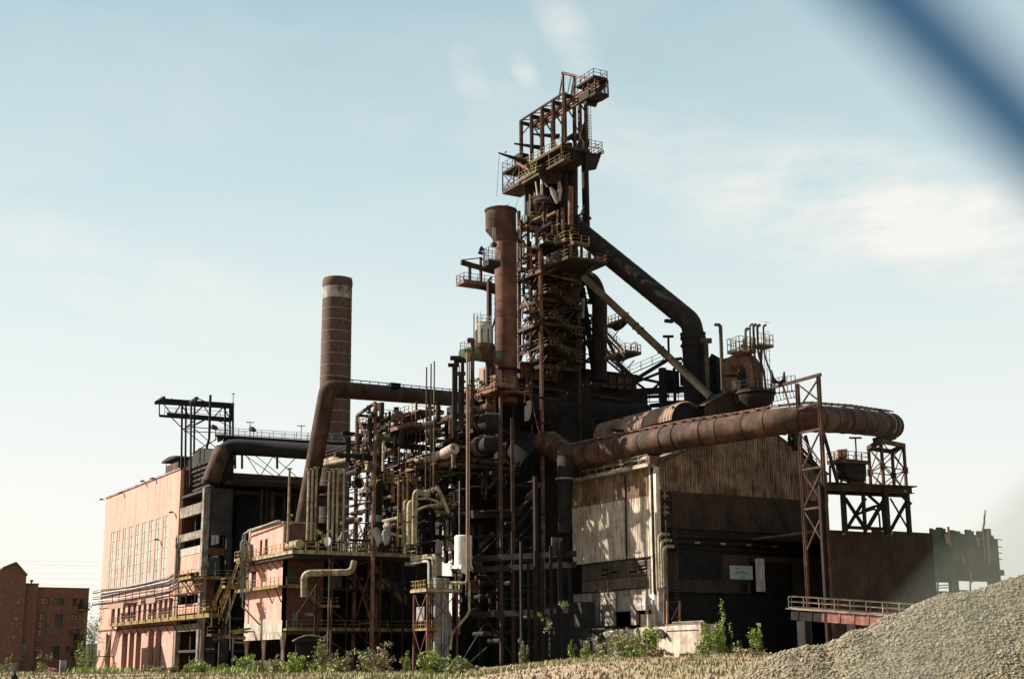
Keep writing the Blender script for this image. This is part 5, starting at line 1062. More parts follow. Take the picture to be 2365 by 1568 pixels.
# ------------------------------------------------------------------ downcomer and dust catcher
dc = T('downcomer', 'huge dark inclined downcomer pipe falling from the furnace top to the dust catcher', 'pipe', PD(1600, 780, 196))
dp = arc_pts([PD(1316, 508, 199), PD(1330, 528, 199), PD(1596, 744, 190), PD(1602, 776, 190), PD(1602, 800, 190)], 2.6, 6)
obj('pipe', MB().tube(dp, 1.46, 28), M['dark'], dc, True)
for k in range(1, 14):
    c = PD(1330, 528, 199).lerp(PD(1596, 744, 190), k / 14); d = (PD(1596, 744, 190) - PD(1330, 528, 199)).normalized() * .06; obj('seam', MB().tube([c - d, c + d], 1.49, 28, False), M['dark'], dc, True)
c = PD(1545, 740, 189); obj('lug', MB().box(c.x - .6, c.x + .6, c.y - .3, c.y + .3, c.z - .3, c.z + .1), M['dark'], dc); seg('ladder', PD(1405, 572, 194), PD(1432, 594, 194), .4, 'dark', dc)
ds = T('dust_catcher', 'dark upright dust catcher vessel with collar rings under the downcomer', 'vessel', PD(1602, 950, 190))
px, py_, _ = vline(1603, 850, 190); zz_ = lambda v: PD(1603, v, 190).z; k1 = 190 / F
obj('vessel', MB().lathe(px, py_, [(zz_(960), 26 * k1), (zz_(815), 26 * k1), (zz_(806), 27 * k1), (zz_(786), 27 * k1), (zz_(784), 29.5 * k1), (zz_(770), 29.5 * k1), (zz_(768), 26 * k1)], 28), M['steel'], ds, True)
for v in (773, 783, 800): obj('collar', MB().lathe(px, py_, [(zz_(v), 28 * k1), (zz_(v), 30.5 * k1), (zz_(v) + .2, 30.5 * k1), (zz_(v) + .2, 28 * k1)], 28, False), M['dark'], ds, True)
fr2 = T('steel_trestle', 'black steel frame and bridge girders around the dust catcher', 'frame', PD(1600, 960, 194))
for u, vt, w in ((1533, 850, .8), (1534, 905, .5), (1660, 830, .35), (1675, 850, .3), (1560, 850, .3)): p = PD(u, 960, 195); seg('column', V(p.x, p.y, p.z - 6), V(p.x, p.y, PD(u, vt, 195).z), w, 'steel', fr2)
for u0, v0, u1, v1, w in ((1468, 876, 1540, 832, .5), (1465, 884, 1536, 856, .35), (1470, 872, 1536, 886, .35), (1462, 905, 1700, 893, .8), (1462, 918, 1545, 914, .35), (1500, 936, 1590, 926, .4), (1462, 878, 1500, 906, .3), (1575, 832, 1642, 830, .5), (1640, 822, 1690, 850, .7), (1540, 832, 1575, 828, .4), (1500, 906, 1540, 870, .35), (1575, 840, 1555, 832, .3), (1580, 905, 1700, 905, .5), (1640, 880, 1672, 845, .35), (1672, 845, 1690, 900, .35), (1480, 940, 1590, 935, .3)):
    seg('girder', PD(u0, v0, 197), PD(u1, v1, 197), w, 'steel', fr2, w)
railing(fr2, [PD(1455, 866, 196), PD(1532, 832, 196)], M['steel'], 1.2, 1.5); 
for v in (918, 930): railing(fr2, [PD(1478, v, 196), PD(1700, v - 8, 196)], M['steel'], 1.1, 1.3)
for u, v, s in ((1590, 872, 1.2), (1655, 862, 2.0), (1548, 880, 1.6)): p = PD(u, v, 198); obj('gusset', MB().box(p.x - s, p.x + s, p.y, p.y + .4, p.z - s, p.z + s), M['steel'], fr2)
blk2 = T('bin_house', 'black sheet bin house right of the dust catcher', 'building', PD(1650, 930, 200))
a = PD(1628, 930, 200); c = PD(1690, 930, 206); obj('wall', MB().box(a.x, c.x, a.y - 3, a.y + 4, a.z - 3, PD(1650, 868, 200).z), M['steel'], blk2)
obj('roof', MB().prism([V(a.x, a.y - 3.2, PD(1650, 868, 200).z), V(c.x + 1, a.y - 3.2, PD(1650, 868, 200).z), V(a.x + 3, a.y - 3.2, PD(1648, 826, 200).z)], (0, 6, 0)), M['steel'], blk2)
for u, vt, vb, D_, r_, m, tx, tp in ((1545, 777, 830, 194, .16, 'dark', 'thin twin post standing left of the dust catcher', 'bar'), (1636, 787, 935, 188, .3, 'olive', 'olive vent pipe with T top just right of the dust catcher', 'bar'), (1627, 788, 930, 188.5, .2, 'dark', 'thin dark pipe hugging the dust catcher side', None),
                               (1668, 755, 900, 184, .16, 'olive', 'very tall thin mast left of the goose neck pipe', 'hook'), (1672, 752, 905, 184, .12, 'olive', 'twin thin mast beside the very tall one', None)):
    pole('vent_post', u, vt, vb, D_, r_, M[m], tx, 'vent post', 'posts by the dust catcher', tp)
b2 = T('bleeder_pipe', 'long slim olive brown pipe slanting down across to the shed roof', 'pipe', PD(1640, 915, 188))
obj('pipe', MB().tube([PD(1348, 640, 192), PD(1640, 915, 186)], .52, 16), M['olive'], b2, True)
for t_ in (.42, .46, .62): c = PD(1348, 640, 192).lerp(PD(1640, 915, 186), t_); d = V(.03, -.02, -.03); obj('collar', MB().tube([c, c + (PD(1640, 915, 186) - PD(1348, 640, 192)).normalized() * .15], .62, 16), M['olive'], b2, True)
vp = T('elbow_standpipe', 'thick dark standpipe with elbow top behind the slim inclined pipe', 'pipe', PD(1385, 860, 202))
obj('pipe', MB().tube(arc_pts([PD(1340, 640, 204), PD(1370, 646, 202), PD(1385, 690, 202), PD(1384, 880, 202)], 2.2, 6), 1.12, 20), M['dark'], vp, True)
tubeobj('white_pipe', [PD(1346, 690, 200), PD(1345, 735, 200)], .28, M['galv'], vp, 8)
lg_ = T('splayed_trestle', 'splayed dark steel legs and struts between tower and standpipe', 'frame', PD(1370, 860, 200))
for u0, v0, u1, v1, w in ((1345, 665, 1372, 860, .6), (1350, 680, 1350, 860, .3), (1340, 760, 1372, 830, .35), (1342, 800, 1385, 780, .3), (1345, 710, 1372, 740, .25), (1340, 845, 1375, 815, .3), (1350, 690, 1385, 700, .25), (1352, 640, 1368, 700, .4), (1345, 735, 1378, 775, .3), (1340, 870, 1378, 850, .35), (1352, 745, 1375, 735, .3), (1352, 705, 1345, 740, .3), (1396, 770, 1440, 860, .45), (1400, 810, 1460, 868, .4)):
    seg('strut', PD(u0, v0, 202), PD(u1, v1, 202), w, 'steel', lg_)
# platforms right of standpipe
sp3 = T('standpipe_stair', 'mossy railed platforms joined by a stair right of the standpipe', 'stair', PD(1430, 830, 194))
for (u0, u1, v) in ((1402, 1446, 748), (1400, 1474, 822)):
    p, q = PD(u0, v + 2, 196), PD(u1, v, 194); y0_, y1_ = sorted((p.y, q.y)); platform(sp3, min(p.x, q.x), max(p.x, q.x), y0_ - .8, y1_ + .6, p.z, M['olive'], M['yel'], 'xyXY', th=.3, sp=.9)
    obj('soffit', MB().prism([V(p.x, y0_ - .6, p.z - .3), V(q.x, y0_ - .6, p.z - .3), V(q.x - 2, y0_ - .6, p.z - 1.0), V(p.x, y0_ - .6, p.z - 1.4)], (0, 1.5, 0)), M['dark'], sp3)
stair(sp3, PD(1445, 814, 193.5), PD(1403, 770, 194), .9, M['olive'], M['olive'], (0, 1, 0)); stair(sp3, PD(1455, 868, 193.5), PD(1410, 830, 194), .9, M['steel'], M['olive'], (0, 1, 0))
for u0, v0, u1, v1 in ((1432, 758, 1416, 780), (1465, 832, 1438, 862), (1446, 828, 1425, 850)): seg('strut', PD(u0, v0, 194), PD(u1, v1, 194), .14, 'olive', sp3)
tubeobj('hook_rail', arc_pts([PD(1460, 820, 194), PD(1457, 795, 194), PD(1470, 788, 194), PD(1474, 812, 194)], .6, 3), .07, M['steel'], sp3, 6)

# ------------------------------------------------------------------ casthouse: long dark beam and black mass under the tower
ch = T('casthouse', 'huge black casthouse with rust red parapet girder under the furnace tower', 'building', PD(1330, 1000, 200))
a = PD(1198, 868, 198); xe = xAt(1468, a.z, a.y); zt_ = a.z + 1.1
zq2 = lambda v: PY(1330, v, a.y).z
obj('parapet_girder', MB().box(a.x, xe, a.y - .3, a.y, zq2(888), zt_ + .9), M['red'], ch)
obj('girder_flange', MB().box(a.x, xe, a.y - .7, a.y - .31, zt_ + .7, zt_ + .9), M['rust'], ch)
for k in range(14): x = a.x + (xe - a.x) * (k + .5) / 14; obj('stiffener', MB().box(x - .08, x + .08, a.y - .6, a.y - .31, zq2(888), zt_ + .69), M['rust'], ch)
obj('lower_wall', MB().box(a.x, xe, a.y + .5, a.y + 1, zq2(935), zq2(889)), M['dark'], ch)
seg('curved_beam', V(a.x + 1, a.y - .6, zq2(905)), V(xe - 1, a.y - .6, zq2(915)), .4, 'rust', ch); 
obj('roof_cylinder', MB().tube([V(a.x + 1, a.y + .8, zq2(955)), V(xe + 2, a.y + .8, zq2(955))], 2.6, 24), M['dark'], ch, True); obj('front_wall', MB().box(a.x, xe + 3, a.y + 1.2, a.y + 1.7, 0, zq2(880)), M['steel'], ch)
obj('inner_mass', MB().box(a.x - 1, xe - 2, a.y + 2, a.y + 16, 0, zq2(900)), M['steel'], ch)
for k in range(14): p = PD(rnd.uniform(1200, 1470), rnd.uniform(880, 1000), 194); seg('pipe', p, p + V(rnd.uniform(2, 6), 0, rnd.uniform(-.3, .3)), rnd.choice((.12, .2, .3)), 'dark', ch)
seg('red_cable', PD(1215, 870, 190), PD(1240, 980, 188), .1, 'red', ch); seg('red_cable', PD(1216, 870, 190), PD(1211, 930, 188), .1, 'red', ch); seg('red_cable', PD(1240, 980, 188), PD(1246, 1000, 188), .12, 'red', ch)
# black backing walls standing in for the deep shade between stack pedestal and shed
bi = T('shade_wall', 'black backing wall standing in for deep shade between stack and shed', 'building', PD(1250, 1500, 205))
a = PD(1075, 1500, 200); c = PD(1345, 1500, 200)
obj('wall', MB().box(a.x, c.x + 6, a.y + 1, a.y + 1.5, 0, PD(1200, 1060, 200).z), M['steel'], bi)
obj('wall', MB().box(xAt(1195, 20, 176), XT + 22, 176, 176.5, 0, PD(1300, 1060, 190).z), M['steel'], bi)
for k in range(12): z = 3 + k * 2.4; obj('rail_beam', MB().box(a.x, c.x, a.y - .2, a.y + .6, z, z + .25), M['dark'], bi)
dg = T('dark_hall_gear', 'dim rusted columns, beams and pipes in the black shade left of the shed', 'frame', PD(1250, 1500, 180))
for u, vt, w in ((1240, 1100, .45), (1252, 1290, .5), (1296, 1250, .4), (1318, 1310, .3), (1222, 1300, .3), (1205, 1250, .3), (1275, 1260, .3), (1290, 1390, .3)):
    p = PD(u, 1530, 178); seg('column', V(p.x, p.y, 0), V(p.x, p.y, PD(u, vt, 178).z), w, 'steel', dg)
for k in range(60):
    u = rnd.uniform(1095, 1215); v = rnd.uniform(1060, 1500); p = PD(u, v, rnd.uniform(187, 194)); d = rnd.choice((V(1, 0, 0), V(0, -1, 0), V(0, 0, 1), V(.7, 0, .7), V(1, 0, 0)))
    tubeobj('pipe', [p, p + d * rnd.uniform(1, 6)], rnd.choice((.1, .14, .22, .3)), M[rnd.choice(['dark', 'rust', 'dark', 'steel', 'dark', 'rust'])], dg, 7)
for v in (1290, 1315, 1420): seg('beam', PD(1095, v, 184), PD(1330, v - 12, 178), .4, 'dark', dg, .7)
obj('faint_panel', MB().box(*sorted((PD(1275, 1262, 178).x, PD(1307, 1262, 178).x)), PD(1275, 1262, 178).y, PD(1275, 1262, 178).y + .2, PD(1290, 1282, 178).z, PD(1290, 1240, 178).z), M['olive'], dg)

# ------------------------------------------------------------------ corrugated shed
KS = PD(1523, 1300, 180); XS, YS = KS.x, KS.y
sh = T('corrugated_shed', 'big corrugated gabled shed with sunlit beige side and dark stained gable', 'building', (XS, YS, 0))
zx = lambda u, v: PX(u, v, XS).z
zy = lambda u, v: PY(u, v, YS).z
zEave = zx(1508, 1079); yS2 = yAt(1322, zEave - 5, XS)
zMid = zx(1523, 1139); zLo = zx(1505, 1284); zLou = zx(1505, 1329); zStr = zx(1505, 1354); zCon = zx(1505, 1396); zOp = zx(1515, 1440)
n = 9; w = (yS2 - YS - .5) / n
for k in range(n):
    y0 = YS + .5 + k * w; j = rnd.choice((0, .02, .04))
    obj('wall_sheet', MB().corr('x', XS - j, y0 + .01, y0 + w - .01, zMid, zEave, .34, .08), M['brownc'], sh)
    obj('wall_sheet', MB().corr('x', XS + .06 - j, y0 + .01, y0 + w - .01, zLo, zMid + .2, .34, .08), M['beige'], sh)
    if k < 8: obj('wall_sheet', MB().corr('x', XS + .03 - j, y0 + .01, y0 + w - .01, zStr, zLou, .34, .08), M['louvre'], sh)
for k in range(8):
    y0 = YS + .5 + k * w
    fr_ = obj('louvre_bay', MB().wall('x', XS + .05, .1, y0 + .05, y0 + w - .05, zLou, zLo - .1, [(y0 + .17, y0 + w - .17, zLou + .1, zLo - .25)]), M['louvre'], sh)
    nl = 9
    for q in range(nl):
        if (k, q) in ((1, 3), (1, 5), (2, 2), (4, 3), (5, 5), (5, 2)): continue
        z = zLou + .2 + (zLo - zLou - .5) * q / nl; obj('slat', MB().prism([(XS - .12, y0 + .18, z), (XS + .1, y0 + .18, z + .2), (XS + .12, y0 + .18, z + .16), (XS - .10, y0 + .18, z - .04)], (0, w - .36, 0)), M['louvre'], fr_)
obj('drip_rail', MB().box(XS - .2, XS + .02, YS + .4, yS2, zLo - .1, zLo), M['dark'], sh)
obj('drip_rail', MB().box(XS - .16, XS + .02, YS + .4, yS2, zStr - .14, zStr - .01), M['dark'], sh)
for k in (0, 3, 6): obj('stanchion', MB().box(XS - .14, XS - .03, YS + 1.9 + k * 1.6, YS + 2.1 + k * 1.6, zStr - .9, zLou + .1), M['conc'], sh)
obj('downpipe', MB().tube([(XS - .22, YS + .42 + 5 * w / 1.7, zLo), (XS - .22, YS + .42 + 5 * w / 1.7, zEave - .3)], .12, 8), M['dark'], sh)
obj('concrete_wall', MB().wall('x', XS - .02, .5, YS + 1.1, yS2, zOp, zStr - .15, [(YS + 1.4, YS + 5.4, zOp - 1, zCon - .6), (YS + 6.6, YS + 10.6, zOp - 1, zCon - .6)]), M['concw'], sh)
obj('broken_render', MB().prism([(XS - .06, YS + 1.2, zCon), (XS - .06, YS + 5.2, zCon - .1), (XS - .06, YS + 5.0, zCon + .25), (XS - .06, YS + 2.6, zCon + .6), (XS - .06, YS + 1.9, zCon + 1.3), (XS - .06, YS + 1.2, zCon + 1.5)], (.05, 0, 0)), M['white'], sh)
obj('corner_pillar', MB().box(XS - .1, XS + .9, YS - .1, YS + 1.0, 0, zx(1523, 1358)), M['concw'], sh)
obj('corner_post', MB().box(XS - .25, XS + .35, YS - .05, YS + .5, zStr - .5, zEave), M['beige'], sh); obj('corner_gutter', MB().box(XS - .3, XS - .1, YS + .75, YS + 1.0, zStr - 1, zEave), M['dark'], sh)
obj('side_post', MB().box(XS - .2, XS - .02, YS + 1.2, YS + 1.5, zStr - .4, zEave), M['beige'], sh)
# gable sheets in rows, curved top line
xSe = xAt(1912, 24, YS); prof = [(xAt(u, PY(u, v, YS).z, YS), PY(u, v, YS).z) for u, v in ((1523, 1074), (1602, 1031), (1660, 1004), (1700, 994), (1750, 992), (1793, 1006), (1837, 1038), (1858, 1056), (1912, 1096))]
prof[0] = (XS, prof[0][1])
def ptop(x):
    for (a, za_), (b_, zb_) in zip(prof, prof[1:]):
        if x <= b_: return za_ + (zb_ - za_) * (x - a) / (b_ - a)
    return prof[-1][1]
zg1 = zy(1526, 1132.5); zg2 = zy(1560, 1219); zg3 = zy(1600, 1277); zg4 = zy(1600, 1367)
n = 12; w = (xSe - XS - .4) / n
for k in range(n):
    x0 = XS + .4 + k * w; j = rnd.choice((0, .015, .035))
    obj('gable_sheet', MB().corr('y', YS - j, x0 + .01, x0 + w - .01, zg1, lambda x: ptop(x) - .02, .40, .15), M['brownc'], sh)
    obj('gable_sheet', MB().corr('y', YS + .07 - j, x0 + .01, x0 + w - .01, zg2, zg1 + .25, .40, .13), M['umber'], sh)
    if x0 + w < xAt(1768, 8, YS) or x0 > xAt(1830, 8, YS): obj('gable_sheet', MB().corr('y', YS + .05 - j, x0 + .01, x0 + w - .01, zg4, zg3, .36, .08), M['umber'], sh)
obj('door_header', MB().corr('y', YS + .1, xAt(1740, 8, YS), xAt(1850, 8, YS), zy(1800, 1299), zg3, .36, .08), M['umber'], sh)
obj('band_wall', MB().box(XS + .3, xSe, YS + .35, YS + .6, zg3 - .1, zg2 + .2), M['dark'], sh)
obj('plinth_wall', MB().box(XS + 1, xSe, YS + .5, YS + .8, 0, zg4), M['steel'], sh)
obj('verge', MB().tube([(x, YS - .12, z + .05) for x, z in prof], .16, 6), M['olive'], sh)
for k in range(3): 
    z = zg3 + .6 + k * .75; tubeobj('band_pipe', [(XS + .8, YS - .15 - .2 * (k % 2), z), (xSe - 3, YS - .15 - .2 * (k % 2), z)], .16, M['dark'], sh, 8)
for k in range(4): q = xAt(1600 + 60 * k, 14, YS); tubeobj('band_lamp', [(q, YS - .5, zg3 + 1.3), (q + .8, YS - .5, zg3 + 1.3)], .14, M['galv'], sh, 8)
obj('dark_shutter', MB().box(xAt(1566, 10, YS), xAt(1668, 10, YS), YS - .12, YS - .05, zy(1620, 1338), zy(1620, 1268)), M['steel'], sh)
obj('white_door_leaf', MB().box(xAt(1747, 8, YS), xAt(1767, 8, YS), YS - .3, YS - .2, zy(1757, 1366), zy(1757, 1290)), M['white'], sh)
obj('doorway_dark', MB().box(xAt(1768, 8, YS), xAt(1833, 8, YS), YS + .3, YS + .4, zg4 - .3, zy(1800, 1299)), M['steel'], sh)
obj('small_hatch', MB().box(xAt(1712, 8, YS), xAt(1728, 8, YS), YS - .08, YS - .02, zy(1720, 1366), zy(1720, 1347)), M['steel'], sh)
for a in (((1783, 1148), (1850, 1280)), ((1674, 1187), (1700, 1225)), ((1733, 1190), (1765, 1225))): seg('stay', PY(*a[0], YS - .4), PY(*a[1], YS - .4), .12, 'steel', sh)
# roof, rear
R_ = MB()
for (xa_, za_), (xb_, zb_) in zip(prof, prof[1:]): R_.quad((xa_, YS, za_), (xb_, YS, zb_), (xb_, yS2 + 14, zb_), (xa_, yS2 + 14, za_))
obj('roof_sheet', R_, M['roofm'], sh); obj('rear_wall', MB().box(xSe, xSe + .2, YS + .6, yS2 + 14, 0, prof[-1][1]), M['umber'], sh)
obj('far_wall', MB().box(XS + .3, xSe, yS2 + 13.7, yS2 + 14, 0, zEave), M['umber'], sh)
# sign on the gable
sg = T('notice_board', 'pale blue green notice board with small coloured print on the shed gable', 'sign', PY(1715, 1338, YS - .3))
a, c = xAt(1688, 9, YS - .3), xAt(1741, 9, YS - .3); z0_, z1_ = zy(1700, 1337.5), zy(1700, 1306)
obj('board', MB().box(a, c, YS - .36, YS - .3, z0_, z1_), M['sign'], sg)
def txt(body, x, z, size, m, par, nm='print'):
    cu = bpy.data.curves.new(nm, 'FONT'); cu.body = body; cu.size = size; cu.extrude = .004; cu.align_x = 'CENTER'
    o = bpy.data.objects.new(nm, cu); COL.objects.link(o); dg_ = bpy.context.evaluated_depsgraph_get(); me = bpy.data.meshes.new_from_object(o.evaluated_get(dg_)); bpy.data.objects.remove(o)
    me.materials.clear(); me.materials.append(m); o = bpy.data.objects.new(nm, me); COL.objects.link(o); o.rotation_euler = (R(90), 0, 0); o.parent = par; o.location = V(x, YS - .375, z) - par.location; return o
ww = c - a; hh = z1_ - z0_
txt('050', a + ww * .53, z0_ + hh * .05, hh * .24, M['ink'], sg, 'blue_number')
for k, (fx_, fz, fw, m) in enumerate(((.30, .78, .10, 'inkd'), (.42, .78, .08, 'inkd'), (.30, .66, .05, 'board'), (.60, .68, .06, 'inky'), (.76, .66, .06, 'inky'), (.52, .58, .16, 'inkd'), (.35, .5, .22, 'inkd'), (.62, .46, .3, 'inkd'), (.3, .38, .2, 'inkd'), (.6, .35, .24, 'board'))):
    obj('print_line', MB().box(a + ww * (fx_ - fw / 2), a + ww * (fx_ + fw / 2), YS - .368, YS - .361, z0_ + hh * fz, z0_ + hh * (fz + .055)), M[m], sg)
# planted ledge on the beige side
ld = T('roof_ledge', 'narrow railed ledge with weeds along the eave of the beige shed wall', 'ledge', (XS, YS, zEave))
obj('slab', MB().box(XS - 1.2, XS + .3, YS + .2, yS2 + 1, zEave, zEave + .35), M['concw'], ld)
railing(ld, [(XS - 1.15, yS2, zEave + .35), (XS - 1.15, YS + .4, zEave + .35)], M['conc'], 1.2, 2.0)
obj('upper_slab', MB().box(XS - .2, XS + 2.0, YS + 1.5, yS2 - 3, zEave + 1.25, zEave + 1.6), M['concw'], ld)
obj('end_block', MB().box(XS - .9, XS + .2, YS + .1, YS + 1.1, zEave + .36, zEave + 1.3), M['pink'], ld)
# corner pipes and caged ladder
cpz = T('corner_hoop_pipes', 'three cream hooped pipes running down the sunlit corner of the shed', 'pipe', (XS, YS, 12))
for k, (u, v) in enumerate(((1522, 1233), (1527.5, 1247), (1533, 1261))):
    p = PD(u, v, 178.6 - k * .2); zb_ = PD(u + 1, 1356, 178.5).z; tubeobj('pipe', arc_pts([V(p.x, p.y, zb_), p, p + V(1.6, .2, .05)], .7, 4), .22, M['cream'], cpz, 10)
cl2 = T('caged_ladder', 'rusty caged ladder with small gear boxes on the gable beside the shed corner', 'ladder', (XS + 1.5, YS, 12))
x = XS + 2.0
for dx in (0, .5): seg('ladder_rail', V(x + dx, YS - .4, 3), V(x + dx, YS - .4, zy(1540, 1144)), .08, 'rust', cl2)
for k in range(34): z = zy(1540, 1380) + k * .42; seg('rung', V(x, YS - .4, z), V(x + .5, YS - .4, z), .05, 'pink', cl2)
for k in range(9): z = zy(1540, 1290) + k * 1.0; obj('hoop', MB().tube(arc_pts([(x - .1, YS - .4, z), (x - .1, YS - 1.1, z), (x + .6, YS - 1.1, z), (x + .6, YS - .4, z)], .35, 3), .03, 5), M['rust'], cl2)
seg('stand_pipe', V(XS + .9, YS - .3, zStr - 4), V(XS + .9, YS - .3, zy(1532, 1097)), .12, 'conc', cl2)
for k in range(6): z = zy(1535, 1200) + k * .7; obj('gear_box', MB().box(XS + .7, XS + 1.3 + .1 * (k % 2), YS - .5, YS - .1, z, z + .35), M['pink' if k % 3 else 'dark'], cl2)
sfm = T('ground_rack', 'small rusty pipe rack on the low concrete wall by the shed corner', 'rack', PD(1560, 1440, 172))
for u in (1541, 1570): seg('post', PD(u, 1440, 172), PD(u, 1387, 172), .18, 'pink', sfm)
seg('top_bar', PD(1541, 1390, 172), PD(1571, 1388, 172), .12, 'rust', sfm); seg('brace', PD(1544, 1392, 172), PD(1568, 1430, 172), .09, 'rust', sfm); seg('brace', PD(1569, 1396, 172), PD(1550, 1432, 172), .09, 'pink', sfm)
for u in (1534, 1538): seg('stand_pipe', PD(u, 1440, 174), PD(u, 1368, 174), .16, 'pink', sfm)
# low concrete tank wall in front
KW = PD(1620, 1470, 163); XW, YW = KW.x, KW.y
lw = T('low_concrete_wall', 'sunlit pale stained low concrete wall block in front of the shed', 'wall', (XW, YW, 0))
zW = PX(1610, 1440, XW).z; yW1 = yAt(1537, zW, XW); yW2 = yAt(1398, zW, XW); yW3 = yAt(1330, zW, XW)
obj('wall_block', MB().box(XW, XW + 2.2, YW, yW1, -1, zW), M['concw'], lw)
obj('wall_block', MB().box(XW + .6, XW + 4, yW1 + .01, (yW1 + yW2) / 2, -1, zW - .1), M['concw'], lw); obj('wall_block', MB().box(XW + .2, XW + 4, (yW1 + yW2) / 2 + .01, yW2, -1, zW - .25), M['concw'], lw)
obj('wall_block', MB().box(XW + 1.0, XW + 4, yW2 + .01, yW3, -1, zW + .1), M['concd'], lw)
obj('wall_block', MB().box(XW + .9, XW + 3, yW3 + .01, yW3 + 9, -1, zW + 3.5), M['concd'], lw)
obj('coping', MB().box(XW - .06, XW + .5, YW - .05, yW1, zW, zW + .12), M['conc'], lw)
for k in range(26): y = YW + .5 + k * (yW1 - YW - .8) / 25; obj('bolt_hole', MB().box(XW - .03, XW + .02, y, y + .16, zW - .75, zW - .62), M['dark'], lw)
tubeobj('top_pipe', arc_pts([(XW + .3, yW1 - 1, zW + .25), (XW + .3, YW - .2, zW + .25), (XW + .3, YW - .3, zW - 2)], .3, 3), .12, M['conc'], lw, 8)
tubeobj('elbow_pipe', arc_pts([(XW + .2, yW1 + 2.5, zW - .7), (XW - .4, yW1 + .3, zW - .6), (XW - .4, yW1 - .5, zW - 1.3)], .4, 3), .24, M['dark'], lw, 8)
tubeobj('stub_pipe', [(XW - .5, yW2 - 1, zW - .8), (XW - .5, yW2 - 4, zW - .8)], .4, M['concw'], lw, 12)
for k, y in enumerate((yW1 + 6, yW1 + 7.2)): obj('hanging_post', MB().box(XW + 2.5, XW + 2.8, y, y + .3, zW + .1, zW + 3.2), M['concw'], lw)
obj('pedestal', MB().box(XW + 1.5, XW + 2.6, yW1 + 5.6, yW1 + 7.2, zW - .09, zW + 1.5), M['concw'], lw)
bk_ = thing('concrete_footing', MB().box(PD(1632, 1520, 150).x, PD(1632, 1520, 150).x + 2.6, PD(1632, 1520, 150).y - 3.2, PD(1632, 1520, 150).y, -1, PD(1640, 1509, 150).z), M['concw'], 'small pale concrete footing block right of the low wall among weeds', 'footing')

M['main'] = mat('gas_main_rust', [(.03, .016, .011), (.075, .038, .024), (.15, .082, .055)], .55, .9, dirt=(.018, .011, .009), dirt_amt=.85)
# ------------------------------------------------------------------ great gas main
gm_ = T('gas_main', 'giant rusty gas main sweeping over the shed roof and out to the far right', 'pipe', PD(1378, 1046, 203))
r_g = 1.62
P = [PD(1205, 1040, 198), PD(1240, 1026, 196.5), PD(1268, 1024, 195), PD(1318, 1058, 192), PD(1345, 1053, 191), PD(1470, 1028, 184), PD(1600, 1003, 176.5), PD(1700, 990, 172.5), PD(1800, 973, 168), PD(1870, 966, 167), PD(1960, 971, 174), PD(2040, 981, 183), PD(2058, 984, 185)]
path = arc_pts(P, 3.2, 5)
obj('main_pipe', MB().tube(path, r_g, 32), M['main'], gm_, True)
for k in range(26):   # welded repair plates
    a, c = P[4 + k % 6], P[5 + k % 6]; q = a.lerp(c, rnd.random()); d = (c - a).normalized(); s = d.cross(V(0, 0, 1)).normalized(); up = s.cross(d); a0 = R(rnd.uniform(100, 250)); w_ = rnd.uniform(.5, 1.3); b = MB()
    for j in range(4):
        e0_, e1_ = a0 + j * .14, a0 + (j + 1) * .14; f0 = (s * math.cos(e0_) + up * math.sin(e0_)) * (r_g + .03); f1 = (s * math.cos(e1_) + up * math.sin(e1_)) * (r_g + .03); b.quad(q + f0, q + f1, q + f1 + d * w_, q + f0 + d * w_)
    obj('patch_plate', b, M[rnd.choice(['red', 'rust', 'dark'])], gm_)
for k in range(2, len(P) - 1):
    a, c = P[k], P[k + 1]; nseg = max(1, round((c - a).length / 3.6)); d = (c - a).normalized() * .05
    for j in range(nseg): q = a.lerp(c, (j + .5 + rnd.uniform(-.22, .22)) / nseg); obj('seam_ring', MB().tube([q - d, q + d], r_g + rnd.choice((.03, .05, .08)), 32), M['dark'], gm_, True)
b = MB()
for k, (u, v, s) in enumerate(((1690, 1000, 1), (1720, 998, 1), (1762, 992, 1), (1830, 982, 1), (1850, 982, 1), (1925, 988, 1), (1990, 996, 1), (2018, 998, 1))): pass
q = P[-2]; d = (P[-1] - P[-2]).normalized(); obj('end_dome', MB().tube([P[-1], P[-1] + d * .5, P[-1] + d * .9], [r_g + .12, r_g, r_g * .6], 28), M['dark'], gm_, True)
obj('end_ring', MB().tube([q, q + d * .2], r_g + .18, 28), M['galv'], gm_, True)
pth = P[3:]
for k in range(len(pth) - 1):
    a = pth[k] + V(0, 0, r_g + .28); c = pth[k + 1] + V(0, 0, r_g + .28); s = (c - a).cross(V(0, 0, 1)).normalized() * .45
    for o_ in (s, -s): obj('walk_rail', MB().beam(a + o_, c + o_, .1, .14), M['pink'], gm_)
    nn = max(1, round((c - a).length / 1.6))
    for j in range(nn): q = a.lerp(c, j / nn); obj('walk_stud', MB().beam(q - s * 1.2, q + s * 1.2, .1, .22), M['rust'], gm_)
a, c = PD(1222, 1006, 196.5), PD(1270, 999, 194.5); e = PD(1322, 1034, 191)
for o_ in (V(0, 0, 0), V(.9, .5, .2)): obj('top_walk_edge', MB().beam(a + o_, c + o_, .16, .2), M['conc'], gm_); obj('top_walk_edge', MB().beam(c + o_, e + o_, .16, .2), M['conc'], gm_)
br = T('main_branch', 'dark branch duct dropping from the gas main left of the shed', 'duct', PD(1305, 1200, 190))
tubeobj('branch', [PD(1310, 1062, 191), PD(1306, 1105, 190), PD(1304, 1230, 190)], [1.4, 1.0, .85], M['dark'], br, 18); obj('flange', MB().tube([PD(1305, 1104, 190), PD(1305, 1108, 190)], 1.3, 18), M['galv'], br, True)
bd = T('black_cone_duct', 'dark mottled cone duct joining the gas main from the left', 'duct', PD(1215, 1060, 200))
tubeobj('cone', [PD(1175, 1000, 197), PD(1198, 1045, 196), PD(1225, 1068, 195)], [1.2, 2.3, 1.9], M['steel'], bd, 20)

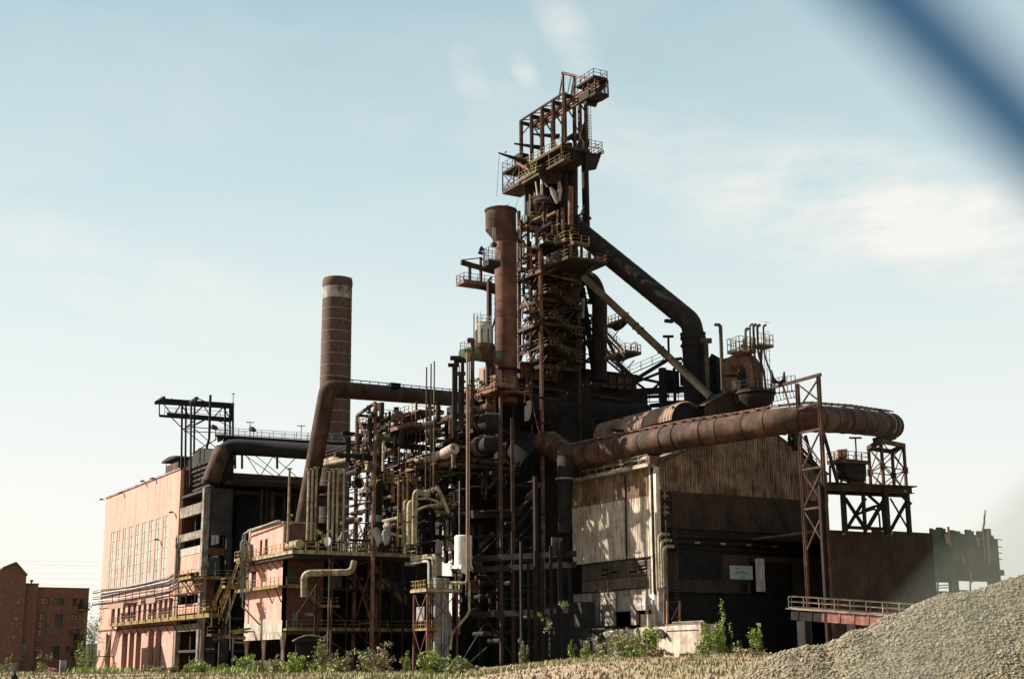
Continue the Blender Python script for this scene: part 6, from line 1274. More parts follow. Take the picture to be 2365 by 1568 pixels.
# ------------------------------------------------------------------ barrel roofed conveyor gallery
brl = T('barrel_gallery', 'ribbed corrugated barrel roofed gallery behind the gas main', 'gallery', PD(1500, 1000, 200))
e0 = PD(1590, 965, 185); Xb = e0.x + 1; e0 = PX(1590, 968, Xb); zB = e0.z; y0 = e0.y; y1 = yAt(1378, zB, Xb); rb = 2.75
b = MB(); ns = int((y1 - y0) / .22); na = 16
for k in range(ns + 1):
    y = y0 + (y1 - y0) * k / ns; rr_ = rb + (.16 if k % 3 == 1 else 0)
    for j in range(na + 1): an = math.pi * j / na; b.v.append((Xb + rr_ * math.cos(an), y, zB - .3 + rr_ * math.sin(an) * .95))
for k in range(ns):
    for j in range(na): i = k * (na + 1) + j; b.f.append((i, i + 1, i + na + 2, i + na + 1))
obj('barrel_roof', b, M['roofm'], brl)
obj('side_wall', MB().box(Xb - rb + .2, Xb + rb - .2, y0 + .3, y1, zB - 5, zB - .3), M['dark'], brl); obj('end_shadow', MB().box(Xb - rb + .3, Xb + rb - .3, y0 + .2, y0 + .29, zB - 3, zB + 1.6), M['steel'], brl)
gb = T('gallery_end_house', 'dark brown corrugated gabled house at the near end of the barrel gallery', 'building', PD(1680, 950, 192))
a = PD(1627, 940, 186); apx = PD(1690, 900, 186)
zt1_ = PD(1627, 936, 186).z; zt2_ = PD(1672, 908, 187).z; hw = 4.5
pf = [(a.x, zt1_), (a.x + 4.2, zt2_ + .4), (a.x + 8.4, zt2_ - 1.2), (a.x + 11, zt1_ - 1)]
def gt(x):
    for (p0, q0_), (p1, q1_) in zip(pf, pf[1:]):
        if x <= p1: return q0_ + (q1_ - q0_) * (x - p0) / (p1 - p0)
    return pf[-1][1]
for k in range(5): obj('gable_sheet', MB().corr('y', a.y - .02 * (k % 2), a.x + k * 2.2 + .01, a.x + k * 2.2 + 2.19, zt1_ - 6, gt, .36, .08), M['umber'], gb)
R_ = MB()
for (p0, q0_), (p1, q1_) in zip(pf, pf[1:]): R_.prism([(p0 - .1, a.y - .3, q0_), (p1, a.y - .3, q1_), (p1, a.y - .3, q1_ + .15), (p0 - .1, a.y - .3, q0_ + .15)], (0, 7, 0))
obj('roof', R_, M['roofg'], gb); obj('body', MB().box(a.x + .3, a.x + 11, a.y + .2, a.y + 6.5, zt1_ - 6, zt1_ - .2), M['steel'], gb)

# ------------------------------------------------------------------ goose neck pipe with decks and vents
gn = T('goose_neck', 'sunlit rusty goose neck pipe with railed decks and vents above the shed', 'pipe', PD(1745, 900, 186))
D_ = 186; q0 = PD(1744, 905, D_)
tubeobj('bend', arc_pts([PD(1682, 905, D_ + 4), PD(1686, 834, D_ + 3), PD(1742, 834, D_), q0], 2.3, 8), 1.1, M['pink'], gn, 24)
for v in (868, 880, 892): q = PD(1742.5, v, D_); obj('seam', MB().tube([q, q + V(0, 0, .1)], 1.06, 24, False), M['rust'], gn, True)
q = PD(1686, 872, D_ + 3.2); obj('bend_flange', MB().tube([q, q + V(0, 0, .2)], 1.3, 24), M['dark'], gn, True)
p = PD(1745, 905, D_); zb_ = p.z
obj('base_drum', MB().lathe(p.x, p.y, [(zb_ - 3.6, 1.2), (zb_ - 2.5, 1.2), (zb_ - 1.2, 2.4), (zb_ - .5, 2.5)], 24), M['dark'], gn, True)
obj('round_deck', MB().lathe(p.x, p.y, [(zb_ - .35, 2.7), (zb_ - .05, 2.7), (zb_ - .05, .9), (zb_ - .35, .9)], 20, False), M['rust'], gn)
railing(gn, [(p.x + 2.6 * math.cos(a), p.y + 2.6 * math.sin(a), zb_) for a in [2 * math.pi * k / 12 for k in range(13)]], M['steel'], 1.2, 1.2)
obj('deck_box', MB().box(p.x - 2.6, p.x - 1.6, p.y + 1, p.y + 1.8, zb_ + .3, zb_ + 1.6), M['galv'], gn)
p2 = PD(1711, 812, D_); platform(gn, p2.x - 1.3, p2.x + 1.6, p2.y - 1.3, p2.y + 1.3, p2.z, M['cream'], M['yel'], 'xyXY', th=.25, sp=.7, h=1.8)
p3 = PD(1760, 800, D_ + .5); platform(gn, p3.x - 1.6, p3.x + 1.2, p3.y - 1, p3.y + 1, p3.z, M['olive'], M['yel'], 'yX', th=.2, sp=.7, h=1.5)
obj('valve_body', MB().lathe(p2.x + .6, p2.y, [(p2.z, .25), (p2.z + .8, .25), (p2.z + .8, .5), (p2.z + 1.0, .5), (p2.z + 1.0, .2), (p2.z + 1.8, .22)], 10), M['olive'], gn)
b = MB()
for dx in (-1.2, 1.5): seg('deck_leg', p2 + V(dx, -.9, 0), p2 + V(dx, -.9, -3), .12, 'rust', gn)
for k, (pts_, r_) in enumerate((([(1722, 808), (1722, 762)], .17), ([(1732, 752), (1733, 800), (1737, 838), (1746, 876), (1746, 935)], .11), ([(1740, 753), (1742, 822), (1757, 876), (1757, 930)], .16), ([(1749, 754), (1751, 815), (1765, 862), (1769, 902)], .16), ([(1763, 754), (1765, 820), (1781, 862), (1783, 940)], .12), ([(1759, 800), (1757, 840), (1760, 860)], .2))):
    tubeobj('vent_pipe', arc_pts([PD(u, v, D_ - 1.3) for u, v in pts_], .8, 3), r_, M['olive' if k % 2 == 0 else 'rust'], gn, 9)
    if k < 5: t_ = PD(*pts_[0 if k else 1], D_ - 1.3); tubeobj('vent_tip', [t_, t_ + V(.35, -.2, .25)], r_ * 1.3, M['olive'], gn, 8)
for k in range(6): z = zb_ + 1 + k * 1.3; q = PD(1776, 850, D_); seg('ladder_hoop', V(q.x - .4, q.y, z + 2), V(q.x + .4, q.y, z + 2), .05, 'steel', gn)
for u in (1768, 1773, 1780): q = PD(u, 885, D_); seg('cage_bar', q, V(q.x, q.y, PD(u, 783, D_).z), .05, 'rust', gn)
for u0, v0, u1, v1 in ((1720, 905, 1720, 945), (1726, 925, 1745, 935), (1722, 945, 1760, 930), (1758, 932, 1776, 948), (1700, 890, 1700, 925), (1700, 925, 1720, 928)): seg('support', PD(u0, v0, D_), PD(u1, v1, D_), .22, 'rust', gn)
railing(gn, [PD(1782, 912, 186), PD(1838, 905, 182)], M['steel'], 2.2, .8)

# ------------------------------------------------------------------ portal frame over the main
pf_ = T('pipe_portal_frame', 'tall braced portal frame straddling the gas main with a sloping top beam', 'frame', PD(1895, 1500, 160))
ct_ = PD(1890, 868, 163); Xp = ct_.x; zt = ct_.z
px_ = lambda u, v: PX(u, v, Xp)
yp0 = ct_.y; yp1 = px_(1841, 885).y; yp2 = px_(1784, 896).y
obj('post', MB().ibeam((Xp, yp0, 0), (Xp, yp0, zt), .38, .38), M['rust'], pf_)
obj('post', MB().ibeam((Xp, yp1, zt - 3.8), (Xp, yp1, zt - .3), .4, .4), M['rust'], pf_); obj('post', MB().ibeam((Xp, yp1, 0), (Xp, yp1, px_(1847, 994).z), .36, .36), M['rust'], pf_)
obj('top_beam', MB().beam((Xp, yp0 - .4, zt + .1), (Xp, yp2, zt), .32, .34), M['rust'], pf_); obj('lower_beam', MB().beam((Xp, yp0, zt - 3.1), (Xp, yp1, zt - 3.4), .28), M['rust'], pf_)
for a, c in (((yp0, zt - .3), (yp1, zt - 3.4)), ((yp1, zt - .3), (yp0, zt - 3.0)), ((yp1 + 2.5, zt - .2), (yp1 + 1.0, zt - 4.2))): obj('brace', MB().beam((Xp, a[0], a[1]), (Xp, c[0], c[1]), .16), M['rust'], pf_)
for u, z_ in ((1838, 0),):
    for k in range(6): a = PD(1790 + 8 * k, 905 - k, 172); seg('hung_rail', a, PD(1796 + 8 * k, 925 - k, 172), .06, 'steel', pf_)
seg('hung_rail', PD(1785, 928, 172), PD(1838, 916, 172), .07, 'steel', pf_)
q = PX(1800, 896, Xp); sd_ = [(-1.0, 1.9), (-.7, .9), (0, .5), (.7, .9), (1.0, 1.9), (1.15, .3), (-1.15, .3)]
obj('saddle', MB().prism([(Xp + a, q.y, zt + b_) for a, b_ in sd_], (0, .3, 0)), M['dark'], pf_)
zl = px_(1847, 1000).z
for k, (za_, zb2) in enumerate(((zl, zl - 4.4), (zl - 4.4, zl - 9), (zl - 9, zl - 14))):
    obj('brace', MB().beam((Xp, yp0, za_), (Xp, yp1, zb2), .16), M['rust'], pf_); obj('brace', MB().beam((Xp, yp1, za_), (Xp, yp0, zb2), .155), M['rust'], pf_); obj('beam', MB().beam((Xp, yp0, za_), (Xp, yp1, za_), .25), M['rust'], pf_)
obj('raking_leg', MB().beam(PD(1902, 1000, 165), PD(1936, 1120, 167.5), .32), M['dark'], pf_); obj('raking_leg', MB().beam(PD(1860, 1005, 168), PD(1884, 1095, 169), .28), M['dark'], pf_)
seg('tie', PD(1895, 1022, 165), PD(1905, 1022, 167), .1, 'rust', pf_)
rs_ = T('roof_edge_stair', 'thin railed stair running down the right roof edge of the shed', 'stair', PD(1880, 1070, 181))
stair(rs_, PD(1905, 1094, 180.5), PD(1848, 1030, 180), .9, M['dark'], M['steel'], (0, 1, 0))
for u, v0, v1, w_ in ((1825, 1030, 1000, .45), (1838, 1040, 1000, .6), (1812, 1005, 1000, .3), (1830, 1018, 1010, .9)): seg('stub_post', PD(u, v0, 184), PD(u, v1, 184), w_, 'dark', rs_)

# ------------------------------------------------------------------ right hand pipe tower and girder bridge
tw = T('right_pipe_tower', 'slender cross braced steel tower holding the far right end of the gas main', 'tower', PD(2060, 1230, 172))
q = PD(2041, 1118, 172); q2 = PD(2093, 1118, 176); q3 = PD(2011, 1118, 178); q4 = PD(2065, 1118, 181)
zt_ = PD(2041, 1018, 172).z; zm_ = PD(2041, 1076, 172).z; zb_ = q.z - .5
cs = [(q3.x, q3.y), (q.x, q.y), (q2.x, q2.y), (q4.x, q4.y)]
lattice(tw, cs, [zb_, zm_, zt_], .3, .1, M['rust'])
for i in range(4): a, c = cs[i], cs[(i + 1) % 4]; obj('cap_beam', MB().beam((*a, zt_), (*c, zt_), .5, .5), M['rust'], tw)
for c in cs: obj('gusset', MB().box(c[0] - .4, c[0] + .4, c[1] - .1, c[1] + .1, zm_ - .4, zm_ + .4), M['rust'], tw)
seg('bearing', PD(2025, 1018, 176), PD(2060, 1008, 178), 1.2, 'dark', tw, .8)
gr = T('bridge_girder_frame', 'heavy rust girder deck on diagonal braced legs right of the shed', 'frame', PD(2000, 1230, 172))
ga, gb_ = PD(1902, 1123, 168), PD(2106, 1132, 174)
obj('girder', MB().ibeam(ga, gb_, .9, .85), M['rust'], gr); off = FWD * 3.5
obj('girder', MB().ibeam(ga + off, gb_ + off, .9, .85), M['dark'], gr); seg('deck', ga + off * .5 + V(0, 0, .5), gb_ + off * .5 + V(0, 0, .5), 3.4, 'dark', gr, .15)
for u, w_ in ((1952, .5), (1999, .34), (2050, .6), (2101, .45)):
    for o_, m in ((0, 'dark'), (3.5, 'dark')): p = PD(u, 1235, 171 + o_); seg('leg', p, V(p.x, p.y, ga.z), w_, m, gr)
for u0, v0, u1, v1, w_ in ((1952, 1150, 1999, 1222, .5), (1999, 1150, 1955, 1222, .5), (2002, 1222, 2050, 1140, .6), (2002, 1140, 2030, 1165, .4), (2058, 1222, 2098, 1150, .5), (2056, 1150, 2098, 1222, .25), (2080, 1140, 2104, 1165, .5), (1950, 1217, 2060, 1222, .5), (1972, 1190, 2020, 1172, .4)):
    seg('leg_brace', PD(u0, v0, 172), PD(u1, v1, 172), w_ * .75, 'dark', gr)
tubeobj('drop_pipe', arc_pts([PD(1990, 1180, 173), PD(2025, 1167, 173), PD(2038, 1175, 173), PD(2042, 1222, 173)], 1, 4), .16, M['dark'], gr, 8)
tubeobj('drop_pipe', arc_pts([PD(1985, 1186, 173.5), PD(2020, 1174, 173.5), PD(2030, 1185, 173.5), PD(2033, 1222, 173.5)], 1, 4), .12, M['dark'], gr, 8)
wh = T('winch_house', 'rusty winch platform with railings, drums and a box hopper on the girder deck', 'platform', PD(1970, 1110, 170))
a, c = PD(1915, 1070, 170), PD(2030, 1077, 176); zt1_ = (a.z + c.z) / 2
xw = xAt(2008, zt1_, a.y - 2.2); xv = xAt(2012, zt1_, a.y - 2.2); platform(wh, a.x, xw, a.y - 2.2, a.y + .4, zt1_, M['rust'], M['rust'], 'xyXY', th=.3, sp=1.2)
obj('dark_cabin', MB().prism([(xw - 3.4, a.y - 1.8, ga.z + 1.2), (xw - .6, a.y - 1.8, ga.z + .7), (xw - .2, a.y - 1.8, ga.z + 1.6), (xw - .2, a.y - 1.8, zt1_ - .32), (xw - 3.4, a.y - 1.8, zt1_ - .32)], (0, 1.8, 0)), M['steel'], wh)
obj('box_hopper', MB().prism([PD(1935, 1056, 170), PD(1957, 1054, 170.5), PD(1957, 1036, 170.5), PD(1934, 1038, 170)], FWD * 1.5), M['board'], wh); 
for u in (1937, 1953): seg('hopper_leg', PD(u, 1072, 170), PD(u, 1052, 170), .14, 'rust', wh)
for k in range(14): p = PD(1918 + rnd.random() * 55, 1082 + rnd.random() * 32, 170); tubeobj('winch_part', [p, p + rnd.choice((V(1.4, 0, 0), V(.6, -.4, .5), V(0, 0, 1.1)))], rnd.choice((.12, .2, .35)), M[rnd.choice(['rust', 'pink', 'dark', 'board'])], wh, 9)
for u in (1917, 1943, 1965): seg('post', PD(u, 1116, 170), PD(u, 1074, 170), .2, 'rust', wh)
railing(wh, [PD(1968, 1116, 169.5), PD(2000, 1118, 170)], M['rust'], 1.8, .8)
pole('lamp_mast', 1979, 1011, 1070, 173, .1, M['rust'], 'slim T topped mast on the winch platform', 'mast', None, 'bar')
# right dark building and ruined wall
rb_ = T('dark_right_block', 'dark corrugated block right of the shed with weedy roof edge', 'building', PD(2050, 1400, 178))
a = PD(1895, 1240, 176); zt_ = PD(2040, 1228, 180).z; xe = xAt(2152, zt_, a.y)
n = 9; w = (xe - a.x) / n
for k in range(n): obj('wall_sheet', MB().corr('y', a.y - .02 * (k % 3), a.x + k * w + .01, a.x + (k + 1) * w - .01, 0, zt_ + (.0 if k < 4 else .3), .36, .08), M['umber'], rb_)
obj('roof', MB().box(a.x, xe, a.y + .1, a.y + 20, zt_ - .3, zt_ - .05), M['roofg'], rb_); obj('end_wall', MB().box(xe - .2, xe, a.y + .1, a.y + 20, 0, zt_ - .3), M['umber'], rb_)
for u, h_ in ((1908, 1390),): p = PD(u, 1390, 163); seg('pier', V(p.x, p.y, 0), V(p.x, p.y, PD(u, 1120, 163).z), .4, 'dark', rb_)
rw = T('ruined_wall', 'ruined dark green wall with ragged top and hanging rusty strips at far right', 'wall', PD(2230, 1400, 185))
a = PD(2157, 1360, 190); Yr = a.y; xr = lambda u: xAt(u, 14, Yr); zr = lambda v, u=2230: PY(u, v, Yr).z
M['green'] = mat('weathered_green_cladding', [(.045, .06, .042), (.085, .10, .07), (.14, .15, .10)], .5, .9, dirt=(.14, .07, .035), dirt_amt=.6)
o = obj('wall_panel', MB().wall('y', Yr, .4, xr(2157), xr(2302), 0, zr(1236), [(xr(2160), xr(2193), zr(1366), zr(1346)), (xr(2212), xr(2283), zr(1362), zr(1341))]), M['green'], rw)
b = MB(); x = xr(2157)
while x < xr(2300): w_ = rnd.uniform(.3, 1.1); b.box(x, x + w_, Yr + .02, Yr + .38, zr(1236) - .1, zr(1236) + rnd.uniform(.05, .9) * (1.5 if x > xr(2270) else 1)); x += w_ * .95
obj('ragged_top', b, M['green'], rw)
for u, v0, v1, w_ in ((2190, 1216, 1262, .35), (2184, 1232, 1255, .6), (2270, 1222, 1290, .3), (2280, 1222, 1300, .5), (2256, 1240, 1262, .5), (2222, 1285, 1305, .3), (2240, 1320, 1345, .4)): seg('rust_strip', PY(u + 4, v1, Yr - .15), PY(u, v0, Yr - .15), w_, 'board', rw, .1)
for u in (2166, 2200, 2241, 2282): seg('strut', PY(u, 1372, Yr - .3), PY(u, 1336, Yr - .3), .16, 'galv', rw)
for v in (1358, 1352): seg('strut_rail', PY(2158, v, Yr - .3), PY(2195, v - 2, Yr - .3), .14, 'galv', rw)
obj('end_return', MB().box(xr(2302), xr(2310), Yr, Yr + .9, zr(1362), zr(1240)), M['green'], rw); obj('end_bracket', MB().box(xr(2302), xr(2318), Yr - .1, Yr + .6, zr(1325), zr(1312)), M['green'], rw)
for v in (1245, 1262, 1276, 1290): seg('broken_bar', PY(2302, v, Yr), PY(2314, v + 1, Yr), .1, 'dark', rw)
tubeobj('leaning_pole', [PY(2266, 1245, Yr), PY(2273, 1210, Yr), PY(2275, 1178, Yr)], .13, M['galv'], rw, 7)
# pink girder footbridge
pb_ = T('pink_footbridge', 'pink painted girder bridge with cream railings running behind the gravel heap', 'bridge', PD(2000, 1430, 140))
a, c = PD(1830, 1418, 150), PD(2130, 1440, 140); a2 = PD(1850, 1408, 150)
obj('girder', MB().beam(a, a.lerp(c, .25), .5, 1.1), M['dark'], pb_); obj('girder', MB().beam(a.lerp(c, .25), c, .5, 1.1), M['pinkb'], pb_); seg('deck', a + V(0, 0, .6) + FWD * .8, c + V(0, 0, .6) + FWD * .8, 2.0, 'conc', pb_, .12)  # dark left stretch of girder is shade put into the colour
for k in range(9): q = a.lerp(c, (k + .5) / 9); d = (c - a).normalized() * .1; obj('web_stiffener', MB().beam(q - d, q + d, .62, 1.0), M['dark' if k < 3 else 'pinkb'], pb_)  # dark stiffeners continue the painted shade on the left stretch
railing(pb_, [a + V(0, 0, .7), c + V(0, 0, .7)], M['rust'], 1.2, 1.8, .08); railing(pb_, [a + V(0, 0, .7) + FWD * 1.7, c + V(0, 0, .7) + FWD * 1.7], M['conc'], 1.2, 1.8, .08)
for k in (.1, .5, .95): q = a.lerp(c, k); obj('pier', MB().box(q.x - .4, q.x + .4, q.y - .4, q.y + .8, 0, q.z - .56), M['dark'], pb_)

# ------------------------------------------------------------------ gravel heap
crest = [(1560, -.3), (1640, -.2)] + [(u, None, v) for u, v in ((1700, 1566), (1750, 1531), (1800, 1508), (1845, 1499), (1898, 1493), (1952, 1461), (1999, 1452), (2049, 1428), (2142, 1386), (2193, 1369), (2277, 1358), (2365, 1333), (2450, 1300), (2560, 1275), (2700, 1290), (2900, 1380), (3100, 1500), (3300, 1560))]
DG = 52.0
cr = []
for c in crest:
    if len(c) == 2: p = PD(c[0], 1500, DG); cr.append((p.dot(RGT), c[1]))
    else: p = PD(c[0], c[2], DG); cr.append((p.dot(RGT), p.z))
cr.append((cr[-1][0] + 3, -.4))
def H(r):
    if r <= cr[0][0]: return -.6
    for (a, za_), (b_, zb_) in zip(cr, cr[1:]):
        if r <= b_: return za_ + (zb_ - za_) * (r - a) / (b_ - a)
    return -.6
def gz(r, D):
    dc_ = DG + .6 * math.sin(r * .45); h = H(r); d = abs(D - dc_); k_ = .56 if D < dc_ else .62
    z = h - k_ * (math.sqrt(d * d + .16) - .4)
    return z + noise.noise(V(r * .5, D * .5, 1)) * .16 * min(1, max(0, h)) + noise.noise(V(r * 1.7, D * 1.7, 5)) * .07
rs_l = np.arange(cr[0][0] - 1, cr[-1][0] + 1, .22); ds_l = np.arange(DG - 15, DG + 14, .22)
b = MB(); nd = len(ds_l)
for r_ in rs_l:
    for d in ds_l: b.v.append(tuple(GP(r_, d, gz(r_, d))))
b.f = [(i * nd + j, i * nd + j + 1, (i + 1) * nd + j + 1, (i + 1) * nd + j) for i in range(len(rs_l) - 1) for j in range(nd - 1)]
M['gravel'] = mat('pale_gravel', [(.13, .108, .068), (.22, .185, .122), (.32, .27, .18)], 7.0, rough=.95, bump=.05, fine=26, dirt=(.14, .12, .09), dirt_amt=.5)
M['grav2'] = mat('gravel_stone', [(.15, .122, .08), (.26, .218, .148), (.43, .37, .26)], 5.0, rough=.9, bump=.0, dirt=(.15, .13, .085), dirt_amt=.75)
t = T('gravel_heap', 'large heap of pale grey crushed gravel filling the lower right foreground', 'gravel heap', GP(28, DG, 0))
o = obj('heap_surface', b, M['gravel'], t, True)
def np_obj(name, co, faces, m, parent=None, nper=3):
    me = bpy.data.meshes.new(name); me.vertices.add(len(co)); me.vertices.foreach_set('co', co.astype(np.float32).ravel())
    nf = len(faces); me.loops.add(nf * nper); me.loops.foreach_set('vertex_index', faces.astype(np.int32).ravel())
    me.polygons.add(nf); me.polygons.foreach_set('loop_start', np.arange(0, nf * nper, nper, dtype=np.int32)); me.update(calc_edges=True)
    me.materials.append(m); o = bpy.data.objects.new(name, me); COL.objects.link(o)
    if parent: o.parent = parent; o.location = -parent.location
    return o
rg = np.random.default_rng(3)
octv = np.array([(1, 0, 0), (-1, 0, 0), (0, 1, 0), (0, -1, 0), (0, 0, 1), (0, 0, -1)], float)
octf = np.array([(0, 2, 4), (2, 1, 4), (1, 3, 4), (3, 0, 4), (2, 0, 5), (1, 2, 5), (3, 1, 5), (0, 3, 5)])
def stones(n, rlo, rhi, dlo, dhi, zf, smin, smax):
    pos = []; 
    while len(pos) < n:
        r_ = rg.uniform(rlo, rhi); d = rg.uniform(dlo, dhi); z = zf(r_, d)
        if z > -.3: p = GP(r_, d, z); pos.append((p.x, p.y, p.z))
    pos = np.array(pos); s = smin * (smax / smin) ** (rg.random(n) ** 2.6)
    v = octv[None] * rg.uniform(.55, 1.25, (n, 6, 1)) * np.array([1, .85, .6]) + rg.uniform(-.2, .2, (n, 6, 3))
    an = rg.uniform(0, 6.28, n); c, s_ = np.cos(an), np.sin(an); x = v[..., 0] * c[:, None] - v[..., 1] * s_[:, None]; y = v[..., 0] * s_[:, None] + v[..., 1] * c[:, None]
    v = np.stack([x, y, v[..., 2]], -1) * s[:, None, None] + pos[:, None] ; f = octf[None] + (np.arange(n) * 6)[:, None, None]
    return v.reshape(-1, 3), f.reshape(-1, 3)
co, fa = stones(75000, cr[2][0] - 1, 22, DG - 9, DG + .6, gz, .016, .12)
setp(np_obj('loose_stones', co, fa, M['grav2'], t), kind='stuff')

# ------------------------------------------------------------------ brick house far left
Yh = PD(200, 1500, 246).y
hx = lambda u: xAt(u, 8, Yh); hz = lambda v, u=120: PY(u, v, Yh).z
hb = T('brick_office_house', 'dark red brick office house with corner stair tower at far left edge', 'building', (hx(80), Yh, 0))
WIN = [(505, 600, 530, 612, 1), (705, 800, 530, 615, 0), (905, 960, 530, 625, 0), (990, 1045, 530, 660, 0), (495, 585, 730, 815, 1), (692, 790, 735, 900, 0), (900, 990, 735, 815, 2), (490, 585, 835, 912, 1), (485, 585, 935, 1012, 1), (885, 935, 930, 1012, 0), (965, 1020, 920, 1062, 0), (470, 560, 1140, 1212, 1), (690, 780, 1140, 1300, 0), (860, 905, 1140, 1215, 0), (955, 1010, 1120, 1250, 0)]
cvt = lambda x, y: (x * .18076, 1284.5 + y * .18076)
hs = []
for x0, x1, y0_, y1_, k in WIN: u0, v0 = cvt(x0, y0_); u1, v1 = cvt(x1, y1_); hs.append((hx(u0), hx(u1), hz(v1), hz(v0)))
xa_, xm, xb_ = hx(47), hx(79.5), hx(200.6)
obj('main_wall', MB().wall('y', Yh, .4, xm, xb_, 0, hz(1357.7), hs), M['brickh'], hb)
for h, wv in zip(hs, WIN):
    fr_ = obj('window', MB().wall('y', Yh + .12, .1, h[0], h[1], h[2], h[3], [(h[0] + .08, (h[0] + h[1]) / 2 - .04, h[2] + .08, (h[2] + h[3]) / 2 - .04), ((h[0] + h[1]) / 2 + .04, h[1] - .08, h[2] + .08, (h[2] + h[3]) / 2 - .04), (h[0] + .08, (h[0] + h[1]) / 2 - .04, (h[2] + h[3]) / 2 + .04, h[3] - .08), ((h[0] + h[1]) / 2 + .04, h[1] - .08, (h[2] + h[3]) / 2 + .04, h[3] - .08)]), M['door'], hb)
    obj('pane', MB().box(h[0], (h[0] + h[1]) / 2 if wv[4] == 1 else h[1], Yh + .26, Yh + .3, h[2], h[3]), M['brickp'] if wv[4] == 1 else (M['board'] if wv[4] else M['glass']), fr_)  # pink and brown panes imitate reflections of a sunlit building
    if wv[4] == 1: obj('pane', MB().box((h[0] + h[1]) / 2 + .01, h[1], Yh + .26, Yh + .3, h[2], h[3]), M['glass'], fr_)
obj('mid_wall', MB().box(xa_, xm, Yh - .8, Yh + 8, 0, hz(1350)), M['brickh'], hb)
obj('end_wall', MB().box(xb_ - .4, xb_, Yh + .41, Yh + 12, 0, hz(1357.7)), M['brickh'], hb); obj('roof', MB().box(xm, xb_ - .4, Yh + .4, Yh + 12, hz(1357.7) - .5, hz(1357.7) - .2), M['roofg'], hb)
obj('coping', MB().box(xm, xb_ + .1, Yh - .08, Yh + .5, hz(1357.7), hz(1357.7) + .15), M['mossg'], hb); obj('coping', MB().box(xa_, xm + .1, Yh - .9, Yh - .3, hz(1350), hz(1350) + .15), M['mossg'], hb)
tx0, tx1 = hx(-30), hx(48)
obj('tower_wall', MB().box(tx0, tx1, Yh - 1.6, Yh + 6, 0, hz(1330.6)), M['brickh'], hb)
obj('tower_gable', MB().prism([(tx0, Yh - 1.6, hz(1330.6)), (tx1, Yh - 1.6, hz(1330.6)), (hx(21), Yh - 1.6, hz(1304)), (hx(-8), Yh - 1.6, hz(1315))], (0, 7, 0)), M['brickh'], hb)
obj('tower_verge', MB().beam((tx1 + .1, Yh - 1.7, hz(1331)), (hx(21), Yh - 1.7, hz(1302.5)), .4, .25), M['mossg'], hb); obj('tower_verge', MB().beam((hx(21), Yh - 1.7, hz(1302.5)), (hx(-8), Yh - 1.7, hz(1315)), .4, .25), M['mossg'], hb)
for y in (405, 615, 820, 1045, 1255): p = cvt(180 - (y - 405) * .06, y); obj('tower_light', MB().box(hx(p[0]), hx(p[0]) + .35, Yh - 1.72, Yh - 1.61, hz(p[1]), hz(p[1]) + .35), M['glass' if y < 500 else 'galv'], hb)
u0, v0 = cvt(215, 1120); u1, v1 = cvt(345, 1335)
en = obj('entrance_glazing', MB().wall('y', Yh - .9, .08, hx(u0), hx(u1), hz(v1), hz(v0), [(hx(u0) + .1 + i * (hx(u1) - hx(u0)) / 3, hx(u0) + (i + 1) * (hx(u1) - hx(u0)) / 3 - .05, hz(v1) + .1 + j * (hz(v0) - hz(v1)) / 4, hz(v1) + (j + 1) * (hz(v0) - hz(v1)) / 4 - .05) for i in range(3) for j in range(4)]), M['mossg'], hb)
obj('pane', MB().box(hx(u0), hx(u1), Yh - .85, Yh - .82, hz(v1), hz(v0)), M['glass'], en)
for (x0, x1, y) in ((975, 1112, 672), (945, 1068, 1072), (925, 1040, 1272)): u0, v0 = cvt(x0, y); u1, _ = cvt(x1, y); platform(hb, hx(u0), hx(u1), Yh - 1.2, Yh - .02, hz(v0), M['yel'], M['steel'], 'xyX', th=.15, sp=.8, name='balcony')
obj('roof_cowl', MB().lathe(hx(68), Yh + 1, [(hz(1350), .12), (hz(1350) + .5, .12), (hz(1350) + .5, .3), (hz(1350) + .8, .3)], 8), M['pink'], hb)
thing('site_cabinet', MB().box(PD(137, 1540, 215).x, PD(137, 1540, 215).x + .9, PD(137, 1540, 215).y - .5, PD(137, 1540, 215).y, 0, PD(137, 1524, 215).z), M['galv'], 'pale grey upright cabinet in the grass before the brick office house', 'cabinet')
rk = T('rubble_pile', 'small pile of pinkish brick rubble in the grass by the grey cabinet', 'rubble', PD(112, 1545, 212))
for k in range(60): p = PD(rnd.gauss(114, 7), 1540, 212 + rnd.uniform(-1, 1)); s = rnd.uniform(.15, .35); z = max(.0, 1.9 - abs(rnd.gauss(0, .8))) ; obj('brick_lump', MB().box(p.x, p.x + s * 1.5, p.y, p.y + s, .4 + z * .6, .4 + z * .6 + s), M['brickp'], rk)
thing('low_sign_wall', MB().box(PD(14, 1540, 225).x, PD(25, 1540, 225).x + 1, PD(20, 1540, 225).y, PD(20, 1540, 225).y + .4, 0, PD(20, 1529, 225).z), M['conc'], 'low dark sign wall with pale cap before the brick stair tower', 'wall')
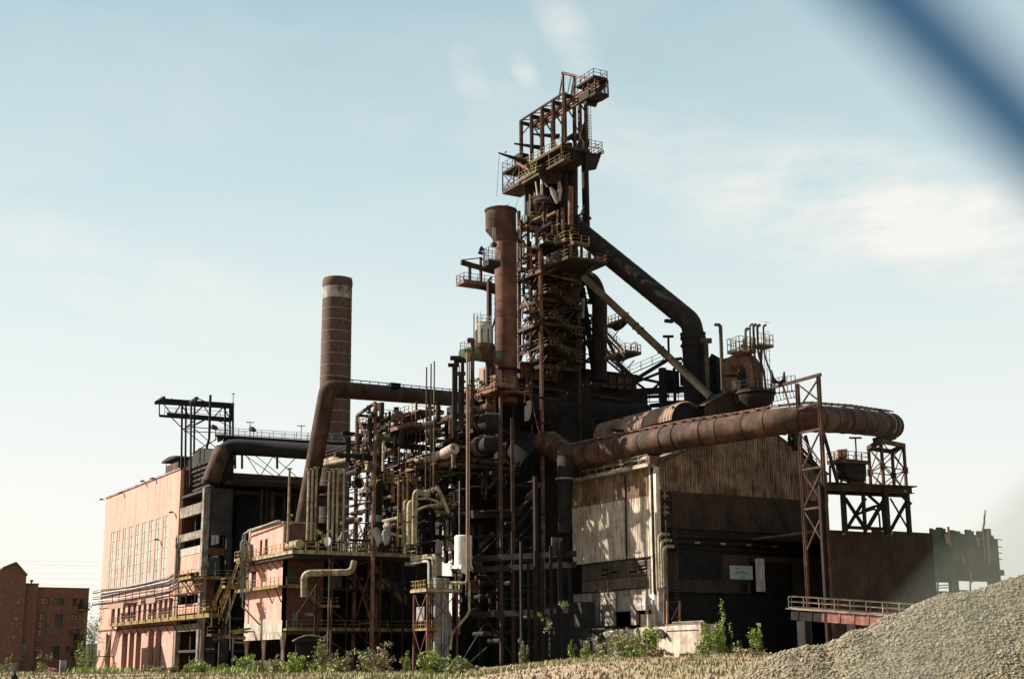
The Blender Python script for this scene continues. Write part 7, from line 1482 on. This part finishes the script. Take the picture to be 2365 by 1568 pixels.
# dark distant hill behind
b = MB(); n = 60
for k in range(n + 1): a_ = R(-48 + 96 * k / n); d = V(math.sin(a_ + R(30)), math.cos(a_ + R(30)), 0) * 1500; hgt = 26 + 16 * noise.noise(V(k * .15, 2, 0)) + 5 * noise.noise(V(k * .9, 5, 0)); b.v += [(d.x, d.y, -2), (d.x * 1.03, d.y * 1.03, hgt), (d.x * 1.3, d.y * 1.3, -2)]
b.f = [f for k in range(n) for f in ((3 * k, 3 * k + 3, 3 * k + 4, 3 * k + 1), (3 * k + 1, 3 * k + 4, 3 * k + 5, 3 * k + 2))]
M['hill'] = mat('distant_woods', [(.05, .055, .045), (.09, .095, .075)], .01, bump=0)
setp(obj('hills', b, M['hill'], None, True), kind='structure')
for k, (v0, v1) in enumerate(((1291, 1296), (1297, 1304), (1318, 1323), (1331, 1336), (1345, 1350))):
    thing('power_line', MB().tube([PD(-200, v0 - 4, 300), PD(-60, v0, 290), PD(100, v1, 284), PD(226, v1 + .5, 281)], .012, 5), M['galv'], ('topmost', 'second highest', 'middle', 'second lowest', 'lowest')[k] + ' thin overhead line crossing the pale sky at far left', 'power line', 'overhead lines')

# ------------------------------------------------------------------ plants
def leafmat(name, c1, c2, c3):
    m = mat(name, [c1, c2, c3], 2.2, bump=0, rough=.6); b = m.node_tree.nodes['Principled BSDF']; return m
M['leafb'] = leafmat('leaf_bright', (.13, .18, .035), (.24, .30, .06), (.38, .42, .12))
M['leafd'] = leafmat('leaf_dull', (.12, .13, .045), (.23, .23, .09), (.36, .34, .16))
M['leafy'] = leafmat('leaf_straw', (.15, .105, .05), (.26, .19, .10), (.38, .30, .18))
M['stem'] = mat('stem_brown', [(.07, .05, .03), (.13, .09, .05)], 3, bump=0)
def leaves(cen, rad, n, size, m, parent, seed, nm='foliage'):
    g = np.random.default_rng(seed); cl = max(3, n // 26)
    cc = g.normal(0, .55, (cl, 3)) * np.array(rad) + np.array(cen); cc[:, 2] = np.maximum(cc[:, 2], cen[2] - rad[2])
    idx = g.integers(0, cl, n); p = cc[idx] + g.normal(0, .14, (n, 3)) * np.array(rad)
    u = g.normal(0, 1, (n, 3)); u /= np.linalg.norm(u, axis=1)[:, None]; w = np.cross(u, g.normal(0, 1, (n, 3))); w /= np.linalg.norm(w, axis=1)[:, None]
    s = size * g.uniform(.5, 1.3, n)[:, None]; v = np.stack([p - u * s, p + w * s * .38, p + u * s, p - w * s * .38], 1)
    f = np.arange(n * 4).reshape(n, 4); o = np_obj(nm, v.reshape(-1, 3), f, m, parent, 4); return o
def shrub(name, u, vb, vt, wpx, D, m, label, cat, dens=1.0, spike=False, seed=0, z0=None):
    p = PD(u, vb, D); gz0 = gh(p.x, p.y) if z0 is None else z0; hgt = max(.6, PD(u, vt, D).z - gz0); wd = wpx / F * D / 2; t = T(name, label, cat, (p.x, p.y, gz0))
    b = MB(); rr = random.Random(seed + 5); k = 7 if spike else 6; tips = []
    for j in range(k):
        an = rr.uniform(0, 6.28); e = V(math.cos(an) * wd * rr.uniform(.2, .8), math.sin(an) * wd * rr.uniform(.2, .8), hgt * rr.uniform(.6, 1.0)); base = V(p.x, p.y, gz0 - .2); tips.append(base + e)
        b.tube([base, base + e * .5 + V(rr.uniform(-.1, .1), 0, 0), base + e], [.05, .035, .015], 5)
    obj('stem', b, M['stem'], t)
    if spike:
        for j, tp in enumerate(tips): base = V(p.x, p.y, gz0); mid_ = base.lerp(tp, .6); leaves(tuple(mid_), (.28, .28, (tp - base).length * .5), int(110 * dens), .16, m, t, seed * 31 + j)
    else: leaves((p.x, p.y, gz0 + hgt * .5), (wd * 1.0, wd * 1.0, hgt * .52), int(1100 * dens), .18, m, t, seed)
    return t
SH = [  # u, base v, top v, width, depth, material, spike, density, label
 (208, 1540, 1425, 34, 236, 'leafb', 0, 1.6, 'bright green young tree growing in the gap left of the pink building', 'tree'),
 (188, 1540, 1490, 30, 225, 'leafb', 0, .9, 'green bush low in front of the brick office house corner', 'bush'),
 (100, 1550, 1515, 30, 205, 'leafd', 0, .5, 'low weedy clump near the brick rubble', 'bush'), (15, 1552, 1528, 26, 180, 'leafd', 0, .4, 'low green weeds at the far left edge', 'bush'),
 (240, 1552, 1535, 40, 185, 'leafb', 0, .5, 'low green weeds at the foot of the pink wall stair', 'bush'), (295, 1555, 1538, 50, 180, 'leafb', 1, .5, 'low weeds before the left dark doorways', 'bush'),
 (360, 1555, 1536, 60, 175, 'leafd', 0, .5, 'low weeds before the right dark doorways', 'bush'), (400, 1555, 1530, 40, 175, 'leafd', 1, .6, 'weeds before the pale concrete posts', 'bush'),
 (455, 1555, 1522, 55, 172, 'leafb', 0, .9, 'bushy weeds under the concrete bay', 'bush'), (515, 1555, 1526, 50, 170, 'leafb', 1, .9, 'green weeds under the switchback stair', 'bush'),
 (565, 1555, 1512, 50, 172, 'leafb', 0, 1.0, 'tall green shrub left of the annex columns', 'bush'), (600, 1556, 1520, 40, 170, 'leafd', 1, .7, 'shrub between annex columns', 'bush'),
 (640, 1556, 1524, 45, 168, 'leafd', 0, .8, 'weeds before the right annex column', 'bush'), (680, 1558, 1512, 50, 165, 'leafb', 0, 1.1, 'green shrub just right of the annex corner', 'bush'),
 (745, 1550, 1482, 44, 172, 'leafd', 0, 1.0, 'tall dusty shrub in front of the arched canopy', 'bush'), (790, 1556, 1512, 46, 150, 'leafd', 0, .8, 'dusty leafy shrub with brown flower tips left of centre', 'bush'),
 (775, 1552, 1506, 34, 158, 'leafd', 1, .6, 'arching brown tipped shrub behind its neighbour', 'bush'), (848, 1556, 1505, 48, 152, 'leafd', 0, .8, 'leafy butterfly bush under the red column', 'bush'),
 (880, 1556, 1503, 50, 155, 'leafy', 0, .7, 'butterfly bush with straw seed heads under the deck', 'bush'), (935, 1550, 1500, 46, 150, 'leafb', 1, 1.0, 'bright green spiky weed spreading fan like below the deck end', 'weed'),
 (998, 1566, 1510, 52, 120, 'leafb', 0, 1.2, 'bright bush in the foreground left of the cage tower foot', 'bush'), (1058, 1568, 1522, 50, 118, 'leafd', 0, 1.0, 'bush in the foreground right of the cage tower foot', 'bush'),
 (1012, 1556, 1515, 40, 140, 'leafd', 1, .6, 'shrub behind the two foreground bushes', 'bush'), (1210, 1530, 1486, 54, 160, 'leafd', 1, 1.1, 'pale green arching shrub in front of the black shade wall', 'bush'),
 (1320, 1528, 1478, 12, 158, 'leafb', 1, .5, 'single tall narrow weed before the black shade wall', 'weed'), (1352, 1530, 1468, 34, 155, 'leafb', 1, .9, 'group of tall narrow weeds left of the low wall', 'weed'),
 (1375, 1530, 1500, 50, 158, 'leafd', 0, .7, 'low shrub at the left end of the low wall', 'bush'), (1450, 1545, 1462, 90, 145, 'leafd', 0, 1.8, 'large tangled shrub in front of the low concrete wall', 'bush'),
 (1502, 1545, 1440, 46, 146, 'leafb', 0, 1.6, 'tallest bright green shrub against the low concrete wall', 'bush'), (1520, 1552, 1500, 60, 138, 'leafy', 0, .9, 'dry straw bush right of the tallest shrub', 'bush'),
 (1465, 1560, 1520, 30, 125, 'leafb', 0, .6, 'small green bush in front of the tangled shrub', 'bush'), (1628, 1515, 1460, 36, 152, 'leafb', 0, 1.0, 'yellow green leafy bush at the right end of the low wall', 'bush'),
 (1668, 1520, 1436, 28, 152, 'leafb', 0, 1.1, 'tall dense conical weed right of the low wall', 'weed'), (1700, 1520, 1465, 46, 152, 'leafb', 1, .9, 'spreading weeds between the conical weed and its neighbour', 'weed'),
 (1752, 1522, 1455, 26, 150, 'leafb', 0, .9, 'second tall conical weed near the gravel heap', 'weed'), (1730, 1540, 1500, 70, 140, 'leafy', 0, 1.1, 'dry brown undergrowth left of the gravel heap', 'bush'),
 (1655, 1545, 1512, 60, 140, 'leafy', 0, .9, 'straw coloured undergrowth by the concrete footing', 'bush'), (1600, 1545, 1510, 40, 142, 'leafd', 0, .7, 'low bush below the right end of the low wall', 'bush'),
]
for k, s in enumerate(SH): shrub('tree' if s[9] == 'tree' else ('weed' if s[9] == 'weed' else 'bush'), s[0], s[1], s[2], s[3], s[4], M[s[5]], s[8], s[9], s[7], bool(s[6]), 100 + k * 7)
for (u, v, n_, sz, lab, D_) in ((1299, 1395, 200, .6, 'leafy sapling sprouting from a ledge in the black shade', 170), (745, 1238, 260, .8, 'green weed growing among the vent poles on the deck', 193), (672, 1200, 90, .45, 'small weed growing on the penthouse roof', 195), (1262, 1440, 160, .9, 'dim creeper by the black shade wall', 172), (2055, 1220, 200, .8, 'small bush on top of the dark right block', 176)):
    p = PD(u, v, D_); t = T('sapling', lab, 'plant', p); obj('stem', MB().tube([p - V(0, 0, sz), p + V(0, 0, sz)], .04, 5), M['stem'], t); leaves(tuple(p), (sz, sz, sz * 1.2), n_, .14, M['leafb'], t, int(u))
for k in range(5):
    y = YS + 2 + k * 3.1; t = T('ledge_weed', ('nearest', 'second', 'third', 'fourth', 'farthest')[k] + ' tuft of weeds growing on the shed eave ledge, counted from the corner', 'weed', (XS - .6, y, zEave + .35), 'weeds on the shed ledge'); leaves((XS - .5, y, zEave + .75), (.5, 1.5, .5), 220, .13, M['leafb' if k % 2 else 'leafy'], t, 900 + k)
# grass over the field: upright blades, straw and green
def blades(n, m, nm, hlo, hhi, seed, klo=-.42, khi=.42, dlo=60, dhi=188, filt=None):
    g = np.random.default_rng(seed); v = np.zeros((n, 3, 3)); k_ = 0
    ks = g.uniform(klo, khi, n * 2); ds_ = g.uniform(dlo, dhi, n * 2); cl = g.random(n * 2); a1 = g.uniform(0, 6.28, n * 2); a2 = g.uniform(-.5, .5, n * 2)
    for kk, d, c, an, lean in zip(ks, ds_, cl, a1, a2):
        p = GP(kk * d, d)
        nv = noise.noise(V(p.x * .09, p.y * .09, seed))
        if nv < (filt or -1): continue
        if kk > .2 + (150 - d) * .0008 and d < 75: continue
        z = gh(p.x, p.y); h = (hlo + (hhi - hlo) * c) * (1 + .5 * nv); w = .05 + .05 * c
        dx, dy = math.cos(an) * w, math.sin(an) * w; v[k_, 0] = (p.x - dx, p.y - dy, z - .05); v[k_, 1] = (p.x + dx, p.y + dy, z - .05); v[k_, 2] = (p.x + (c - .5) * h * .7, p.y + lean * h * .6, z + h)
        k_ += 1
        if k_ >= n: break
    v = v[:k_]; return setp(np_obj(nm, v.reshape(-1, 3), np.arange(k_ * 3).reshape(-1, 3), m), kind='stuff')
setp(blades(45000, M['leafy'], 'dry_grass', .05, .2, 11), 'dry straw coloured grass covering the field before the works', 'grass')
setp(blades(26000, M['leafd'], 'green_grass', .08, .3, 12, filt=.15), 'patches of dull green grass and weeds in the dry field', 'grass')
setp(blades(7000, M['leafb'], 'bright_weeds', .2, .9, 13, -.34, -.12, 165, 190, filt=-.02), 'band of bright green weeds along the foot of the left buildings', 'weeds')
# a dark garden post head at lower left
fp = T('marker_post', 'small dark round headed marker post at the lower left', 'post', PD(33, 1568, 60)); p = PD(33, 1563, 60)
obj('head', MB().lathe(p.x, p.y, [(p.z - .4, .12), (p.z - .1, .15), (p.z + .05, .13), (p.z + .12, .06), (p.z + .25, .03)], 12), M['steel'], fp, True)

# ------------------------------------------------------------------ bent fence wire hanging close to the camera (far out of focus)
dw = .20
def near(u, v, d): return C0 + RM @ Vector(((u - 1182.5) / F * d, (784 - v) / F * d, -d))
thing('fence_wire', MB().tube([near(u, v, dw) for u, v in ((1500, -500), (2050, -20), (2385, 315), (2920, 850))], .0048, 12), M['wire'], 'blurred dark blue wire right before the lens crossing the upper right corner', 'wire', smooth=True)
thing('zinc_wire', MB().tube([near(u, v, .15) for u, v in ((2660, 1000), (2370, 1270), (1990, 1700))], .0016, 12), M['wirel'], 'faint blurred pale wire right before the lens across the lower right corner', 'wire', smooth=True)
